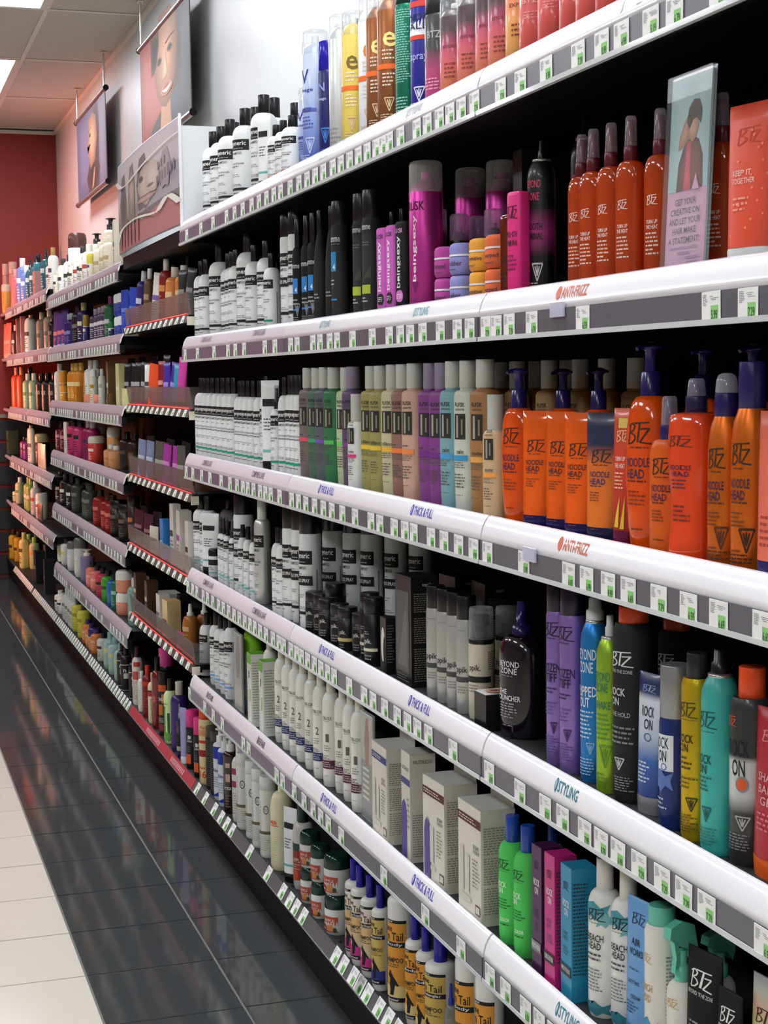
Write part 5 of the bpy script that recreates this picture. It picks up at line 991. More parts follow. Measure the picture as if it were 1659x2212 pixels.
LETTERING = [(2, 3.265, 3.188, 'STYLING', 'leaf', '#7a9aa8'), (2, 2.662, 2.583, 'STYLING', 'leaf', '#6aa0aa'), (2, 2.053, 1.952, 'ANTI-FRIZZ', 'ball', '#c8674e'), (3, 3.296, 3.179, 'THICK & FULL', 'leaf', '#4a4ab0'), (3, 2.687, 2.571, 'THICK & FULL', 'leaf', '#4a4ab0'), (3, 2.05, 1.951, 'ANTI-FRIZZ', 'ball', '#c8674e'), (4, 3.31, 3.192, 'THICK & FULL', 'leaf', '#4a4ab0'), (4, 2.71, 2.595, 'THICK & FULL', 'leaf', '#4a4ab0'), (4, 2.063, 1.986, 'STYLING', 'leaf', '#2a7a86'), (5, 3.315, 3.194, 'THICK & FULL', 'leaf', '#4a4ab0'), (5, 2.701, 2.586, 'THICK & FULL', 'leaf', '#4a4ab0'), (5, 2.062, 1.986, 'STYLING', 'leaf', '#2a7a86'), (4, 4.557, 4.418, 'COMPARE & SAVE', '', '#5a5560'), (4, 3.935, 3.798, 'COMPARE & SAVE', '', '#5a5560'), (3, 4.528, 4.403, 'COMPARE & SAVE', '', '#6a5560'), (3, 3.914, 3.784, 'COMPARE & SAVE', '', '#6a5560'), (2, 4.508, 4.374, 'COMPARE & SAVE', '', '#7a6a72'), (2, 3.873, 3.746, 'COMPARE & SAVE', '', '#7a6a72'), (5, 4.542, 4.454, 'REPAIR', 'leaf', '#4a4a50'), (5, 3.911, 3.831, 'REPAIR', 'leaf', '#4a4a50'), (1, 4.489, 4.387, 'STYLING', 'leaf', '#a8a0ac'), (1, 3.246, 3.185, 'STYLING', 'leaf', '#a8b0b4'), (1, 2.688, 2.607, 'STYLING', 'leaf', '#9aa0a8'), (1, 1.857, 1.795, 'ANTI-FRIZZ', 'ball', '#d8d0d0')]

# ------------------------------------------------------------------ shelving bays
DECK = mat('#303234', rough=0.55, noise=0.12, scale=200)
DARK = mat('#0a0a0b', rough=0.7, noise=0.05, spec=0.15)
BLACKM = mat('#0c0c0d', rough=0.5, noise=0.05, spec=0.22)
COVER = mat('#eeedf0', rough=0.16, noise=0.015, scale=8, coat=0.5)
INSERT = mat('#65646b', rough=0.3, noise=0.06, scale=40)
CLEARP = clear('#dfe4e4', 0.25, 0.05)
LIP = clear('#e6eaea', 0.55, 0.06)
CARD = mat('#f1f1ee', rough=0.5, noise=0.01)
GREEN = ink('#8fd27a')
GREY = ink('#a2a2a6')
DARKINK = ink('#2d4a2a')

COVER_PROF = [(0.9405, 0.0745), (0.9375, 0.0768), (0.9340, 0.0748), (0.9290, 0.0685), (0.9245, 0.0590), (0.9212, 0.0480), (0.9195, 0.0385), (0.9215, 0.0375), (0.926, 0.047), (0.9285, 0.057), (0.9335, 0.066), (0.9385, 0.0725)]

def cover_pt(v):
    """point on the outside of the rounded cover, v 0 (bottom) .. 1 (top)"""
    pts = [COVER_PROF[6], COVER_PROF[5], COVER_PROF[4], COVER_PROF[3], COVER_PROF[2]]
    f = max(0, min(0.999, v)) * 4
    i = int(f); f -= i
    a, b2 = pts[i], pts[i + 1]
    return a[0] + (b2[0] - a[0]) * f - 0.0006, a[1] + (b2[1] - a[1]) * f + 0.0003

TAGM = {}
def tag_mesh(price, seed):
    k = (price, seed if not price else 0)
    if k in TAGM:
        return TAGM[k]
    rnd = random.Random(str(k))
    b = MB()
    W_, H_ = 0.041, 0.0355
    b.box((-0.0004, -W_, 0), (0.0004, 0, H_), CARD)
    x = -0.0007
    def q(u0, u1, v0, v1, m, xx=x):
        b.add([(xx, -u0 * W_, v0 * H_), (xx, -u1 * W_, v0 * H_), (xx, -u1 * W_, v1 * H_), (xx, -u0 * W_, v1 * H_)], [(0, 1, 2, 3)], m)
    q(0.50, 0.90, 0.04, 0.54, GREEN)
    for i in range(7):
        v = 0.90 - i * 0.052
        q(0.08, rnd.uniform(0.22, 0.36), v - 0.028, v, GREY)
    for i in range(3):
        v = 0.84 - i * 0.055
        q(0.44 + 0.05 * i, rnd.uniform(0.62, 0.96), v - 0.025, v, GREY)
    p = price or rnd.choice(['6.99', '7.29', '5.99', '8.49', '9.99', '4.79'])
    vs, fs, asp = text2d(p)
    b.add([(x - 0.0003, -(0.54 + 0.32 * u) * W_, (0.10 + 0.30 * v) * H_) for u, v in vs], fs, DARKINK)
    TAGM[k] = b.mesh('price_tag')
    return TAGM[k]

def put_tag(shelf, y, z, price='', seed=0, x=0.9172, tilt=0.0):
    t = link('price_tag', tag_mesh(price, seed % 5), shelf)
    t.location = (x, y, z)
    t.rotation_euler = (random.uniform(-0.02, 0.02), tilt, 0)

def make_shelf(bay, y0, y1, zc, light=True, insert=INSERT, cover=COVER, splits=1, lean=0.0):
    d = MB()
    zt = zc + 0.063
    d.extrude_y([(0.9405, zt), (0.9405, zt - 0.034), (1.33, zt - 0.03), (1.33, zt)], y0 + 0.002, y1 - 0.002, BLACKM)
    d.add([(0.9405, y0 + 0.002, zt + 0.0006), (1.33, y0 + 0.002, zt + 0.0006), (1.33, y1 - 0.002, zt + 0.0006), (0.9405, y1 - 0.002, zt + 0.0006)], [(0, 1, 2, 3)], DECK)
    sh = d.build('shelf', bay)
    L = (y1 - y0) / splits
    for s in range(splits):
        a, b_ = y0 + s * L + 0.003, y0 + (s + 1) * L - 0.003
        r = MB()                                 # price channel: backing, clear bottom lip
        r.extrude_y([(0.9185, zc + 0.006), (0.9185, zc + 0.0385), (0.9215, zc + 0.0385), (0.9215, zc + 0.006)], a, b_, insert)
        r.extrude_y([(0.9160, zc), (0.9160, zc + 0.007), (0.9172, zc + 0.007), (0.9172, zc + 0.0015), (0.9235, zc + 0.0015), (0.9235, zc)], a, b_, LIP)
        r.box((0.9215, a, zc + 0.004), (0.9405, b_, zc + 0.033), BLACKM)
        r.build('price_rail', sh)
        c = MB()
        c.extrude_y([(x, zc + z) for x, z in COVER_PROF], a, b_, cover, smooth=False)
        for f in range(len(c.sm)):
            c.sm[f] = len(c.f[f]) == 4
        c.build('front_cover', sh)
    return sh

def letter_on_cover(shelf, zc, ya, yb, s, icon, col):
    m = ink(col)
    b = MB()
    span = ya - yb
    def put(vs, fs, u0, u1, v0, v1):
        out = []
        for u, v in vs:
            uu = u0 + (u1 - u0) * u
            x, z = cover_pt(v0 + (v1 - v0) * v)
            out.append((x, ya - span * uu - 0.0025 * (v - 0.5) * -1, zc + z))
        b.add(out, fs, m)
    u0 = 0.0
    if icon == 'leaf':
        vs, fs = ring2d(0.14, 18); put(vs, fs, 0.0, 0.12, 0.30, 0.78)
        vs, fs = poly2d([(0.35, 0.05), (0.75, 0.2), (0.8, 0.7), (0.45, 0.95), (0.55, 0.5)]); put(vs, fs, 0.0, 0.12, 0.30, 0.78)
        u0 = 0.15
    elif icon == 'ball':
        vs, fs = disc2d(18); put(vs, fs, 0.0, 0.15, 0.30, 0.78)
        u0 = 0.18
    vs, fs, asp = text2d(s)
    vs, fs = slice_v(vs, fs)
    put(vs, fs, u0, 1.0, 0.34, 0.72)
    b.build('lettering', shelf)

def slice_v(vs, fs):
    bm = bmesh.new()
    bv = [bm.verts.new((x, y, 0)) for x, y in vs]
    for f in fs:
        try:
            bm.faces.new([bv[i] for i in f])
        except ValueError:
            pass
    for v in (0.25, 0.5, 0.75):
        bmesh.ops.bisect_plane(bm, geom=bm.verts[:] + bm.edges[:] + bm.faces[:], plane_co=(0, v, 0), plane_no=(0, 1, 0))
    bm.verts.index_update()
    r = ([(v.co.x, v.co.y) for v in bm.verts], [tuple(v.index for v in f.verts) for f in bm.faces])
    bm.free()
    return r

def make_bay(y0, y1, label, top):
    e = bpy.data.objects.new('shelving_bay', None); COL.objects.link(e)
    tag(e, label, 'shelving', 'shelving bays')
    b = MB(); b.box((1.335, y0, 0.0), (1.362, y1, top), DARK); b.build('back_panel', e)
    k = MB()
    k.extrude_y([(0.950, 0.001), (0.944, 0.100), (0.952, 0.104), (1.335, 0.104), (1.335, 0.001)], y0 + 0.0005, y1 - 0.0005, BLACKM)
    k.build('kick_plate', e)
    d = MB()
    d.extrude_y([(0.9345, 0.140), (0.9345, 0.128), (0.944, 0.105), (1.335, 0.105), (1.335, 0.140)], y0 + 0.001, y1 - 0.001, BLACKM)
    d.add([(0.9345, y0 + 0.001, 0.1406), (1.335, y0 + 0.001, 0.1406), (1.335, y1 - 0.001, 0.1406), (0.9345, y1 - 0.001, 0.1406)], [(0, 1, 2, 3)], DECK)
    for i in range(int((y1 - y0) / 0.10)):       # rows of slots punched in the deck
        yy = y0 + 0.05 + i * 0.10
        for n in range(6):
            d.add([(0.955 + n * 0.012, yy, 0.1411), (0.962 + n * 0.012, yy, 0.1411), (0.962 + n * 0.012, yy + 0.012, 0.1411), (0.955 + n * 0.012, yy + 0.012, 0.1411)], [(0, 1, 2, 3)], DARK)
    return e, d.build('base_deck', e)

BASE_INS = mat('#5b5d5d', rough=0.3, noise=0.08, scale=60)
BASE_RED = mat('#b0404a', rough=0.3, noise=0.05, scale=30)
def base_strip(bd, y0, y1, red=False):
    r = MB()
    r.extrude_y([(0.9175, 0.121), (0.9185, 0.124), (0.9335, 0.1505), (0.9355, 0.150), (0.934, 0.135), (0.922, 0.120)], y0 + 0.003, y1 - 0.003, BASE_RED if red else BASE_INS)
    r.tube([(0.9175, y0 + 0.003, 0.1222), (0.9175, y1 - 0.003, 0.1222)], 0.0018, mat('#6b6d6c', rough=0.25), 6)
    return r.build('price_rail', bd)
BASE_TILT = math.atan2(0.0150, 0.0265)
SHELF = {}
Y = [1.118, 2.337, 3.55, 4.778]
ZR = [1.783, 1.436, 1.086, 0.737, 0.406]
names = [('nearest black shelving bay holding orange and coloured styling products', 1.118, 2.337),
         ('middle black shelving bay with pastel bottles and white boxed kits', 2.337, 3.55),
         ('black shelving bay of white bottles with black caps', 3.55, 4.778)]
INS = [INSERT, INSERT, mat('#75697a', rough=0.3, noise=0.06, scale=40)]  # white-bottle bay: pink reflection put into the insert's mauve colour
COV = [COVER, COVER, mat('#e6e0e6', rough=0.2, noise=0.015, scale=8, coat=0.4)]
for n, (lab, a, b_) in enumerate(names):
    e, bd = make_bay(a, b_, lab, 1.84)
    base_strip(bd, a, b_)
    for row in range(5):
        SHELF[(row + 1, n)] = (make_shelf(e, a, b_, ZR[row], insert=INS[n], cover=COV[n], splits=2 if n == 2 and row in (1,) else 1), ZR[row])
    for y in BASE_TAGS:
        if a < y < b_:
            put_tag(bd, y, 0.1245, '', int(y * 100), x=0.9172, tilt=BASE_TILT)
def bay_of(y):
    return 0 if y < Y[1] else 1 if y < Y[2] else 2
for row, y, p in TAGS:
    sh, zc = SHELF[(row, bay_of(y - 0.03))]
    put_tag(sh, y, zc + 0.0025, p, int(y * 1000))
for row, ya, yb, s, icon, col in LETTERING:
    sh, zc = SHELF[(row, bay_of(yb))]
    letter_on_cover(sh, zc, ya, yb, s, icon, col)
# two clear channel clips on the nearest bay
for row, y in ((2, 2.03), (3, 2.13)):
    sh, zc = SHELF[(row, 0)]
    c = MB(); c.box((0.9135, y - 0.022, zc + 0.026), (0.9165, y + 0.022, zc + 0.046), clear('#d9d9ee', 0.5)); c.build('clip', sh)

# far bays
FAR_COVER = mat('#b9b4bc', rough=0.22, noise=0.02, scale=8, coat=0.4)
FAR_INS = mat('#77757c', rough=0.3, noise=0.06)
ZC = [1.753, 1.485, 1.213, 0.957, 0.68, 0.369]
ZD = [1.80, 1.49, 1.148, 0.823, 0.507]
for lab, a, b_, zs in (('far black shelving bay right before the tray bay', 6.0, 7.22, ZC), ('second far shelving bay with mauve and golden products', 7.22, 8.44, ZC),
                       ('farthest but one shelving bay with cream and teal bottles', 8.44, 9.66, ZD), ('farthest shelving bay ending at the red wall', 9.66, 10.92, ZD)):
    last = b_ > 10
    e, bd = make_bay(a, 11.62 if last else b_, lab, 1.84)
    rail = base_strip(bd, a, b_)
    for i in range(18):
        put_tag(bd, b_ - 0.03 - i * 0.066, 0.1245, '', i, x=0.9172, tilt=BASE_TILT)
    for z in zs:
        sh = make_shelf(e, a, b_, z, insert=FAR_INS, cover=FAR_COVER)
        if last:
            q = MB(); q.box((0.95, b_, z + 0.03), (1.33, 11.60, z + 0.063), BLACKM); q.build('end_deck', sh)
            q = MB(); q.tube([(0.935, b_ - 0.005, z + 0.045), (0.94, b_ + 0.5, z + 0.05)], 0.012, FAR_COVER, 8); q.build('edge_tube', sh)
        for i in range(14):
            if random.random() < 0.85:
                put_tag(sh, b_ - 0.05 - i * 0.082, z + 0.0025, '', i)
        q = MB(); q.extrude_y([(x + 0.001, z + zz) for x, zz in COVER_PROF], a + 0.0005, a + 0.0028, mat('#f2efe2', rough=0.3, noise=0)); q.build('end_cap', sh)

# tray bay
e, bd = make_bay(4.778, 6.0, 'shelving bay with translucent grey trays and a photo header', 1.84)
base_strip(bd, 4.778, 6.0, red=True)
for y0_, y1_ in ((5.62, 5.36), (5.15, 4.93)):
    q = MB()
    for i in range(11):
        u0, u1 = i / 11, (i + 0.72) / 11
        q.add([(0.9215 + 0.0085 * v - 0.0012, y0_ + (y1_ - y0_) * u, 0.1300 + 0.0150 * v) for u, v in ((u0, 0), (u1, 0), (u1, 1), (u0, 1))], [(0, 1, 2, 3)], ink('#d68a92'))
    q.build('lettering', bd)
TRAY = clear('#8a8784', 0.36, 0.12, 0.35)
REDLINE = mat('#ff4a3c', rough=0.3, noise=0, emit=0.28)  # red plastic, no lamp; faint glow added to brighten the edge strips
for n, zc in enumerate([1.56, 1.274, 1.015, 0.755, 0.49]):
    d = MB()
    d.extrude_y([(0.962, zc + 0.020), (0.957, zc + 0.004), (1.33, zc - 0.004), (1.33, zc + 0.020)], 4.781, 5.997, BLACKM)
    sh = d.build('tray_shelf', e)
    w = MB()
    xf_ = 0.946 if n < 3 else 0.938
    w.extrude_y([(xf_ + 0.004, zc + 0.02), (xf_ - 0.006, zc + 0.088), (xf_ - 0.0035, zc + 0.088), (xf_ + 0.0065, zc + 0.02)], 4.785, 5.993, TRAY)
    for yy in (4.784, 5.994):
        w.add([(xf_, yy, zc + 0.02), (xf_ - 0.005, yy, zc + 0.088), (xf_ + 0.16, yy, zc + 0.088), (xf_ + 0.30, yy, zc + 0.02)], [(0, 1, 2, 3)], TRAY)
    w.build('tray_front', sh)
    r = MB()
    r.extrude_y([(xf_ - 0.012, zc - 0.004), (xf_ - 0.002, zc + 0.021), (xf_ + 0.0, zc + 0.020), (xf_ - 0.009, zc - 0.005)], 4.785, 5.993, mat('#4a4c4b', rough=0.3))
    r.box((xf_ - 0.009, 4.785, zc - 0.005), (0.962, 5.993, zc + 0.003), BLACKM)
    r.build('price_rail', sh)
    rl = MB(); rl.tube([(xf_ - 0.0035, 4.80, zc + 0.0225), (xf_ - 0.0035, 5.98, zc + 0.0225)], 0.0022, REDLINE, 6); rl.build('red_edge_strip', sh)
    cp = MB(); cp.box((xf_ - 0.008, 5.994, zc - 0.01), (xf_ + 0.045, 6.0, zc + 0.02), mat('#f0ead2', rough=0.4, noise=0)); cp.build('bracket_cap', sh)
    cp = MB(); cp.box((xf_ - 0.008, 4.779, zc - 0.012), (xf_ + 0.016, 4.785, zc + 0.014), mat('#f0ead2', rough=0.4, noise=0)); cp.build('bracket_cap', sh)
    for i in range(12):
        t = link('price_tag', tag_mesh('', i % 5), sh)
        t.location = (xf_ - 0.0125, 5.95 - i * 0.098, zc - 0.004); t.scale = (1, 1, 0.68); t.rotation_euler = (0, math.atan2(0.010, 0.025), 0)

# photo header on the tray bay
d = MB(); d.box((0.94, 4.782, 1.795), (1.33, 5.996, 1.84), BLACKM); d.build('header_shelf', e)
hb = bpy.data.objects.new('header_panel', None); COL.objects.link(hb); hb.location = (0.93, 5.38, 1.84)
tag(hb, 'translucent photo header with faces and wavy white lines over the trays', 'header sign')
FILM = mat('#a59a9d', rough=0.5, noise=0.05, scale=4)
q = MB()
n = 16
vs, fs = [], []
for i in range(n + 1):
    y = 0.605 - 1.21 * i / n
    bow = 0.012 * math.sin(math.pi * i / n)
    vs += [(-0.004 - bow, y, 0.008), (-0.004 - bow, y, 0.328), (0.000 - bow, y, 0.328), (0.000 - bow, y, 0.008)]
for i in range(n):
    for k in range(4):
        a, b_ = i * 4 + k, i * 4 + (k + 1) % 4
        fs.append((a, b_, b_ + 4, a + 4))
q.add(vs, fs, FILM, True); q.add(vs[:4], [(0, 1, 2, 3)], FILM); q.add(vs[-4:], [(3, 2, 1, 0)], FILM)
q.build('printed_film', hb)
for yy in (-0.604, 0.598):
    q = MB(); q.box((0.001, yy, 0.0), (0.40, yy + 0.006, 0.30), mat('#e9edee', rough=0.3, noise=0.02)); q.build('side_panel', hb)
q = MB(); q.box((-0.007, -0.609, 0.0), (0.001, -0.602, 0.335), mat('#f4f4f2', rough=0.25, noise=0)); q.build('corner_trim', hb)
def pic(name, parent, items, yspan, zspan, xfun):
    """flat print: items (2-D shape, box u0 u1 v0 v1, colour)"""
    b = MB()
    for n_, (shape, (u0, u1, v0, v1), h) in enumerate(items):
        vs, fs = shape
        if max(len(f) for f in fs) > 4 or (u1 - u0) > 0.15:
            vs, fs = slice2d(vs, fs, 0.125)
        out = []
        for u, v in vs:
            uu, vv = u0 + (u1 - u0) * u, v0 + (v1 - v0) * v
            out.append((xfun(uu) - 0.0003 - 0.00006 * n_, yspan[0] + (yspan[1] - yspan[0]) * uu, zspan[0] + (zspan[1] - zspan[0]) * vv))
        b.add(out, fs, ink(h))
    return b.build(name, parent)
def soft(shape, box, c0, c1, n=5, du=0.0, dv=0.0, shrink=0.55):
    """nested copies of a shape running from colour c0 (edge) to c1 (middle)"""
    u0, u1, v0, v1 = box
    a, b_ = [[int(c.lstrip('#')[i:i + 2], 16) for i in (0, 2, 4)] for c in (c0, c1)]
    out = []
    for i in range(n):
        f = i / max(1, n - 1)
        s = 1 - f * shrink
        cu, cv = (u0 + u1) / 2 + du * f * (u1 - u0), (v0 + v1) / 2 + dv * f * (v1 - v0)
        c = '#%02x%02x%02x' % tuple(int(round(p + (q_ - p) * f)) for p, q_ in zip(a, b_))
        out.append((shape, (cu - s * (u1 - u0) / 2, cu + s * (u1 - u0) / 2, cv - s * (v1 - v0) / 2, cv + s * (v1 - v0) / 2), c))
    return out
def smooth_line(pts, n=6):
    out = []
    for i in range(len(pts) - 1):
        p0, p1, p2, p3 = pts[max(i - 1, 0)], pts[i], pts[i + 1], pts[min(i + 2, len(pts) - 1)]
        for k in range(n):
            t = k / n
            out.append(tuple(0.5 * (2 * b_ + (c - a) * t + (2 * a - 5 * b_ + 4 * c - d) * t * t + (3 * b_ - a - 3 * c + d) * t ** 3) for a, b_, c, d in zip(p0, p1, p2, p3)))
    return out + [pts[-1]]
def oval(n=22):
    return disc2d(n)
SQ = ([(0, 0), (1, 0), (1, 1), (0, 1)], [(0, 1, 2, 3)])
def wave(pts, w):
    return strokes2d([smooth_line(pts)], w)
LENS = poly2d([(0.5, 0), (0.8, 0.15), (1.0, 0.5), (0.8, 0.85), (0.5, 1), (0.2, 0.85), (0.0, 0.5), (0.2, 0.15)])
STRAND = poly2d([(0.2, 0.0), (0.5, 0.05), (0.8, 0.0), (1.0, 0.55), (0.75, 1.0), (0.3, 0.95), (0.0, 0.5)])
hx = lambda u: -0.004 - 0.012 * math.sin(math.pi * u)
pic('picture_print', hb, [
    *soft(SQ, (0.0, 1.0, 0.62, 1.0), '#a99d9f', '#b3a6a6', 4, shrink=0.3),
    (poly2d([(0, 0), (1, 0), (1, 0.6), (0.86, 0.95), (0.72, 0.52), (0.5, 0.72), (0.2, 0.72), (0.08, 0.45)]), (0.0, 1.0, 0.0, 0.33), '#a96a68'),
    (SQ, (0.56, 1.0, 0.38, 0.62), '#8d878f'), (poly2d([(0, 0), (1, 0.3), (1, 1), (0.3, 0.8)]), (0.36, 1.0, 0.30, 0.46), '#989196'),
    *soft(STRAND, (0.05, 0.20, 0.20, 0.86), '#6d5d5a', '#544542', 4), *soft(STRAND, (0.23, 0.38, 0.22, 0.90), '#6f5f5a', '#8b766d', 4), *soft(LENS, (0.25, 0.37, 0.40, 0.82), '#8b766d', '#a98f84', 4),
    *soft(STRAND, (0.40, 0.60, 0.32, 0.90), '#6a5853', '#5a4944', 3), *soft(LENS, (0.42, 0.72, 0.34, 0.80), '#9a877e', '#b8a196', 6), *soft(LENS, (0.55, 0.78, 0.42, 0.78), '#ab978d', '#c0aa9e', 4),
    *soft(LENS, (0.40, 0.72, 0.39, 0.46), '#9a7a72', '#b5918a', 4), (strokes2d([smooth_line([(0, 0.5), (0.3, 0.75), (0.5, 0.6), (0.7, 0.75), (1, 0.4)])], 0.16), (0.42, 0.70, 0.425, 0.465), '#5d4541'),
    *soft(LENS, (0.44, 0.53, 0.61, 0.68), '#7d685f', '#3f3330', 4), (LENS, (0.58, 0.68, 0.515, 0.545), '#7d655c'), *soft(STRAND, (0.76, 0.9, 0.42, 0.80), '#938588', '#a08d8c', 3),
    *[(SQ, (0.72 + 0.035 * i, 0.742 + 0.035 * i, 0.47 + 0.012 * i, 0.57 + 0.012 * i + 0.02 * (i % 3 == 1)), '#6f6168') for i in range(7)],
    *[(SQ, (0.74 + 0.04 * i, 0.762 + 0.04 * i, 0.62 + 0.015 * i, 0.70 + 0.015 * i), '#6f6168') for i in range(3)],
    *[(STRAND, (0.06 + 0.07 * i, 0.09 + 0.07 * i, 0.02, 0.26 + 0.03 * (i % 3)), '#94595a') for i in range(6)],
    (wave([(0, 0.6), (0.06, 0.25), (0.14, 0.08), (0.3, 0.12), (0.6, 0.5), (0.85, 0.75), (1, 0.8)], 0.07), (0.0, 1.0, 0.70, 0.90), '#cfc3c1'),
    (wave([(0, 0.1), (0.06, 0.45), (0.15, 0.62), (0.4, 0.66), (0.7, 0.45), (0.78, 0.62), (0.87, 0.85), (1, 0.4)], 0.07), (0.0, 1.0, 0.10, 0.36), '#d6d0c6')],
    (0.603, -0.603), (0.012, 0.326), hx)

# hanging posters by the wall
ALU = mat('#c9c9c6', rough=0.28, metal=0.9, noise=0.02)
def poster(y0, y1, z0, z1, label, items, back):
    p = bpy.data.objects.new('hanging_poster', None); COL.objects.link(p); p.location = (1.30, (y0 + y1) / 2, z0)
    tag(p, label, 'poster')
    hw, h = (y1 - y0) / 2, z1 - z0
    s = MB(); s.box((-0.0015, -hw, 0.01), (0.0015, hw, h - 0.01), mat(back, rough=0.5, noise=0.05, scale=3)); s.build('sheet', p)
    for zz, nm in ((h, 'top_bar'), (0.0, 'bottom_bar')):
        b = MB(); b.tube([(0, -hw - 0.02, zz), (0, hw + 0.02, zz)], 0.014, ALU, 12); bo = b.build(nm, p)
        for yy in (-hw - 0.028, hw + 0.022):
            c = MB(); c.tube([(0, yy, zz), (0, yy + 0.008, zz)], 0.016, BLACKM, 12); c.build('end_cap', bo)
    for yy in (-hw + 0.03, hw - 0.03):
        b = MB(); b.tube([(0, yy, h), (0, yy, Z_CEIL - z0)], 0.006, ALU, 8); b.box((-0.012, yy - 0.03, Z_CEIL - z0 - 0.004), (0.012, yy + 0.03, Z_CEIL - z0 - 0.001), BAR); b.build('hanger_rod', p)
    pic('picture_print', p, items, (hw - 0.002, -hw + 0.002), (0.012, h - 0.012), lambda u: -0.0018)
FACE = poly2d([(0.5, 0), (0.72, 0.06), (0.9, 0.25), (1.0, 0.55), (0.95, 0.85), (0.75, 1.0), (0.3, 1.0), (0.08, 0.8), (0.0, 0.5), (0.12, 0.2), (0.3, 0.05)])
poster(6.43, 7.62, 2.455, 2.935, 'large hanging poster of a smiling face on coral and grey', [
    *soft(SQ, (0.0, 0.60, 0.0, 1.0), '#7c403a', '#94564e', 5, shrink=0.4), *soft(SQ, (0.52, 1.0, 0.0, 1.0), '#46494c', '#55585b', 5, shrink=0.4), (poly2d([(0, 0), (1, 0), (0.95, 0.7), (0.6, 1.0), (0.3, 0.6)]), (0.12, 0.62, 0.0, 0.22), '#4a4341'),
    (poly2d([(0, 0), (1, 0), (0.9, 1), (0.2, 1)]), (0.42, 0.64, 0.05, 0.38), '#a67d63'), (STRAND, (0.62, 0.86, 0.30, 1.0), '#544842'),
    *soft(FACE, (0.30, 0.78, 0.22, 1.12), '#77543f', '#b38a70', 9, du=0.05, dv=0.02, shrink=0.75), *soft(poly2d([(0, 0), (0.6, 0.1), (1, 0.6), (1, 1), (0, 1)]), (0.25, 0.42, 0.62, 1.0), '#4a3a33', '#2f2522', 3),
    *soft(LENS, (0.36, 0.49, 0.64, 0.74), '#8a6852', '#2b211e', 5), *soft(LENS, (0.57, 0.71, 0.68, 0.78), '#a98168', '#2b211e', 5), (strokes2d([smooth_line([(0, 0), (0.5, 0.7), (1, 0.6)])], 0.22), (0.56, 0.73, 0.80, 0.84), '#46332b'),
    *soft(poly2d([(0, 0), (0.9, 0.05), (0.6, 1.0), (0.4, 1.0)]), (0.49, 0.60, 0.49, 0.72), '#b08669', '#c8a184', 4), *soft(LENS, (0.44, 0.69, 0.32, 0.45), '#a6705f', '#8c4a42', 4), (poly2d([(0, 0.6), (0.25, 0.25), (0.5, 0.1), (0.8, 0.3), (1, 0.75), (0.75, 0.62), (0.5, 0.55), (0.25, 0.55)]), (0.47, 0.66, 0.345, 0.425), '#d8cdc2')], '#5f6265')
poster(8.76, 9.95, 2.46, 2.955, 'farther hanging poster of a face in profile on lavender', [
    *soft(SQ, (0.0, 0.84, 0.0, 1.0), '#53506a', '#66627c', 5, shrink=0.4), *soft(SQ, (0.78, 1.0, 0.0, 1.0), '#6c6f84', '#7f8296', 4, shrink=0.4), *soft(STRAND, (0.34, 0.80, -0.02, 0.42), '#4a3836', '#332626', 4), *soft(STRAND, (0.52, 0.80, 0.3, 1.0), '#4a3a36', '#332827', 4),
    *soft(poly2d([(0.3, 0.0), (0.75, 0.1), (1.0, 0.5), (0.9, 0.9), (0.6, 1.0), (0.2, 0.95), (0.12, 0.62), (0.0, 0.48), (0.12, 0.42), (0.08, 0.30), (0.18, 0.22)]), (0.38, 0.72, 0.28, 0.92), '#86654f', '#bd967a', 7, shrink=0.7),
    *soft(LENS, (0.43, 0.53, 0.65, 0.72), '#9a7a64', '#33272a', 4), *soft(LENS, (0.41, 0.50, 0.43, 0.49), '#a87a68', '#8a4a46', 3), (strokes2d([smooth_line([(0, 0), (0.5, 0.6), (1, 0.8)])], 0.25), (0.42, 0.54, 0.74, 0.77), '#4a382f'),
    *soft(poly2d([(0, 0), (0.5, 0.1), (1, 1), (0.6, 1)]), (0.52, 0.66, 0.02, 0.26), '#8a6a58', '#b58d74', 4)], '#77748a')

# ------------------------------------------------------------------ products: shapes
def clampl(v, a, b):
    return max(a, min(b, v))

def body_bottle(r, h, k, sh, cb, nr, n=2.0, foot=0.94, flat=1.0):
    """straight body, rounded shoulder from sh to cb, neck of nr * r"""
    S = [(0.0, r * foot * 0.93, k, n), (0.004, r * foot, k, n), (0.014, r, k, n), (h * sh * 0.5, r, k, n), (h * sh, r, k, n)]
    kk = 1 if k >= 0.95 else k
    for i in range(1, 7):
        a = i / 6 * math.pi / 2
        f = math.sin(a)
        rr = r * (nr + (1 - nr) * math.cos(a) ** flat)
        ke = k + (1 - k) * (i / 6) ** 2
        S.append((h * (sh + (cb - sh) * f), rr, ke, n + (2 - n) * i / 6))
    return S

def cap_cyl(mb, z0, z1, r, m, k=1.0, seg=20, bev=0.08):
    e = min(bev * r, (z1 - z0) * 0.2)
    mb.loft([(z0, r * 0.985, k, 2), (z0 + e * 0.3, r, k, 2), (z1 - e, r * 0.97, k, 2), (z1 - e * 0.3, r * 0.945, k, 2), (z1, r * 0.88, k, 2)], m, seg)

def part(name, fn):
    b = MB(); fn(b)
    return (name, b.mesh(name))

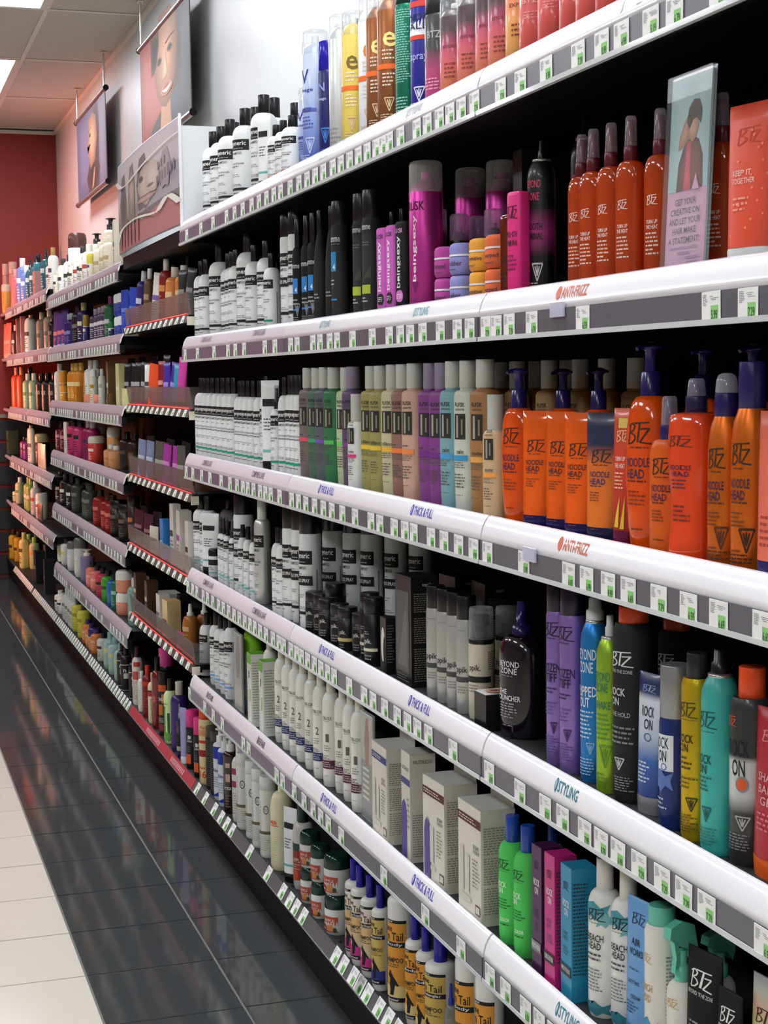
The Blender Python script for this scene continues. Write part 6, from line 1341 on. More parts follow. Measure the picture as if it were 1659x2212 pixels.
def as_mat(sp, **kw):
    if not isinstance(sp, (str, tuple)):
        return sp
    if isinstance(sp, str):
        return mat(sp, **kw)
    if sp[0] == 'grad':
        return grad(sp[1])
    if sp[0] == 'glass':
        return mat(sp[1], rough=0.06, trans=0.55, noise=0.0, coat=0.3)
    if sp[0] == 'satin':
        return mat(sp[1], rough=0.34, metal=0.55, noise=0.02)
    if sp[0] == 'matte':
        return mat(sp[1], rough=0.6, noise=0.03, spec=0.25)
    if sp[0] == 'gloss':
        return mat(sp[1], rough=0.12, noise=0.02, coat=0.6)
    if sp[0] == 'frost':
        return mat(sp[1], rough=0.45, trans=0.25, noise=0.02)
    if sp[0] == 'clear':
        return clear(sp[1], sp[2] if len(sp) > 2 else 0.2)
    return mat(sp[1])

CLEARCAP = clear('#cfd3d3', 0.16, 0.06)
SMOKECAP = clear('#6f6a72', 0.30, 0.08)
FROSTCAP = clear('#dcdcd8', 0.30, 0.25, 0.4)

def pump_head(mb, z0, h, r, m, top=None, long=True):
    """collar, stem and spouted head facing the aisle"""
    mb.loft([(z0, r * 1.1, 1, 2), (z0 + 0.46 * h, r * 1.05, 1, 2), (z0 + 0.48 * h, r * 0.95, 1, 2)], m, 18)
    mb.loft([(z0 + 0.48 * h, r * 0.62, 1, 2), (z0 + 0.66 * h, r * 0.58, 1, 2), (z0 + 0.84 * h, r * 0.62, 1, 2), (z0 + 0.89 * h, r * 0.95, 1, 2)], m, 16)
    mb.loft([(z0 + 0.885 * h, r * 1.30, 1, 2), (z0 + 0.90 * h, r * 1.36, 1, 2), (z0 + 0.94 * h, r * 1.34, 1, 2), (z0 + 0.95 * h, r * 1.2, 1, 2), (z0 + h, r * 0.5, 1, 2)], m, 20)
    if long:
        mb.tube([(0, 0, z0 + 0.92 * h), (-r * 1.5, 0, z0 + 0.93 * h), (-r * 2.3, 0, z0 + 0.88 * h)], [r * 0.36, r * 0.3, r * 0.22], m, 8)

def build_kind(kind, r, h, k, st):
    """returns ([(part name, mesh)], body sections for the print)"""
    bm_ = as_mat(st.get('b', '#dddddd'), **st.get('bk', dict(rough=0.32)))
    cm = as_mat(st.get('c', '#151416'), **st.get('ck', dict(rough=0.28)))
    P_ = []
    n = 2.0
    if kind in ('gen', 'gen2', 'gen3', 'gen3b', 'gencan', 'tri', 'domebot', 'smallcapcan', 'rusksmall'):
        sh, cb, cr, fl = {'gen': (0.70, 0.815, 0.44, 1.0), 'gen2': (0.70, 0.80, 0.52, 1.0), 'gen3': (0.735, 0.785, 0.44, 1.0), 'gen3b': (0.83, 0.885, 0.30, 1.0), 'gencan': (0.74, 0.81, 0.58, 0.8),
                          'tri': (0.70, 0.82, 0.52, 1.0), 'domebot': (0.70, 0.93, 0.32, 0.7), 'smallcapcan': (0.66, 0.74, 0.60, 0.9), 'rusksmall': (0.66, 0.72, 0.60, 1.0)}[kind]
        S = body_bottle(r, h, k, sh, cb, cr * 0.9, flat=fl)
        P_.append(part('body', lambda b: b.loft(S, bm_)))
        P_.append(part('cap', lambda b: cap_cyl(b, h * cb - 0.001, h, r * cr, cm)))
    elif kind == 'can':
        cf = st.get('cf', 0.80)
        S = [(0, r * 0.90, 1, 2), (0.004, r * 0.97, 1, 2), (0.008, r, 1, 2), (h * cf * 0.5, r, 1, 2), (h * cf - 0.006, r, 1, 2), (h * cf, r * 0.93, 1, 2), (h * cf + 0.004, r * 0.86, 1, 2)]
        P_.append(part('body', lambda b: b.loft(S, bm_)))
        P_.append(part('cap', lambda b: cap_cyl(b, h * cf, h, r * st.get('cr', 0.96), cm)))
    elif kind in ('clearcan', 'clearcan2', 'clearcan3', 'clearbot'):
        cf = {'clearcan': 0.82, 'clearcan2': 0.79, 'clearcan3': 0.725, 'clearbot': 0.78}[kind]
        S = [(0, r * 0.92, 1, 2), (0.006, r, 1, 2), (h * cf * 0.5, r, 1, 2), (h * cf, r, 1, 2)]
        for i in range(1, 6):
            a = i / 5 * math.pi / 2
            S.append((h * (cf + 0.09 * math.sin(a)), r * (0.3 + 0.62 * math.cos(a)), 1, 2))
        P_.append(part('body', lambda b: b.loft(S, bm_)))
        P_.append(part('nozzle', lambda b: cap_cyl(b, h * (cf + 0.085), h * (cf + 0.14), r * 0.28, as_mat(st.get('noz', '#e8e8e4')), seg=12)))
        P_.append(part('overcap', lambda b: b.loft([(h * cf, r * 0.99, 1, 2), (h * 0.97, r * 0.97, 1, 2), (h * 0.99, r * 0.93, 1, 2), (h, r * 0.8, 1, 2)], st.get('over', CLEARCAP), bottom=False)))
    elif kind == 'clearcan4':
        S = [(0, r * 0.92, 1, 2), (0.006, r, 1, 2), (h * 0.35, r, 1, 2), (h * 0.675, r, 1, 2), (h * 0.68, r * 0.97, 1, 2)]
        P_.append(part('body', lambda b: b.loft(S, bm_)))
        P_.append(part('collar', lambda b: cap_cyl(b, h * 0.675, h * 0.72, r * 0.99, cm)))
        P_.append(part('pump', lambda b: (cap_cyl(b, h * 0.715, h * 0.84, r * 0.48, cm, seg=14), cap_cyl(b, h * 0.84, h * 0.93, r * 0.66, cm, seg=14))))
        P_.append(part('overcap', lambda b: b.loft([(h * 0.72, r * 0.96, 1, 2), (h * 0.97, r * 0.95, 1, 2), (h, r * 0.9, 1, 2)], CLEARCAP, bottom=False)))
    elif kind == 'slope':
        S = [(0, r * 0.92, 1, 2), (0.006, r, 1, 2), (h * 0.3, r, 1, 2), (h * 0.52, r * 0.97, 1, 2), (h * 0.66, r * 0.8, 1, 2), (h * 0.76, r * 0.58, 1, 2), (h * 0.80, r * 0.46, 1, 2)]
        P_.append(part('body', lambda b: b.loft(S, bm_)))
        P_.append(part('cap', lambda b: cap_cyl(b, h * 0.795, h, r * 0.48, cm)))
    elif kind == 'flat':
        S = [(0, r * 0.94, k, 3.5), (0.004, r, k, 3.5), (h * 0.5, r, k, 3.5), (h - 0.006, r, k, 3.5), (h - 0.002, r * 0.95, k, 3.5), (h, r * 0.85, k * 0.95, 3.5)]
        P_.append(part('body', lambda b: b.loft(S, bm_, seg=28)))
    elif kind == 'rusk':
        S = [(0, r * 0.86, k, 2.6), (0.005, r * 0.90, k, 2.6), (h * 0.16, r * 0.95, k, 2.6), (h * 0.42, r, k, 2.6), (h * 0.775, r * 0.985, k, 2.6), (h * 0.795, r * 0.93, k, 2.5), (h * 0.805, r * 0.80, k, 2.3), (h * 0.81, r * 0.58, 0.95, 2), (h * 0.83, r * 0.55, 1, 2)]
        P_.append(part('body', lambda b: b.loft(S, bm_)))
        P_.append(part('cap', lambda b: cap_cyl(b, h * 0.822, h, r * 0.60, cm)))
    elif kind == 'tube':
        cz = h * 0.125
        S = []
        for i in range(9):
            f = i / 8
            S.append((cz + (h - cz) * f, r * (0.92 + 0.10 * f), k * (1 - f) ** 0.85 + 0.035 * f + 0.02, 2.0 + 0.6 * f))
        S.append((h + 0.0003, r * 1.02, 0.03, 2.6))
        P_.append(part('body', lambda b: b.loft(S, bm_, seg=28)))
        P_.append(part('cap', lambda b: b.loft([(0, r * 0.86, k, 2.2), (0.003, r * 0.89, k, 2.2), (cz * 0.9, r * 0.93, k, 2.2), (cz, r * 0.90, k, 2.2)], cm)))
    elif kind == 'pump':
        S = body_bottle(r, h, k, 0.50, 0.745, 0.36, flat=0.75, foot=0.80)
        S[0] = (0, r * 0.76, k, 2); S[1] = (0.004, r * 0.80, k, 2); S[2] = (h * 0.12, r * 0.90, k, 2); S[3] = (h * 0.34, r, k, 2)
        P_.append(part('body', lambda b: b.loft(S, bm_)))
        P_.append(part('pump', lambda b: pump_head(b, h * 0.735, h * 0.262, r * 0.36, cm)))
        if st.get('top'):
            P_.append(part('pump_button', lambda b: b.loft([(h * 0.975, r * 0.36, 1, 2), (h * 0.99, r * 0.30, 1, 2), (h, r * 0.1, 1, 2)], as_mat(st['top']), seg=16)))
    elif kind == 'pump2':
        S = body_bottle(r, h, k, 0.74, 0.80, 0.5, flat=0.9)
        P_.append(part('body', lambda b: b.loft(S, bm_)))
        P_.append(part('pump', lambda b: pump_head(b, h * 0.79, h * 0.21, r * 0.5, cm, long=False)))
    elif kind in ('mist', 'mist2', 'wavy'):
        if kind == 'wavy':
            S = [(h * 0.80 * f, r * (0.93 + 0.07 * math.cos(f * 2 * math.pi * 1.25 + 0.3)) * (0.9 if f in (0,) else 1), k, 2.8) for f in [i / 14 for i in range(15)]]
            S += [(h * 0.812, r * 0.8, k, 2.6), (h * 0.818, r * 0.4, 1, 2)]
            nb, nr = 0.815, 0.36
        else:
            S = body_bottle(r, h, k, 0.62, 0.735, 0.38, flat=0.8) if kind == 'mist' else body_bottle(r, h, k, 0.58, 0.76, 0.30, flat=0.9)
            nb, nr = (0.73, 0.40) if kind == 'mist' else (0.755, 0.32)
        P_.append(part('body', lambda b: b.loft(S, bm_)))
        if kind == 'mist2':
            P_.append(part('nozzle', lambda b: b.loft([(h * nb, r * nr * 1.15, 1, 2), (h * (nb + 0.07), r * nr * 1.15, 1, 2), (h * (nb + 0.075), r * nr * 0.72, 1, 2), (h * 0.95, r * nr * 0.62, 1, 2), (h, r * nr * 0.5, 1, 2)], cm, seg=16)))
        else:
            P_.append(part('collar', lambda b: cap_cyl(b, h * nb, h * (nb + 0.09), r * nr * 1.12, cm)))
            P_.append(part('nozzle', lambda b: b.loft([(h * (nb + 0.085), r * nr * 0.62, 1, 2), (h * 0.965, r * nr * 0.52, 1, 2), (h * 0.97, r * nr * 0.4, 1, 2)], cm, seg=14)))
            P_.append(part('overcap', lambda b: b.loft([(h * (nb + 0.088), r * nr * 0.98, 1, 2), (h * 0.985, r * nr * 0.84, 1, 2), (h, r * nr * 0.66, 1, 2)], st.get('over', CLEARCAP), seg=18, bottom=False)))
    elif kind == 'navycan':
        S = [(0, r * 0.90, 1, 2), (0.006, r, 1, 2), (h * 0.4, r, 1, 2), (h * 0.62, r * 0.985, 1, 2), (h * 0.72, r * 0.86, 1, 2), (h * 0.78, r * 0.66, 1, 2)]
        P_.append(part('body', lambda b: b.loft(S, bm_)))
        P_.append(part('collar', lambda b: cap_cyl(b, h * 0.772, h * (0.90 if st.get('over') else 1.0), r * 0.66, cm)))
        if st.get('over'):
            P_.append(part('overcap', lambda b: b.loft([(h * 0.90, r * 0.62, 1, 2), (h * 0.96, r * 0.58, 1, 2), (h * 0.99, r * 0.46, 1, 2), (h, r * 0.25, 1, 2)], st['over'], seg=18)))
    elif kind in ('nozcan', 'blowcan'):
        S = [(0, r * 0.90, 1, 2), (0.004, r * 0.97, 1, 2), (0.008, r, 1, 2), (h * 0.4, r, 1, 2), (h * 0.76, r, 1, 2), (h * 0.80, r * 0.96, 1, 2), (h * 0.845, r * 0.78, 1, 2), (h * 0.87, r * 0.6, 1, 2)]
        P_.append(part('body', lambda b: b.loft(S, bm_)))
        P_.append(part('rim', lambda b: b.loft([(h * 0.862, r * 0.62, 1, 2), (h * 0.868, r * 0.66, 1, 2), (h * 0.88, r * 0.66, 1, 2), (h * 0.884, r * 0.5, 1, 2)], mat('#b8bab8', rough=0.25, metal=0.8, noise=0), seg=18)))
        rr = 0.62 if kind == 'blowcan' else st.get('nr', 0.26)
        P_.append(part('nozzle', lambda b: b.loft([(h * 0.882, r * rr, 1, 2), (h * 0.93, r * rr, 1, 2), (h * 0.94, r * rr * 0.75, 1, 2), (h * 0.995, r * rr * 0.7, 1, 2), (h, r * rr * 0.55, 1, 2)], cm, seg=14)))
    elif kind == 'cyl':
        S = [(0, r * 0.96, 1, 2), (0.003, r, 1, 2), (h * 0.4, r, 1, 2), (h * 0.76, r, 1, 2), (h * 0.765, r * 0.97, 1, 2)]
        P_.append(part('body', lambda b: b.loft(S, bm_)))
        P_.append(part('lid', lambda b: cap_cyl(b, h * 0.77, h, r * 0.99, cm, bev=0.05)))
    elif kind in ('jar', 'jar2', 'jar3'):
        lf = {'jar': 0.60, 'jar2': 0.74, 'jar3': 0.66}[kind]
        S = [(0, r * 0.86, 1, 2), (h * 0.05, r * 0.95, 1, 2), (h * 0.14, r, 1, 2), (h * lf - 0.004, r, 1, 2), (h * lf, r * 0.94, 1, 2)]
        P_.append(part('body', lambda b: b.loft(S, bm_, seg=28)))
        if kind == 'jar':
            P_.append(part('ring', lambda b: b.loft([(h * lf - 0.001, r * 1.005, 1, 2), (h * lf + 0.0022, r * 1.005, 1, 2)], mat('#f3eef0', rough=0.4, noise=0), seg=28)))
        z0 = h * lf + (0.0022 if kind == 'jar' else 0)
        P_.append(part('lid', lambda b: b.loft([(z0, r * 0.99, 1, 2), (z0 + (h - z0) * 0.6, r, 1, 2), (z0 + (h - z0) * 0.88, r * 0.93, 1, 2), (h, r * 0.78, 1, 2)], cm, seg=28)))
    elif kind == 'trigger':
        S = body_bottle(r, h, k, 0.50, 0.60, 0.36)
        P_.append(part('body', lambda b: b.loft(S, bm_)))
        def trig(b):
            z = h * 0.595
            b.loft([(z, r * 0.46, 1, 2), (h * 0.70, r * 0.46, 1, 2), (h * 0.705, r * 0.30, 1, 2), (h * 0.80, r * 0.28, 1, 2)], cm, seg=14)
            prof = [(-r * 1.25, h * 0.90), (-r * 1.15, h * 0.97), (-r * 0.3, h), (r * 0.7, h * 0.96), (r * 1.0, h * 0.80), (r * 0.75, h * 0.72), (r * 0.3, h * 0.80), (-r * 0.5, h * 0.84)]
            b.extrude_y(prof, -r * 0.30, r * 0.30, cm)
            b.extrude_y([(-r * 0.85, h * 0.88), (-r * 0.5, h * 0.86), (-r * 0.42, h * 0.74), (-r * 0.75, h * 0.66), (-r * 0.62, h * 0.76)], -r * 0.18, r * 0.18, cm)
        P_.append(part('trigger_head', trig))
    elif kind == 'box':
        S = [(0, r, k, 99), (h, r, k, 99)]
        def bx(b):
            e = 0.0009
            b.loft([(0, r - e, (r * k - e) / (r - e), 60), (e, r, k, 60), (h - e, r, k, 60), (h, r - e, (r * k - e) / (r - e), 60)], bm_, seg=32, smooth=False)
        # a plain carton: flat faces with folded edges
        def carton(b):
            a, d = r, r * k
            b.box((-d, -a, 0), (d, a, h), bm_)
            if st.get('topm'):
                b.add([(-d, -a, h + 0.0003), (d, -a, h + 0.0003), (d, a, h + 0.0003), (-d, a, h + 0.0003)], [(0, 1, 2, 3)], as_mat(st['topm']))
        P_.append(part('carton', carton))
        def flap(b):
            a, d = r, r * k
            b.box((-d + 0.0004, -a + 0.0004, h), (d - 0.0004, a - 0.0004, h + 0.0008), as_mat(st.get('topm', st.get('b', '#dddddd'))))
        P_.append(part('lid_flap', flap))
        if st.get('card'):
            def card(b):
                a, d = r, r * k
                b.box((d - 0.002, -a + 0.001, h), (d - 0.0008, a - 0.001, h + st['card']), bm_)
                b.box((d - 0.0025, -a * 0.6, h + st['card'] * 0.45), (d - 0.0022, a * 0.6, h + st['card'] * 0.55), ink('#a8a69c'))
            P_.append(part('header_card', card))
    elif kind == 'packet':
        S = [(0, r, 0.05, 4), (h * 0.04, r, 0.06, 4), (h * 0.25, r, k, 3), (h * 0.6, r, k, 3), (h * 0.9, r, 0.08, 4), (h, r, 0.04, 4)]
        P_.append(part('pouch', lambda b: b.loft(S, bm_, seg=20)))
    else:
        raise ValueError(kind)
    return P_, S

# ------------------------------------------------------------------ products: print
def print_mesh(kind, S, r, h, k, prints, seed):
    b = MB()
    rnd = random.Random(seed)
    def sec(z):
        for (z0, a0, k0, n0), (z1, a1, k1, n1) in zip(S, S[1:]):
            if z <= z1:
                f = 0 if z1 == z0 else clampl((z - z0) / (z1 - z0), 0, 1)
                return a0 + (a1 - a0) * f, k0 + (k1 - k0) * f, n0 + (n1 - n0) * f
        return S[-1][1:]
    def sp(t, z, off):
        if kind == 'box':
            d = r * k
            if t <= 1.0:                           # front face: t -1..1
                return (-d - off, -t * r, z)
            return (-d + (t - 1.0) * d * 1.0, -r - off, z)   # side face: t 1..3
        a, kk, n = sec(z)
        e = 2.0 / n
        c, s = math.cos(t), math.sin(t)
        x = -(a * kk) * math.copysign(abs(c) ** e, c)
        y = -a * math.copysign(abs(s) ** e, s)
        nx, ny = -c / max(kk, 0.15), -s
        l = math.hypot(nx, ny) or 1
        return (x + off * nx / l, y + off * ny / l, z)
    lay = 0
    for p in prints:
        lay += 1
        off = 0.00035 + 0.00012 * min(lay, 12)
        ty = p[0]
        if ty == 'b':                              # band / panel
            _, z0, z1, t0, t1, h_ = p[:6]
            nt = 1 if kind == 'box' else max(1, int(abs(t1 - t0) / 0.22))
            nz = max(1, int((z1 - z0) / 0.12)) if kind in ('tube', 'wavy', 'rusk') else 1
            vs = [sp(t0 + (t1 - t0) * i / nt, h * (z0 + (z1 - z0) * j / nz), off) for j in range(nz + 1) for i in range(nt + 1)]
            fs = [(j * (nt + 1) + i, j * (nt + 1) + i + 1, (j + 1) * (nt + 1) + i + 1, (j + 1) * (nt + 1) + i) for j in range(nz) for i in range(nt)]
            b.add(vs, fs, as_mat(h_, rough=INK, noise=0.0), True)
            continue
        if ty == 'l':                              # rows of fine print
            _, z0, z1, nrow, t0, t1, h_ = p[:7]
            mm = ink(h_)
            for i in range(nrow):
                zc = z0 + (z1 - z0) * (i + 0.5) / nrow
                hh = (z1 - z0) / nrow * 0.40
                t = t0
                tend = t0 + (t1 - t0) * rnd.uniform(0.6, 1.0)
                while t < tend - 0.02:
                    w = rnd.uniform(0.10, 0.32) if kind != 'box' else rnd.uniform(0.08, 0.25)
                    te = min(t + w, tend)
                    b.add([sp(t, h * (zc - hh / 2), off), sp(te, h * (zc - hh / 2), off), sp(te, h * (zc + hh / 2), off), sp(t, h * (zc + hh / 2), off)], [(0, 1, 2, 3)], mm)
                    t = te + 0.06
            continue
        # shapes: ('t', text, zc, zh, tc, tw, col) ; ('v', ...) vertical text ; ('s', name, ...)
        _, what, zc, zh, tc, tw, h_ = p[:7]
        if ty in ('t', 'v'):
            vs, fs, asp = text2d(what)
        elif what == 'btz':
            vs, fs = strokes2d(BTZ, 0.075)
        elif what == 'flame':
            vs, fs = strokes2d(FLAME, 0.10)
        elif what == 'horse':
            vs, fs = poly2d(HORSE)
        elif what == 'ring':
            vs, fs = ring2d()
        elif what == 'arch':
            vs, fs = poly2d([(0, 0), (1, 0), (1, 0.8), (0.85, 0.93), (0.5, 1.0), (0.15, 0.93), (0, 0.8)])
        elif what == 'splash':
            vs, fs = poly2d([(0, 0), (0.3, 0.2), (0.5, 0.0), (0.7, 0.3), (1, 0.1), (0.9, 0.5), (1.0, 0.9), (0.7, 0.7), (0.45, 1.0), (0.3, 0.6), (0.05, 0.8), (0.12, 0.4)])
        elif what == 'tri':
            vs, fs = [(0, 0), (1, 0), (1, 1)], [(0, 1, 2)]
        else:
            vs, fs = disc2d(16)
        if ty == 'v':                              # reads from bottom to top
            vs = [(1 - v, u) for u, v in vs]
        if kind != 'box':
            vs, fs = slice2d(vs, fs, clampl(0.22 / max(tw, 0.05), 0.06, 1.0))
        out = [sp(tc + (u - 0.5) * tw, h * (zc + (v - 0.5) * zh), off) for u, v in vs]
        b.add(out, fs, as_mat(h_, rough=INK, noise=0.0))
    return b.mesh('printed_label')

K_ = '#141315'
WH = '#f5f5f2'
def generic(stripe, two=False, sc=1.0):
    p = [('b', 0.545, 0.66, -1.15, 0.95, K_), ('t', 'generic', 0.612, 0.058, -0.02, 1.45, WH), ('l', 0.558, 0.574, 1, -0.45, 0.7, '#c8c8c8'),
         ('t', 'SHAMPOO', 0.515, 0.026, -0.2, 1.15, '#3a3a3c'), ('l', 0.455, 0.475, 1, -0.75, 0.0, '#8a8a8e'),
         ('t', 'CONDITIONER', 0.405, 0.018, -0.1, 1.3, '#5a5a5e'), ('l', 0.36, 0.39, 1, -0.75, 0.5, '#6a6a6e'), ('l', 0.26, 0.30, 2, -0.75, 0.3, '#9a9a9e'), ('l', 0.165, 0.195, 2, -0.75, 0.6, '#6c6c70'),
         ('b', 0.125, 0.150, -0.85, 0.85, stripe), ('l', 0.085, 0.105, 1, -0.75, 0.2, '#3c3c40'), ('b', 0.10, 0.50, 1.30, 1.42, '#8a8a8c')]
    if two:
        p += [('b', 0.37, 0.45, -1.15, 0.95, K_), ('t', 'PLUS SPRAY', 0.41, 0.03, 0, 1.4, WH)]
    return p

STY = {}
for key, col in (('k', K_), ('o', '#e8692e'), ('m', '#d8457e'), ('t', '#2a9a78'), ('c', '#7cc4c4'), ('b', '#7fb0e8'), ('d', '#8a9a80')):
    STY['gen_' + key] = dict(b='#eef0ef', bk=dict(rough=0.28, noise=0.01), c='#151416', pr=generic(col))
STY['gen_can'] = dict(b='#e6e8e7', c='#131214', cf=0.80, pr=generic(K_, True))
STY['gen_big'] = dict(b=('satin', '#d9dbd4'), c='#d5d7d0', pr=generic('#d9dbd4'))
STY['gen_tube'] = dict(b='#eceeed', c='#131214', pr=[('l', 0.45, 0.6, 4, -0.6, 0.5, '#55555a'), ('b', 0.22, 0.25, -0.8, 0.8, '#6fb8b0'), ('b', 0.72, 0.80, -0.8, 0.6, K_)])
STY['gen_mist'] = dict(b='#eceeed', c='#19181a', over=SMOKECAP, pr=generic('#2a9a78'))
STY['gen_mistk'] = dict(b='#eceeed', c='#19181a', over=SMOKECAP, pr=generic('#7cc4c4'))
STY['gen_jar'] = dict(b='#eceeed', c='#17161a', pr=[('b', 0.42, 0.62, -1.2, 1.2, K_), ('l', 0.25, 0.38, 2, -0.8, 0.8, '#55555a'), ('b', 0.14, 0.18, -1.3, 1.4, '#7cc4c4')])
FL = lambda c: [('s', 'flame', 0.16, 0.11, 0.45, 0.75, c), ('l', 0.05, 0.10, 3, -0.6, 1.0, c)]
STY['ice'] = dict(b=('grad', ((0.0, '#3b52b8'), (0.35, '#8fa6dc'), (0.8, '#c3cfe6'))), pr=[('t', 'V', 0.66, 0.10, 0.0, 0.9, '#3a3f96'), ('t', 'Image', 0.56, 0.035, 0.1, 1.3, '#3a3f96'), ('b', 0.405, 0.43, -0.6, 1.0, '#5b66b0'), ('t', 'FREEZE', 0.42, 0.03, 0.0, 1.2, '#2c3490'), ('l', 0.28, 0.38, 4, -0.4, 1.0, '#4a58a8'), *FL('#b9c8ee')])
STY['navy'] = dict(b='#1e2063', c='#2320a0', ck=dict(rough=0.18), cf=0.76, pr=[('t', 'N', 0.62, 0.07, 0.2, 0.8, '#9aa4d8'), ('t', 'image', 0.52, 0.03, 0.2, 1.1, '#c8cce8'), ('s', 'flame', 0.22, 0.12, 0.6, 0.9, '#3f7fd0'), ('l', 0.05, 0.12, 3, -0.4, 1.0, '#4a58b0')])
STY['silverw'] = dict(b=('satin', '#dadddb'), pr=[('l', 0.05, 0.2, 5, -0.5, 1.0, '#8a8a88')])
def ee(tc='#f4e28a'):
    return [('t', 'e', 0.62, 0.10, 0.75, 0.95, tc), ('b', 0.42, 0.455, -0.8, 1.5, '#ee6a26'), ('l', 0.48, 0.56, 3, 0.2, 1.2, '#e8d8c0'), ('l', 0.30, 0.40, 4, 0.2, 1.1, '#e8d8c0'), ('s', 'flame', 0.18, 0.09, 0.7, 0.7, '#d8b890'), ('l', 0.04, 0.12, 5, 0.0, 1.2, '#d8c0a0')]
STY['yel_e'] = dict(b='#dcc25c', pr=ee('#7a6428')); STY['brown_e'] = dict(b=('gloss', '#5a2c20'), c='#4a2318', cf=0.88, cr=0.7, pr=ee('#f4e8b0')); STY['white_e'] = dict(b='#e4e6e8', pr=ee('#e08a3a')); STY['tan_e'] = dict(b=('satin', '#9a5f38'), pr=ee('#f4e28a'))
STY['green'] = dict(b=('satin', '#1f7a60'), c='#17302a', cf=0.9, pr=[('l', 0.3, 0.86, 30, -0.6, 1.4, '#8fd0bc'), ('l', 0.08, 0.2, 5, -0.5, 1.2, '#8fd0bc')])
STY['bluewhite'] = dict(b='#26268a', c='#e0e2e4', cf=0.92, pr=[('b', 0.62, 0.915, -1.6, 1.6, '#e6e8ec'), ('b', 0.84, 0.885, -1.4, 1.4, '#d8443c'), ('b', 0.585, 0.62, -1.6, 1.6, '#d8482e'), ('t', 'NDE', 0.76, 0.05, 0.35, 1.5, '#22264a'), ('t', 'ALE', 0.69, 0.05, 0.35, 1.5, '#22264a'), ('t', 'spray', 0.44, 0.06, 0.4, 1.3, '#aab4e8'), *FL('#d8dcf0')])
STY['blackpink'] = dict(b=('grad', ((0.0, '#2a2226'), (0.08, '#c84a84'), (0.38, '#b84a78'), (0.62, '#3a3a3c'))), c='#2a2a2c', pr=[('t', 'BTZ', 0.62, 0.06, 0.4, 1.0, '#b9b4b4'), ('l', 0.15, 0.26, 4, -0.3, 1.0, '#e8a0c0')])
STY['sunset'] = dict(b=('grad', ((0.0, '#d88a5a'), (0.35, '#e0706a'), (0.55, '#b84a6a'), (0.75, '#4a3a3c'))), over=CLEARCAP, pr=[('t', 'BEYOND', 0.5, 0.03, 0.5, 1.0, '#7a3a3a'), ('l', 0.2, 0.36, 4, 0.1, 1.0, '#8a4038')])
STY['gold'] = dict(b=('grad', ((0.0, '#dca860'), (0.5, '#e09a52'), (1.0, '#c85a52'))), pr=[('t', 'EXPOS', 0.62, 0.04, 0.5, 1.1, '#7a3a30'), ('l', 0.3, 0.45, 3, 0.1, 1.1, '#7a3a30')])
STY['coral'] = dict(b=('grad', ((0.0, '#d0574a'), (0.5, '#c94a44'), (1.0, '#b85a60'))), pr=[('l', 0.5, 0.6, 3, 0.0, 1.0, '#e89a90'), ('t', 'BTZ', 0.72, 0.06, 0.4, 1.0, '#e8b0a8')])
STY['mousse'] = dict(b=('matte', '#1b1b1d'), c='#161517', pr=[('t', 'emme', 0.56, 0.035, 0.1, 1.5, '#c8c8ca'), ('b', 0.31, 0.45, -0.5, 0.55, '#2f80c8'), ('t', '4', 0.345, 0.045, 0.25, 0.35, WH), ('l', 0.2, 0.27, 2, -0.5, 0.8, '#b0b0b2'), ('b', 0.155, 0.17, -0.5, 0.6, '#3a7ad0'), *FL('#9a9a9c')])
STY['blackbot'] = dict(b=('matte', '#262626'), c='#171617', pr=[('l', 0.22, 0.28, 2, -0.3, 0.7, '#a0a0a2')])
STY['emme'] = dict(b=('matte', '#2e2f2d'), c='#1d1c1e', cf=0.80, pr=[('b', 0.625, 0.735, -0.75, 1.0, '#161617'), ('t', 'emme', 0.68, 0.04, 0.1, 1.4, '#d0d0d0'), ('l', 0.637, 0.65, 1, -0.5, 0.8, '#909090'), ('b', 0.42, 0.58, -0.6, 0.35, '#2f86b8'), ('t', '4', 0.455, 0.05, 0.05, 0.35, '#e8f0f4'), ('l', 0.3, 0.36, 2, -0.6, 0.5, '#b8b8b8'), ('b', 0.18, 0.195, -0.6, 0.4, '#2f86b8')])
STY['emmeg'] = dict(b=('matte', '#333432'), c='#1b1a1c', cf=0.78, pr=[('b', 0.66, 0.75, -0.75, 0.85, '#1b1b1c'), ('t', 'emme', 0.705, 0.035, 0.05, 1.2, '#d0d0d0'), ('l', 0.56, 0.60, 2, -0.5, 0.6, '#707070'), ('s', 'tri', 0.36, 0.10, 0.2, 0.9, '#3c3d34'), ('b', 0.19, 0.26, -0.8, 0.6, '#a8b83a'), ('l', 0.12, 0.17, 2, -0.6, 0.3, '#c8c8c8')])
def sexy(c1, c2, rnd_='#151316'):
    return [('t', 'RUSK', 0.90, 0.05, -0.05, 1.2, c1), ('v', 'beingsexy', 0.56, 0.56, 0.0, 0.34, c2), ('s', 'disc', 0.19, 0.13, 0.1, 0.85, rnd_), ('l', 0.16, 0.22, 3, -0.2, 0.42, '#e8e8e8')]
STY['pinksexy'] = dict(b=('matte', '#cf62c0'), pr=sexy('#2a1a2c', '#f4eef4'))
STY['blacksexy'] = dict(b=('matte', '#1a191c'), pr=sexy('#e6a0d8', '#e8e6ea', '#d070c0'))
STY['magenta'] = dict(b=('satin', '#cf3f9f'), over=FROSTCAP, noz='#cf3f9f', pr=[('t', 'RUSK', 0.70, 0.06, 0.1, 1.3, '#3a1230'), ('v', 'beingsexy', 0.42, 0.44, 0.1, 0.36, '#f4e4f0'), ('s', 'flame', 0.16, 0.07, 0.1, 0.45, '#7a2060'), ('l', 0.05, 0.10, 2, -0.6, 0.9, '#8a2a6a')])
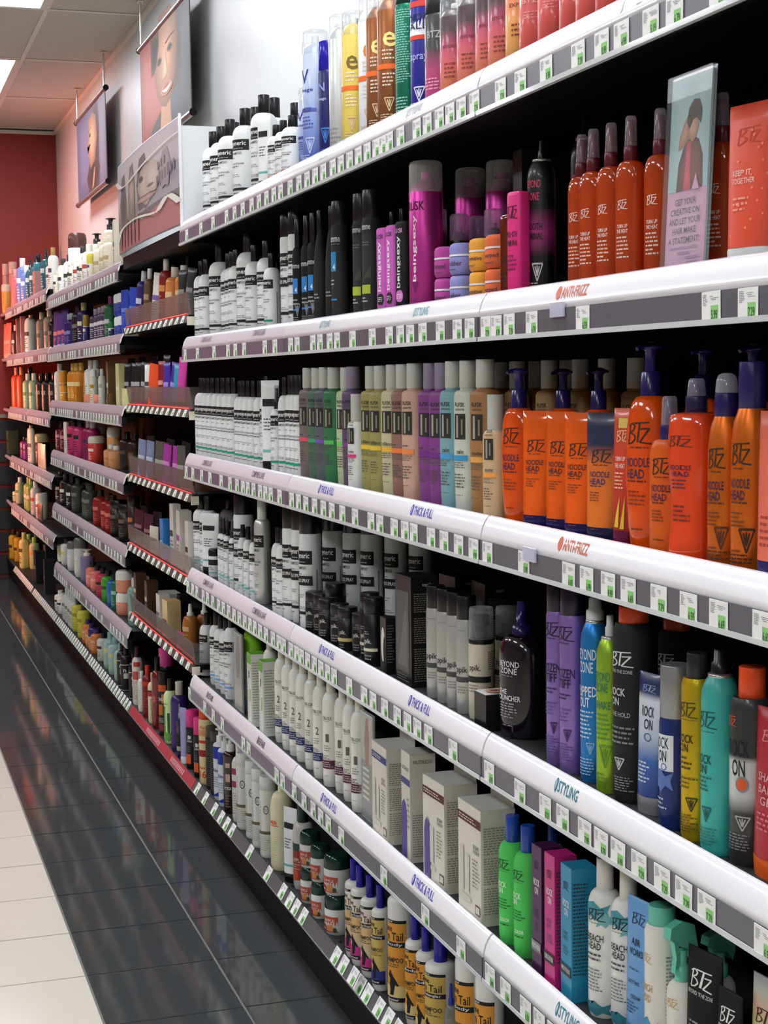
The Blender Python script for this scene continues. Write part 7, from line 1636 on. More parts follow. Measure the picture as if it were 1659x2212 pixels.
STY['blackpc'] = dict(b='#151417', over=clear('#c9a4c6', 0.35, 0.25), noz='#c050a8', pr=[('t', 'RUSK', 0.58, 0.05, 0.0, 1.1, '#e08ad0'), ('v', 'beingsexy', 0.36, 0.36, 0.0, 0.34, '#d8d4d8'), ('s', 'disc', 0.14, 0.10, 0.0, 0.7, '#d078c0')])
for nm, c in (('jpink', '#b8489a'), ('jlav', '#8f8fcb'), ('jamb', '#e8a23c'), ('jora', '#e06a40')):
    STY[nm] = dict(b=('matte', c), c=('matte', c), pr=[('t', {'jpink': 'undressed', 'jlav': 'rubber', 'jamb': 'primitive', 'jora': 'warped'}[nm], 0.36, 0.17, 0.05, 1.2, '#4a3a4a'), ('l', 0.12, 0.2, 1, -0.5, 0.6, '#5a4a5a')])
STY['amberflat'] = dict(b=('glass', '#8a2f1c'), pr=[('t', 'SMOOTH', 0.46, 0.07, 0.0, 1.1, '#3a120c'), ('l', 0.2, 0.34, 3, -0.5, 0.6, '#3a120c')])
STY['hotpink'] = dict(b='#e0307e', pr=[('s', 'btz', 0.80, 0.12, 0.0, 1.2, '#3a0e24'), ('t', 'SMOOTH', 0.60, 0.055, 0.0, 1.2, '#2a0a1a'), ('t', 'CRIMINAL', 0.52, 0.055, 0.0, 1.3, '#2a0a1a'), ('l', 0.25, 0.42, 4, -0.5, 0.6, '#7a1440')])
STY['blackbz'] = dict(b=('grad', ((0.0, '#171517'), (0.30, '#171517'), (0.48, '#b0387e'), (0.66, '#171517'))), c='#19181a', pr=[('t', 'BEYOND', 0.72, 0.05, 0.1, 1.2, '#e05a78'), ('t', 'ZONE', 0.64, 0.05, 0.1, 1.0, '#e05a78'), ('t', 'SMOOTH', 0.45, 0.045, 0.1, 1.4, '#1a1218'), ('t', 'CRIMINAL', 0.39, 0.045, 0.1, 1.5, '#1a1218'), *FL('#d8d4d6')])
STY['blackbz2'] = dict(b=('grad', ((0.0, '#171517'), (0.28, '#a83c80'), (0.5, '#5a2450'), (0.66, '#121114'))), c='#19181a', pr=[('s', 'btz', 0.62, 0.10, 0.2, 1.2, '#e0509a')])
STY['blackcarton'] = dict(b='#1d1c1f', pr=[('l', 0.3, 0.6, 8, -0.8, 0.8, '#4a484c')])
STY['amber'] = dict(b=('glass', '#f2602a'), c='#6a1a2c', over=clear('#b9a8b0', 0.3, 0.05), pr=[('s', 'btz', 0.47, 0.055, 0.1, 0.7, '#f2d8cc'), ('t', 'TURN UP', 0.345, 0.022, 0.1, 0.8, '#f2e4dc'), ('t', 'THE HEAT', 0.315, 0.022, 0.1, 0.85, '#f2e4dc'), ('l', 0.15, 0.29, 6, -0.35, 0.65, '#eac8b8'), ('l', 0.05, 0.065, 1, -0.3, 0.4, '#eac8b8')])
STY['dots'] = dict(b='#e2523a', c='#d8dad8', pr=[('s', 'btz', 0.80, 0.10, 0.1, 0.9, '#c84430'), ('t', 'KEEP IT', 0.58, 0.035, -0.1, 0.8, '#f2c8b8'), ('t', 'TOGETHER', 0.53, 0.035, 0.0, 1.0, '#f2c8b8'), ('l', 0.34, 0.44, 3, -0.4, 0.4, '#ee9a84')] + [('s', 'disc', 0.2 + 0.09 * i, 0.016, -0.5 + ((i * 7) % 11) * 0.14, 0.10, '#f08a70') for i in range(8)] + [('s', 'disc', 0.24 + 0.08 * i, 0.016, 0.3 + ((i * 5) % 7) * 0.14, 0.10, '#f08a70') for i in range(8)])
def sens(c, word=''):
    return [('t', 'RUSK', 0.715, 0.028, 0.0, 0.75, '#24221e'), ('t', 'sensories', 0.685, 0.018, 0.0, 0.7, '#5a564e'), ('b', 0.49, 0.655, -0.42, 0.42, '#2a2823'), ('b', 0.50, 0.645, -0.22, -0.06, '#a8a494'), ('b', 0.52, 0.62, 0.10, 0.22, '#8a8678'), ('b', 0.35, 0.385, -0.5, 0.6, c), *([('t', word, 0.41, 0.028, 0.05, 0.07 * len(word) + 0.2, '#3a362e')] if word else [('l', 0.40, 0.42, 1, -0.4, 0.1, '#3a362e')]), ('l', 0.30, 0.345, 3, -0.5, 0.5, '#6a665c'), ('l', 0.17, 0.27, 5, -0.45, 0.4, '#5a564e'), ('l', 0.12, 0.13, 1, -0.4, 0.3, '#6a665c')]
for nm, c, l in (('mauve', '#8a7a7a', '#e0525e'), ('dgreen', '#5a7f66', '#3aa06a'), ('slate', '#6a6e7a', '#7a52b8'), ('green', '#3a8a58', '#5ac05a'), ('lime', '#cfe0b4', '#7ad05a'), ('purp', '#6a5478', '#8a3a90'), ('olive', '#b5ad66', '#e6c23c'), ('cream', '#e0ddb0', '#f0b83c'), ('rosy', '#a87a6e', '#f08040'), ('peach', '#ecc0a6', '#f08a44'), ('viol', '#9a4aa0', '#7a2a8a'), ('sky', '#8fc0c8', '#4aa0d8'), ('milk', '#e6ece0', '#3a9ad0'), ('cara', '#bf8a54', '#e8aa50'), ('amb', '#c79a62', '#e0a850'), ('white', '#eef0ea', '#d8307a'), ('beige', '#e6c698', '#f0a040')):
    STY['s_' + nm] = dict(b=('frost', c), c=mat('#d6d7cf' if nm not in ('viol', 'purp') else '#9c8fa6', rough=0.4, trans=0.15, noise=0.02), pr=sens(l, {'olive': 'brilliance', 'cream': 'brilliance', 'milk': 'calm', 'sky': 'calm', 'cara': 'smoother', 'amb': 'smoother', 'beige': 'smoother', 'white': 'healthy', 'purp': 'healthy'}.get(nm, '')))
def noodle(c='#33204e', z=0.0):
    return [('s', 'btz', 0.565 + z, 0.10, 0.05, 1.05, '#3a2418'), ('l', 0.49 + z, 0.51 + z, 1, -0.35, 0.6, '#7a3418'), ('t', 'NOODLE', 0.43 + z, 0.045, 0.0, 1.15, c), ('t', 'HEAD', 0.375 + z, 0.045, -0.1, 0.9, c), ('l', 0.33 + z, 0.35 + z, 1, -0.5, 0.6, '#4a2a30'), ('l', 0.22 + z, 0.30 + z, 4, -0.5, 0.4, '#7a3a1c'), ('l', 0.10, 0.12, 1, -0.4, 0.3, '#7a3a1c')]
OR_ = '#f0560c'
STY['orange'] = dict(b=('gloss', OR_), c='#2a2064', ck=dict(rough=0.18), top='#d8622e', pr=noodle())
STY['orange_t'] = dict(b=('gloss', '#f2600c'), c='#231c58', ck=dict(rough=0.18), pr=noodle('#2a2330', 0.14))
STY['navyorange_t'] = dict(b=('grad', ((0.0, '#ea7a22'), (0.55, '#e0702a'), (0.72, '#2c3052'), (1.0, '#252a48'))), c='#1c1c46', pr=noodle('#2a2a66', 0.10))
STY['heat_t'] = dict(b=('grad', ((0.0, '#a82a20'), (0.55, '#d8442a'), (1.0, '#d8522e'))), c='#6e1040', pr=[('s', 'btz', 0.80, 0.08, 0.1, 1.0, '#f0d0a0'), ('t', 'TURN UP', 0.64, 0.032, 0.0, 1.0, '#f4e8d8'), ('t', 'THE HEAT', 0.59, 0.032, 0.0, 1.05, '#f4e8d8'), ('l', 0.42, 0.55, 5, -0.5, 0.5, '#f0c8a0'), ('s', 'tri', 0.26, 0.22, -0.1, 0.5, '#e8c234'), ('s', 'tri', 0.26, 0.24, 0.5, 0.4, '#e8c234'), ('b', 0.86, 0.93, -0.2, 0.6, '#e8c860')])
STY['orange_m'] = dict(b='#e0601a', c='#2a2064', over=clear('#b9b0c4', 0.35, 0.06), pr=noodle())
STY['orange_w'] = dict(b=('gloss', '#e8481c'), c='#2c2352', over=clear('#a9a2b4', 0.45, 0.06), pr=[('s', 'btz', 0.66, 0.06, -0.1, 0.8, '#6a2a18'), ('t', 'NOODLE', 0.52, 0.028, -0.1, 0.8, '#3a2450'), ('t', 'HEAD', 0.485, 0.028, -0.1, 0.6, '#3a2450'), ('l', 0.40, 0.46, 3, -0.45, 0.3, '#6a2a40'), ('l', 0.22, 0.32, 4, -0.45, 0.3, '#7a2e20')])
STY['btz_or'] = dict(b=('satin', '#e0701c'), c='#2a2064', over=clear('#b4b0c0', 0.55, 0.08), pr=noodle() + FL('#5a3018'))
STY['btz_or2'] = dict(b=('satin', '#e6721c'), c='#2a2064', pr=noodle() + FL('#3a2014'))
STY['pinkor_t'] = dict(b='#e8725a', c='#2c2664', pr=[('l', 0.2, 0.4, 5, -0.5, 0.6, '#a83a30')])
STY['toppik'] = dict(b='#171618', c='#1d1c1e', pr=[('t', 'pik.', 0.48, 0.12, 0.25, 0.8, '#c8c8c4'), ('l', 0.12, 0.3, 3, -0.2, 0.7, '#8a8a88'), ('l', 0.62, 0.7, 2, -0.2, 0.7, '#707070')])
STY['toppikg'] = dict(b='#171618', c='#1d1c1e', pr=[('t', 'pik.', 0.42, 0.12, 0.2, 0.7, '#c8c8c4'), ('b', 0.22, 0.30, -1.5, 1.3, '#cbb878'), ('l', 0.06, 0.17, 2, -0.2, 0.7, '#9a9a98')])
STY['toppikw'] = dict(b='#18171a', c='#1f1e20', pr=[('t', 'pik.', 0.36, 0.09, 0.2, 0.8, '#d8d8d4'), ('b', 0.22, 0.265, -1.5, 1.2, '#d8d2b8'), ('l', 0.08, 0.18, 2, -0.2, 0.7, '#9a9a98'), ('l', 0.46, 0.52, 2, -0.2, 0.5, '#9a9a98')])
STY['winbox'] = dict(b='#19181a', pr=[('s', 'disc', 0.52, 0.62, 0.0, 1.3, '#d6d4c4'), ('s', 'disc', 0.42, 0.5, 0.45, 0.7, '#19181a'), ('l', 0.06, 0.18, 3, -0.8, 0.8, '#77756f'), ('l', 0.2, 0.9, 14, 1.2, 2.8, '#6a6862')])
STY['bigbox'] = dict(b='#1c1b1c', pr=[('b', 0.12, 0.86, -0.85, 0.72, '#5b5a54'), ('s', 'tri', 0.5, 0.66, -0.1, 1.2, '#6d6c66'), ('l', 0.03, 0.1, 3, -0.8, 0.8, '#807e78'), ('t', 'toppik', 0.93, 0.04, 2.2, 0.7, '#d0d0cc'), ('l', 0.68, 0.86, 9, 1.2, 2.9, '#8d8b84'), ('l', 0.40, 0.64, 12, 1.2, 2.9, '#8d8b84'), ('l', 0.05, 0.36, 15, 1.2, 2.9, '#8d8b84')])
STY['pik'] = dict(b=('satin', '#c9cac5'), c='#161517', cf=0.80, pr=[('t', 'ppik', 0.37, 0.07, 0.2, 1.2, '#2a2a2a'), ('b', 0.27, 0.315, -1.4, 1.5, '#4a4a48'), ('l', 0.17, 0.24, 3, -0.3, 0.8, '#8a8a86'), ('l', 0.70, 0.72, 1, -0.2, 0.9, '#9a9a96')])
STY['pikc'] = dict(b='#d6cdb9', c='#161517', pr=[('t', 'ppik.', 0.46, 0.07, 0.1, 1.0, '#2a2826'), ('b', 0.335, 0.39, -1.5, 1.45, '#1c1b1c'), ('l', 0.24, 0.32, 3, -0.5, 0.5, '#7a7468'), ('l', 0.45, 0.62, 9, 1.2, 1.9, '#6a645a'), ('l', 0.14, 0.3, 6, 1.2, 1.9, '#6a645a')])
STY['photobox'] = dict(b='#1b1a1b', topm='#e2e2de', pr=[('l', 0.3, 0.5, 2, -0.6, 0.6, '#3a393a')])
STY['cruncher'] = dict(b=('gloss', '#171019'), c='#241350', ck=dict(rough=0.2), pr=[('t', 'BEYOND', 0.55, 0.045, 0.0, 1.1, '#d8d4dc'), ('t', 'ZONE', 0.50, 0.045, 0.0, 0.9, '#d8d4dc'), ('l', 0.455, 0.47, 1, -0.4, 0.5, '#9a949c'), ('t', 'THE', 0.345, 0.038, -0.3, 0.5, '#e8e4e8'), ('t', 'CRUNCHER', 0.30, 0.04, 0.0, 1.2, '#e8e4e8'), ('l', 0.15, 0.27, 6, -0.5, 0.5, '#a8a2aa'), ('l', 0.09, 0.105, 1, -0.3, 0.4, '#a8a2aa')])
STY['frozen'] = dict(b=('satin', '#9a7cc8'), c='#1d1228', cf=0.855, pr=[('s', 'btz', 0.755, 0.075, 0.15, 1.5, '#2a1a36'), ('l', 0.70, 0.715, 1, -0.5, 1.0, '#4a3a5e'), ('t', 'FROZEN', 0.545, 0.05, 0.1, 1.9, '#2a1844'), ('t', 'STIFF', 0.49, 0.05, 0.05, 1.4, '#2a1844'), ('l', 0.40, 0.44, 2, -0.7, 1.0, '#3c2a5a'), ('l', 0.28, 0.36, 4, -0.7, 0.9, '#6a52a0'), ('s', 'flame', 0.21, 0.06, 0.5, 0.6, '#3a2a5a'), ('l', 0.07, 0.17, 7, -0.5, 0.95, '#5a4690')])
STY['blue'] = dict(b=('satin', '#2c86d2'), c='#d8dad8', pr=[('t', 'BEYOND', 0.70, 0.06, 0.2, 1.6, '#d8e8f4'), ('t', 'ZONE', 0.63, 0.06, 0.2, 1.2, '#d8e8f4'), ('t', 'FLIPPED', 0.50, 0.055, 0.2, 1.7, '#e8f2f8'), ('t', 'OUT', 0.44, 0.055, 0.1, 0.9, '#e8f2f8'), ('l', 0.24, 0.40, 7, -0.4, 1.0, '#c8e0f2'), ('s', 'flame', 0.19, 0.06, 0.6, 0.55, '#9ac8ee'), ('l', 0.04, 0.14, 6, -0.4, 0.9, '#a8d0ee')])
STY['lime'] = dict(b=('satin', '#a0c83a'), c='#d6d8d4', nr=0.36, pr=[('t', 'BEYOND', 0.66, 0.055, 0.2, 1.5, '#3f8a66'), ('t', 'ZONE', 0.60, 0.055, 0.2, 1.2, '#3f8a66'), ('t', 'SHAKE', 0.50, 0.045, 0.3, 1.4, '#2f7a5a'), ('l', 0.3, 0.46, 6, -0.3, 1.0, '#5a9a3a'), ('s', 'flame', 0.21, 0.12, 0.6, 1.0, '#6f9a28'), ('l', 0.04, 0.12, 4, -0.3, 1.0, '#6f9a28')])
STY['rockblack'] = dict(b=('matte', '#2a2a2b'), c='#ea4f26', cf=0.90, cr=0.74, pr=[('s', 'btz', 0.735, 0.075, 0.1, 1.3, '#e4e4e2'), ('t', 'BEYOND THE ZONE', 0.675, 0.018, 0.0, 1.6, '#c8c8c6'), ('t', 'ROCK', 0.57, 0.04, -0.1, 1.1, '#e0e0de'), ('t', 'ON', 0.52, 0.04, -0.2, 0.6, '#e0e0de'), ('t', 'THE HOLD', 0.455, 0.024, 0.1, 1.2, '#b8b8b6'), ('l', 0.30, 0.40, 4, -0.6, 1.0, '#8a8a88'), ('s', 'flame', 0.20, 0.06, 0.1, 0.6, '#c8c8c6'), ('l', 0.06, 0.14, 6, -0.2, 0.9, '#9a9a98')])
STY['rocktube'] = dict(b=('grad', ((0.0, '#20448a'), (0.3, '#3a6ab4'), (0.5, '#c8d4e6'), (0.78, '#dde4ee'), (0.84, '#22346a'), (1.0, '#1c2a58'))), c=('satin', '#a9abac'), pr=[('s', 'btz', 0.89, 0.05, 0.0, 0.9, '#9aa8d0'), ('t', 'ROCK', 0.73, 0.075, 0.05, 0.9, '#1f2334'), ('t', 'ON', 0.64, 0.075, 0.15, 0.6, '#1f2334'), ('s', 'ring', 0.55, 0.06, 0.15, 0.5, '#5a6a8a'), ('l', 0.22, 0.38, 6, -0.5, 0.5, '#dfe6f2')])
STY['rocknavy'] = dict(b='#1d2f72', c=('satin', '#9fa1a2'), cf=0.68, pr=[('b', 0.36, 0.58, -0.9, 0.85, '#dfe5ee'), ('t', 'ROCK', 0.53, 0.07, -0.05, 1.2, '#1a1f30'), ('t', 'ON', 0.45, 0.07, 0.05, 0.7, '#1a1f30'), ('s', 'ring', 0.385, 0.045, 0.2, 0.45, '#44548a'), ('s', 'splash', 0.30, 0.14, 0.0, 1.7, '#5a78b8'), ('l', 0.12, 0.2, 3, -0.6, 0.5, '#b8c4e0')])
STY['rockyel'] = dict(b=('satin', '#d8b61e'), c='#2a2a2b', cf=0.85, cr=0.70, pr=[('s', 'btz', 0.70, 0.08, 0.1, 1.3, '#4a4418'), ('l', 0.645, 0.655, 1, -0.4, 1.0, '#7a6c1c'), ('t', 'ROCK', 0.55, 0.045, 0.0, 1.2, '#2c2a14'), ('t', 'ON', 0.50, 0.045, -0.1, 0.7, '#2c2a14'), ('l', 0.38, 0.46, 3, -0.6, 0.6, '#4a4218'), ('l', 0.28, 0.35, 3, -0.6, 0.9, '#6a5c18'), ('s', 'splash', 0.53, 0.10, 1.35, 0.6, '#f4ecd0'), ('s', 'flame', 0.20, 0.07, 0.5, 0.75, '#3a3414'), ('l', 0.05, 0.15, 7, -0.6, 1.0, '#5a5016')])
STY['rockteal'] = dict(b='#3fb2a8', c='#17181a', nr=0.5, pr=[('s', 'btz', 0.66, 0.08, 0.0, 1.2, '#1c5a56'), ('l', 0.60, 0.61, 1, -0.5, 0.9, '#2a6a66'), ('t', 'ROCK', 0.47, 0.045, -0.15, 1.1, '#153c3a'), ('t', 'ON', 0.42, 0.045, -0.25, 0.7, '#153c3a'), ('l', 0.31, 0.39, 4, -0.6, 0.5, '#1f5a56'), ('s', 'flame', 0.20, 0.07, 0.1, 0.6, '#1c5a56'), ('l', 0.05, 0.14, 6, -0.6, 0.9, '#2a7a74')])
STY['rockgrey'] = dict(b=('grad', ((0.0, '#2e2f2e'), (0.32, '#3a3b3a'), (0.42, '#c8cac8'), (0.62, '#d6d8d6'), (0.66, '#3a3b3a'), (1.0, '#343534'))), c='#f0521f', cf=0.83, cr=0.62, pr=[('s', 'btz', 0.73, 0.05, -0.3, 0.6, '#e0603a'), ('t', 'ROCK', 0.60, 0.085, 0.1, 1.15, '#171718'), ('t', 'ON', 0.50, 0.085, 0.15, 0.7, '#171718'), ('s', 'disc', 0.42, 0.065, 0.35, 0.5, '#e8602e'), ('s', 'ring', 0.42, 0.08, 0.35, 0.62, '#8a8c8a'), ('s', 'flame', 0.22, 0.07, 0.4, 0.7, '#b0b2b0'), ('l', 0.08, 0.17, 6, -0.4, 0.9, '#8a8c8a')])
STY['redtube'] = dict(b='#b8303a', c='#e8641e', pr=[('s', 'btz', 0.84, 0.07, 0.0, 1.0, '#e88a90'), ('t', 'SHADA', 0.60, 0.05, 0.0, 1.1, '#e8b0b0'), ('t', 'BANG', 0.53, 0.05, 0.0, 1.0, '#e8b0b0'), ('t', 'GEL', 0.46, 0.05, 0.0, 0.7, '#e8b0b0'), ('l', 0.28, 0.40, 4, -0.5, 0.5, '#d87a80')])
STY['greenjar'] = dict(b='#e8eadf', c='#8ed02a', pr=[('b', 0.78, 0.95, -0.9, 0.2, '#d8382c')])
STY['greenbox'] = dict(b='#e6e7df', topm='#7cc433', pr=[('b', 0.86, 0.995, -1.0, 1.0, '#6fb83a'), ('b', 0.72, 0.86, -0.3, 0.4, '#cfd4c4'), ('b', 0.66, 0.76, -0.1, 0.3, '#3f4a3c'), ('b', 0.34, 0.52, 0.35, 0.65, '#9abf5a'), ('l', 0.1, 0.6, 10, -0.8, 0.0, '#c4c8ba'), ('l', 0.1, 0.9, 22, 1.2, 2.8, '#9a9c92')])
def trio(c, num):
    return [('t', 'TRI-OX', 0.60, 0.03, 0.1, 1.2, '#55534e'), ('l', 0.57, 0.58, 1, -0.4, 0.7, '#8a8882'), ('t', num, 0.43, 0.07, 0.15, 0.4, '#66645e'), ('l', 0.31, 0.37, 3, -0.3, 0.6, '#8a8882'), ('b', 0.16, 0.235, -1.2, 1.15, c), ('l', 0.17, 0.225, 3, -0.6, 0.9, '#c8cad8'), ('l', 0.24, 0.28, 3, -0.6, 0.5, '#3a3a3e'), ('l', 0.09, 0.105, 1, -0.3, 0.4, '#aaa8a2')]
STY['tri_n'] = dict(b='#ebebe3', c='#dfdccf', bk=dict(rough=0.25, noise=0.01), pr=trio('#283264', '2'))
STY['tri_m'] = dict(b='#ebebe3', c='#dfdccf', bk=dict(rough=0.25, noise=0.01), pr=trio('#5e2434', '1'))
def nutri(band, arch):
    p = [('b', 0.83, 0.905, -1.0, 1.0, band), ('l', 0.845, 0.89, 2, -0.9, 0.9, '#e8e4e0'), ('t', '30 DAY', 0.66, 0.035, 0.6, 0.5, '#4a4640'), ('t', 'STARTER KIT', 0.62, 0.03, 0.62, 0.56, '#4a4640'), ('l', 0.30, 0.56, 8, 0.3, 0.9, '#8a867c'), ('b', 0.08, 0.17, 0.55, 0.95, '#6a5a56'), ('b', 0.095, 0.155, 0.6, 0.9, '#d8d4ca'), ('b', 0.15, 0.19, -0.95, 0.2, '#d6d2c6'), ('t', '2', 0.32, 0.08, -0.1, 0.2, '#b8b4aa'), ('b', 0.22, 0.62, -0.75, -0.45, '#d3cfc4'), ('b', 0.22, 0.56, -0.3, 0.05, '#d9d5ca')]
    if arch:
        p += [('s', 'arch', 0.31, 0.62, -0.55, 0.55, '#5a4f92'), ('l', 0.05, 0.11, 3, -0.8, -0.35, '#d8d4e8')]
    for z in (0.62, 0.36, 0.10):
        p.append(('l', z, z + 0.24, 11, 1.15, 2.9, '#8f8a7e'))
    return p
STY['nutri_b'] = dict(card=0.062, b='#dedacd', topm='#d6d6d0', pr=nutri('#3f4784', False))
STY['nutri_s'] = dict(b='#d9d5c8', topm='#cfcfc8', pr=[('s', 'arch', 0.28, 0.55, -0.35, 1.2, '#5a4f92'), ('b', 0.70, 0.76, -1, 1, '#4a4a88'), ('t', 'NUTRIOX', 0.85, 0.04, 0.0, 1.5, '#8a867c'), ('l', 0.3, 0.6, 6, 0.4, 0.95, '#8a867c'), ('t', 'NUTRIOX', 0.93, 0.035, 2.0, 1.5, '#7a766c'), ('l', 0.05, 0.45, 18, 1.15, 2.9, '#8f8a7e')])
STY['nutri_m'] = dict(card=0.062, b='#dedacd', topm='#d6d6d0', pr=nutri('#5e2630', True))
STY['nutri_m2'] = dict(card=0.062, b='#e0dccf', topm='#d9d9d3', pr=nutri('#5e2630', False))
STY['lgreen'] = dict(b=('matte', '#55cf62'), c='#1f4aa6', ck=dict(rough=0.15), pr=[('s', 'btz', 0.63, 0.075, 0.0, 1.1, '#1c3a20'), ('l', 0.575, 0.585, 1, -0.5, 0.6, '#2f7a38'), ('t', 'ROCK', 0.475, 0.045, -0.1, 1.0, '#e8f8e4'), ('t', 'ON', 0.425, 0.045, -0.2, 0.6, '#e8f8e4'), ('l', 0.28, 0.37, 4, -0.4, 0.8, '#1f6a2a'), ('t', 'COLOR', 0.20, 0.028, 0.2, 0.8, '#e8f8e4'), ('l', 0.15, 0.175, 1, -0.2, 0.7, '#1f6a2a')])
def shotz(nm, bk):
    return [('s', 'btz', 0.85, 0.06, 0.0, 0.9, '#24243a'), ('t', 'ROCK', 0.72, 0.055, 0.05, 1.2, '#f4f4f4'), ('t', 'ON', 0.655, 0.055, 0.05, 0.7, '#f4f4f4'), ('t', 'COLOR', 0.50, 0.028, -0.1, 0.8, '#2a3a4a'), ('t', 'SHOTZ', 0.46, 0.028, -0.1, 0.8, '#2a3a4a'), ('l', 0.33, 0.4, 3, -0.5, 0.6, '#4a5a6a'), ('b', 0.18, 0.26, -1, 0.95, bk), ('t', nm, 0.22, 0.04, 0.0, 1.6, '#e8e8e8'), ('l', 0.1, 0.115, 1, -0.6, 0.6, '#5a6a7a'), ('l', 0.2, 0.9, 26, 1.1, 2.6, '#2a3a4a')]
STY['c_purp'] = dict(b='#4a1f4c', pr=shotz('PURPLE PASSION', '#8a8488')); STY['c_mag'] = dict(b='#c92a80', pr=shotz('BUBBLE HEAD PINK', '#3a3038')); STY['c_blue'] = dict(b='#2a93bb', pr=shotz('TRIPPED UP TURQUOISE', '#3a3a40'))
def beach(z=0.0):
    return [('s', 'splash', 0.68, 0.12, 0.1, 2.0, '#4a9aa8'), ('s', 'splash', 0.63, 0.10, 0.8, 1.2, '#7ab8bc'), ('s', 'splash', 0.06, 0.10, 0.2, 2.0, '#3f8a9a'), ('s', 'btz', 0.655, 0.075, 0.15, 1.1, '#1f2a30'), ('l', 0.60, 0.61, 1, -0.4, 0.8, '#6a7a80'), ('t', 'BEACH', 0.51, 0.045, 0.1, 1.15, '#22262a'), ('t', 'HEAD', 0.46, 0.045, 0.05, 0.95, '#22262a'), ('l', 0.36, 0.42, 2, -0.5, 0.6, '#4a4e50'), ('l', 0.17, 0.32, 7, -0.5, 0.7, '#7a7e80')]
STY['beach'] = dict(b='#e9ebe6', c='#d9d6cc', pr=beach())
STY['airtube'] = dict(b='#6fa6dc', c='#4a88c8', pr=[('s', 'btz', 0.86, 0.08, 0.1, 0.9, '#1f3a6a'), ('t', 'AIR', 0.70, 0.05, 0.0, 0.6, '#1c2a44'), ('t', 'WORKS', 0.63, 0.05, 0.05, 1.0, '#1c2a44'), ('l', 0.5, 0.52, 1, -0.4, 0.5, '#2f4a7a'), ('t', 'SMOOTHING', 0.42, 0.028, 0.0, 0.9, '#1f3a6a'), ('t', 'CREAM', 0.32, 0.028, 0.2, 0.7, '#1f3a6a'), ('l', 0.2, 0.29, 4, -0.5, 0.5, '#2f4a7a')])
STY['beachcan'] = dict(b='#ebeae2', c='#6fc9b0', cf=0.86, cr=0.80, pr=[('s', 'btz', 0.66, 0.06, -0.2, 0.8, '#d8b478'), ('t', 'BEACH', 0.47, 0.05, -0.2, 1.0, '#caa468'), ('t', 'HEAD', 0.40, 0.05, -0.2, 0.8, '#caa468'), ('s', 'splash', 0.17, 0.22, 0.0, 1.4, '#4aa6d0'), ('s', 'splash', 0.13, 0.16, 0.3, 1.0, '#2f80b8'), ('l', 0.3, 0.7, 16, 1.1, 1.8, '#8a9a98')])
STY['beachtrig'] = dict(b='#ebeae2', c='#6fd0b4', pr=[('s', 'btz', 0.46, 0.06, 0.0, 0.9, '#d8b060'), ('t', 'BEACH', 0.28, 0.045, 0.0, 1.1, '#c8a850'), ('t', 'HEAD', 0.23, 0.045, 0.0, 0.9, '#c8a850'), ('s', 'splash', 0.14, 0.22, 0.3, 1.2, '#4ab0a8')])
STY['blacktube'] = dict(b=('matte', '#1b1b1c'), c='#1b1b1c', pr=[('s', 'btz', 0.79, 0.13, 0.0, 1.1, '#f0f0ee'), ('t', 'BEYOND THE ZONE', 0.69, 0.03, 0.0, 1.5, '#d8d8d6'), ('l', 0.3, 0.5, 6, -0.5, 0.5, '#9a9a98')])
STY['iris'] = dict(b=('grad', ((0.0, '#b9a8c4'), (0.4, '#a8b4c0'), (0.6, '#c8d48a'), (0.75, '#e0b090'), (0.9, '#b8c0b4'), (1.0, '#a8a4a8'))), c='#3a3a3c', pr=[('s', 'btz', 0.74, 0.10, 0.0, 1.0, '#4a1a20'), ('l', 0.3, 0.5, 5, -0.5, 0.5, '#5a4a50')])
STY['b_n'] = dict(b='#1f1d1c', c='#171516', pr=[('b', 0.60, 0.80, -3.1, 3.1, '#e4e2da'), ('t', 'n', 0.48, 0.07, 0.5, 0.5, WH), ('b', 0.30, 0.42, 0.3, 1.7, '#dedcd4'), ('b', 0.03, 0.05, -2, 2, '#c8c4ba')])
STY['b_wr'] = dict(b='#e6ddd0', c='#5c1c30', pr=[('b', 0.66, 0.74, 0.0, 1.3, '#c8402e'), ('b', 0.44, 0.58, -0.3, 0.9, '#c25048'), ('l', 0.1, 0.42, 14, -0.6, 0.9, '#a8705e')])
STY['b_w'] = dict(b='#e4e0d6', c='#dcd8ce', pr=[('l', 0.2, 0.6, 8, -0.5, 0.5, '#c8c2b4')])
STY['b_red'] = dict(b='#7e1c1e', c='#d8401e', pr=[('b', 0.62, 0.70, -1.6, 1.6, '#c8381e'), ('l', 0.2, 0.5, 8, -0.5, 0.8, '#b85a4a')])
STY['b_cream'] = dict(b='#e2d3a8', c='#e0d8bc', pr=[('b', 0.54, 0.66, -1.4, 1.3, '#b83a30'), ('v', 'SHEA BUTTER', 0.30, 0.40, 0.4, 0.35, '#8a7a4a'), ('b', 0.63, 0.655, -1.0, 1.0, '#3a1a18')])
STY['b_dred'] = dict(b=('gloss', '#7a1a1c'), c='#141113', pr=[('s', 'splash', 0.42, 0.12, 0.2, 0.5, '#d85a5a')])
STY['b_dark'] = dict(b='#241c1a', c='#1a1516', cf=0.86, pr=[('b', 0.70, 0.80, -0.8, 1.2, '#d85a2a'), ('b', 0.52, 0.66, 0.4, 0.9, '#d8802a'), ('t', 'OMA', 0.58, 0.06, 0.2, 1.4, '#b8b4b0'), ('b', 0.34, 0.50, -0.2, 0.6, '#c8742a'), ('l', 0.22, 0.30, 4, -0.4, 1.2, '#c8c0b8'), ('b', 0.0, 0.2, -3, 3, '#8a3440')])
STY['b_pinkcan'] = dict(b='#171416', c='#e0509c', cf=0.72, pr=[('b', 0.52, 0.60, -0.7, 1.0, '#d8522a')])
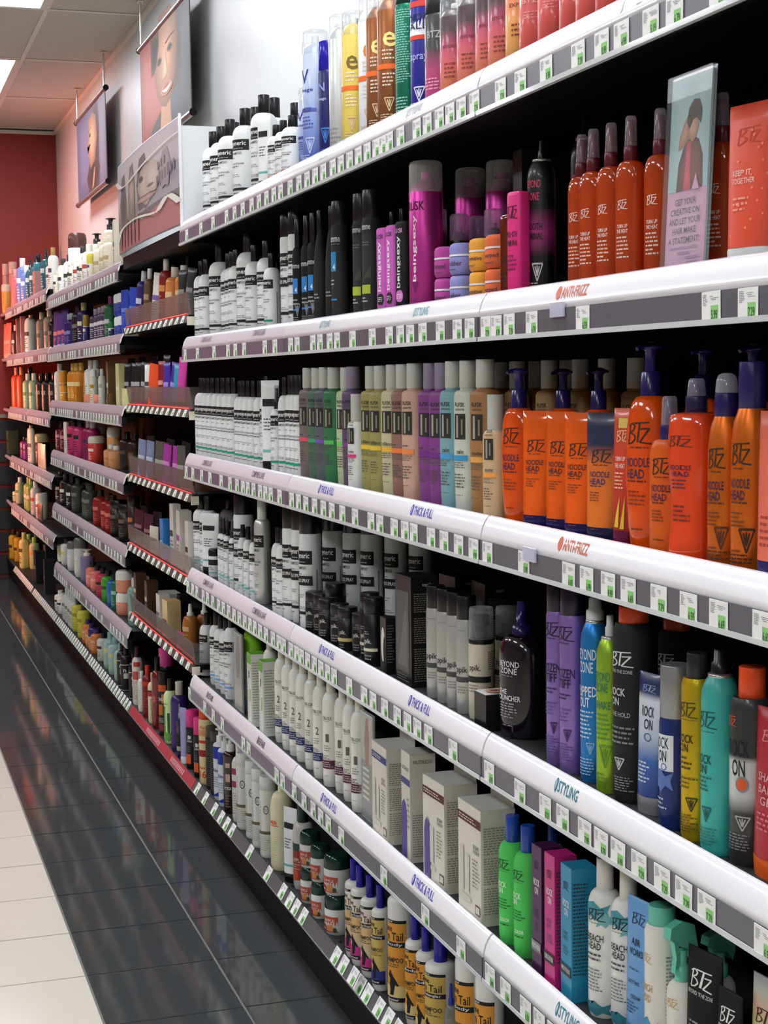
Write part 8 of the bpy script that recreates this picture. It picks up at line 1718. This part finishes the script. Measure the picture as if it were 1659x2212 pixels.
STY['b_lime'] = dict(b='#d2e8a8', c='#2c2a1c', pr=[('b', 0.08, 0.56, -0.9, -0.6, '#3f7a34'), ('b', 0.06, 0.58, -0.35, 0.0, '#4a8a3c'), ('b', 0.05, 0.48, 0.35, 0.75, '#2f5f28'), ('s', 'splash', 0.12, 0.16, 0.1, 1.8, '#6aa84a'), ('t', 'bamboo', 0.62, 0.03, 0.0, 1.0, '#4a7a3a')])
STY['b_purp'] = dict(b='#3a2468', c='#d8d2bc', ck=dict(rough=0.2), bk=dict(rough=0.3, noise=0.05), pr=[('l', 0.1, 0.4, 8, -0.8, 0.3, '#6a4a9a')])
STY['b_smist'] = dict(b=('gloss', '#2a1c4a'), c='#9c9c9c', pr=[('b', 0.12, 0.46, -1.6, 1.6, '#26221f'), ('b', 0.14, 0.22, -1.2, 1.2, '#a8b48a')])
STY['b_lav'] = dict(b='#9c98c4', c='#e4e4e6', pr=[])
STY['b_pinkcap'] = dict(b='#17151a', c='#e8388c', cf=0.72, pr=[('s', 'splash', 0.55, 0.08, 0.3, 0.6, '#d8d8dc'), ('t', 'isla', 0.49, 0.04, 0.3, 0.8, '#d0d0d4'), ('b', 0.10, 0.26, -0.4, 0.5, '#e05a2c'), ('l', 0.3, 0.4, 3, -0.3, 0.6, '#6a6a70')])
STY['b_crm'] = dict(b='#e6d29a', c='#dc4a1c', cf=0.88, pr=[('t', 'Aura', 0.78, 0.05, 0.4, 1.1, '#c8582a'), ('b', 0.66, 0.74, -1.2, 1.4, '#e09a6a'), ('b', 0.56, 0.60, -1.2, 1.4, '#c8442a'), ('b', 0.38, 0.47, -1.2, 1.4, '#a82a20'), ('t', '16', 0.14, 0.10, 0.2, 1.0, '#d8481c'), ('t', 'flex', 0.23, 0.04, 0.2, 0.9, '#d8481c')])
STY['b_blk'] = dict(b=('matte', '#2f2d2a'), c='#4a423a', cf=0.84, pr=[('l', 0.06, 0.7, 20, -0.4, 1.3, '#6a665e'), ('b', 0.68, 0.80, -0.4, 1.3, '#3a3834')])
STY['b_bw'] = dict(b='#dfe4ea', c='#e8e8e4', pr=[('b', 0.58, 0.75, -3.1, 3.1, '#2438a0'), ('s', 'tri', 0.10, 0.09, 0.2, 1.6, '#2438a0'), ('t', 'Rinse', 0.42, 0.05, 0.3, 1.4, '#2a3a8a'), ('l', 0.18, 0.34, 5, -0.4, 0.9, '#8a94b0')])
STY['b_ritz'] = dict(b=('gloss', '#2e1a16'), c='#e8e8e2', pr=[('b', 0.60, 0.66, 0.1, 0.7, '#d8b0a8'), ('b', 0.42, 0.52, 0.1, 0.7, '#d8b0a8'), ('t', 'ritz', 0.34, 0.045, 0.4, 0.9, '#f0ece8'), ('l', 0.08, 0.26, 5, 0.0, 0.8, '#8a6a60')])
STY['b_wm'] = dict(b='#e2dfd6', c='#e8e4d8', pr=[('b', 0.60, 0.68, -0.6, 0.8, '#9c2f62'), ('b', 0.44, 0.52, -0.6, 0.8, '#9c2f62'), ('l', 0.1, 0.38, 9, -0.5, 0.7, '#a8a49a')])
STY['b_inf'] = dict(b='#e3e4dd', c='#e6e7e0', cf=0.84, cr=0.985, bk=dict(rough=0.25, noise=0.01), pr=[('v', 'infusium 23 pro', 0.52, 0.36, -0.35, 0.20, '#3a3834'), ('s', 'ring', 0.60, 0.11, 0.35, 0.62, '#55534c'), ('l', 0.58, 0.62, 2, 0.17, 0.5, '#77756c'), ('b', 0.295, 0.335, -1.2, 1.1, '#6e6048'), ('l', 0.09, 0.28, 8, -0.6, 0.8, '#a8a69c')])
STY['b_yel'] = dict(b='#ece6bc', bk=dict(rough=0.3, noise=0.01), c='#e8e2b8', pr=[('t', 'Milk', 0.58, 0.05, -0.1, 0.8, '#e0533a'), ('b', 0.535, 0.545, -0.5, 0.4, '#e0533a'), ('l', 0.1, 0.42, 12, -0.6, 0.4, '#c4d49a')])
STY['b_apple'] = dict(b='#c9c6c0', c='#16332c', bk=dict(rough=0.2, coat=0.4), pr=[('b', 0.12, 0.47, -1.4, 0.9, '#a03c30'), ('s', 'disc', 0.18, 0.14, -0.3, 0.9, '#c8522e'), ('b', 0.47, 0.56, -1.2, 0.3, '#2a4a3c'), ('t', 'APPLE', 0.36, 0.05, 0.0, 1.0, '#e8d0c0'), ('l', 0.24, 0.32, 3, -0.6, 0.5, '#e0b8a8')])
STY['b_jar'] = dict(b='#dcded9', c='#17352c', ck=dict(rough=0.12), pr=[('b', 0.08, 0.48, -1.15, 0.75, '#c05a42'), ('s', 'disc', 0.17, 0.22, -0.55, 0.7, '#9c2f26'), ('s', 'disc', 0.20, 0.18, 0.1, 0.6, '#d88a4a'), ('s', 'disc', 0.15, 0.13, 0.5, 0.3, '#3a5a30'), ('t', 'APPLE', 0.38, 0.07, 0.0, 0.9, '#f0dcd0'), ('l', 0.26, 0.32, 2, -0.5, 0.4, '#f0d0c0')])
def mane(bg, low, t2):
    return [('b', 0.07, 0.71, -1.25, 1.1, bg), ('b', 0.685, 0.71, -1.25, 1.1, K_), ('t', 'Original', 0.697, 0.018, -0.4, 0.8, WH), ('t', 'Mane', 0.645, 0.05, -0.5, 1.0, K_), ('t', "'n Tail", 0.585, 0.065, 0.1, 1.5, K_), ('b', 0.50, 0.54, -1.25, 1.1, '#1c1a22'), ('t', t2, 0.52, 0.03, 0.1, 1.4, WH), ('t', 'SHAMPOO', 0.40, 0.04, 0.0, 1.7, '#2a2620'), ('l', 0.34, 0.375, 2, -0.8, 0.8, '#5a4a2a'), ('b', 0.07, 0.20, -1.25, 1.1, low), ('s', 'horse', 0.225, 0.20, 0.0, 1.1, '#1a1824'), ('b', 0.075, 0.11, -1.25, 1.1, '#15141c'), ('t', 'Grower', 0.092, 0.022, 0.0, 1.0, WH)]
MW = dict(b='#ebebe4', c='#23239a', ck=dict(rough=0.15), bk=dict(rough=0.25, noise=0.01))
STY['mane_p'] = dict(MW, pr=mane(('grad', ((0, '#e8d8c0'), (0.6, '#e2b878'), (0.9, '#efe4dc'))), '#c83a8c', 'Color Protect'))
STY['mane_b'] = dict(MW, pr=mane('#d8b868', '#2a3a84', 'Moisturizing'))
STY['mane_y'] = dict(MW, pr=mane('#eaa23a', '#e6cf86', 'Body'))
STY['mane_g'] = dict(MW, pr=mane('#d8b45c', '#d8b868', 'Detangler'))
STY['mane_s'] = dict(b=('glass', '#a8a8a0'), c='#23239a', pr=[])
LIDS = {}

def style_of(s):
    if isinstance(s, str):
        return STY[s]
    _, b, c, lab = s
    if s in STY:
        return STY[s]
    rnd = random.Random(str(s))
    pr = []
    if lab:
        z = rnd.uniform(0.36, 0.5)
        pr = [('b', z, z + 0.10, -0.9, 0.7, lab), ('l', 0.14, z - 0.05, 5, -0.6, 0.6, lab)]
    else:
        pr = [('l', 0.2, 0.45, 5, -0.6, 0.5, '#8a8680')]
    STY[s] = dict(b=b, c=c or '#2a2a2c', pr=pr)
    return STY[s]

CACHE = {}
def product_parts(kind, style, r, h, k):
    key = (kind, style, round(r, 3), round(h, 2), k)
    if key not in CACHE:
        st = style_of(style)
        rr, hh = key[2], h
        P_, S = build_kind(kind, rr, hh, k, st)
        if st.get('pr'):
            P_.append(('printed_label', print_mesh(kind, S, rr, hh, k, st['pr'], str(style))))
        CACHE[key] = P_
    return CACHE[key]

for kind, style, x, y, z, r, h, k, turn, name, cat, label, grp in PRODUCTS:
    e = bpy.data.objects.new(name, None)
    COL.objects.link(e)
    e.empty_display_size = 0.02
    e.location = (x, y, z + 0.0008)
    tilt = 0.0
    in_tray = 4.79 < y < 5.99 and z > 0.3
    if in_tray and kind in ('tube', 'packet', 'gen'):
        tilt = random.uniform(-0.02, 0.16)
    e.rotation_euler = (tilt, 0, math.radians(turn if kind != 'box' else 0) + random.uniform(-0.05, 0.05))
    tag(e, label, cat, label.rsplit(',', 1)[0] if grp else None)
    for nm, me in product_parts(kind, style, r, h, k):
        link(nm, me, e)

# ------------------------------------------------------------------ acrylic signs and loose pieces
def acrylic_sign(x, y0, y1, z0, z1, label, items, leanx=0.0):
    p = bpy.data.objects.new('acrylic_sign', None); COL.objects.link(p); p.location = (x, (y0 + y1) / 2, z0)
    p.rotation_euler = (0, leanx, 0)
    tag(p, label, 'sign')
    hw, h = (y1 - y0) / 2, z1 - z0
    s = MB(); s.box((0.0, -hw, 0.004), (0.0012, hw, h - 0.004), mat('#b9cfd0', rough=0.3, noise=0.03)); s.build('insert_card', p)
    pic('picture_print', p, items, (hw - 0.001, -hw + 0.001), (0.006, h - 0.006), lambda u: -0.0002)
    a = MB(); a.box((-0.0050, -hw - 0.004, 0.0), (-0.0038, hw + 0.004, h), clear('#e6eeee', 0.03, 0.02, 0.12)); a.box((-0.0038, -hw - 0.004, 0.0), (0.003, -hw - 0.0028, h), clear('#b9c6c6', 0.2, 0.05, 0.3))
    a.box((0.002, -hw - 0.004, 0.0), (0.003, hw + 0.004, h), clear('#c9d4d4', 0.15, 0.05, 0.2)); a.build('acrylic_holder', p)
    return p
lines = ['GET YOUR', 'CREATIVE ON', 'AND LET YOUR', 'HAIR MAKE', 'A STATEMENT!']
items = [*soft(SQ, (0.0, 1.0, 0.0, 0.42), '#cf9ab8', '#dcb2c8', 5, shrink=0.5), *soft(SQ, (0.0, 1.0, 0.42, 1.0), '#9dbcc0', '#b3ced0', 5, shrink=0.5),
         *soft(poly2d([(0, 0), (1, 0), (0.97, 0.6), (0.8, 0.92), (0.6, 1.0), (0.4, 0.98), (0.2, 0.8), (0.05, 0.5)]), (0.22, 0.88, 0.42, 0.69), '#5f332f', '#7a443c', 4, shrink=0.4),
         *soft(poly2d([(0, 0), (1, 0), (0.85, 1), (0.25, 1)]), (0.40, 0.58, 0.42, 0.67), '#b8404f', '#d0566a', 3, shrink=0.4),
         *soft(poly2d([(0, 0), (0.5, 0.1), (1, 0.45), (0.85, 1), (0.45, 0.75), (0.1, 0.4)]), (0.24, 0.54, 0.63, 0.82), '#a87a62', '#c99a80', 4), *soft(LENS, (0.44, 0.74, 0.66, 0.82), '#b08268', '#d2a68c', 5),
         *soft(poly2d([(0, 0.25), (0.2, 0.0), (0.45, 0.3), (0.75, 0.35), (0.95, 0.1), (1, 0.6), (0.8, 0.95), (0.45, 1.0), (0.12, 0.75)]), (0.44, 0.80, 0.73, 0.88), '#4a3528', '#2f211a', 4),
         (poly2d([(0.0, 0), (1, 0), (0.75, 0.5), (0.6, 0.3), (0.5, 1)]), (0.64, 0.82, 0.415, 0.5), '#d3a0bd')]
for i, t in enumerate(lines):
    w = len(t) / 14.0
    items.append((text2d(t)[:2], (0.5 - w * 0.46, 0.5 + w * 0.46, 0.345 - i * 0.05, 0.378 - i * 0.05), '#574a56'))
for i, (a, b_) in enumerate(((0.16, 0.84), (0.36, 0.66), (0.55, 0.9), (0.58, 0.88))):
    items.append((SQ, (a, b_, 0.115 - i * 0.026, 0.127 - i * 0.026), '#a8809c'))
items.append((strokes2d(BTZ, 0.06), (0.42, 0.68, 0.90, 0.96), '#7f979a'))
acrylic_sign(0.957, 1.700, 1.800, 1.500, 1.746, 'tall acrylic sign with pink panel and statement text, second shelf', items, leanx=0.05)
acrylic_sign(0.955, 4.20, 4.30, 0.470, 0.69, 'grey acrylic sign beside the blue-striped white bottles', [(SQ, (0, 1, 0, 1), '#a39c90'), (STRAND, (0.2, 0.8, 0.4, 0.98), '#7d746a'), (SQ, (0.0, 1, 0.0, 0.3), '#b3aca0')])
acrylic_sign(0.957, 3.03, 3.115, 0.470, 0.70, 'grey acrylic sign beside the white boxed kits', [(SQ, (0, 1, 0, 0.55), '#8d8d88'), (SQ, (0, 1, 0.55, 1), '#b8b4a8'), (STRAND, (0.3, 0.7, 0.5, 0.98), '#9a6a54')] + [(SQ, (0.15, 0.15 + 0.1 * (5 + (i * 3) % 3), 0.46 - i * 0.055, 0.485 - i * 0.055), '#d6d6d0') for i in range(6)])
# portrait printed on the lid of the squat carton
b = MB()
vs, fs = oval(20)
b.add([(0.956 + 0.030 * v, 2.425 - 0.034 * u, 0.8637) for u, v in vs], fs, ink('#c99a84'))
vs, fs = LENS
b.add([(0.962 + 0.018 * v, 2.416 - 0.012 * u, 0.8640) for u, v in vs], fs, ink('#7a4a40'))
LID_PRINT = b.mesh('lid_portrait')
for o in list(COL.objects):
    if o.get('label', '').startswith('squat black carton'):
        q = link('lid_portrait', LID_PRINT, o)
        q.matrix_parent_inverse = Matrix.Translation(-Vector((0.968, 2.412, 0.8008)))
        q.location = (0, 0, 0)
        q.location.z = o.location.z * 0 + 0.0005
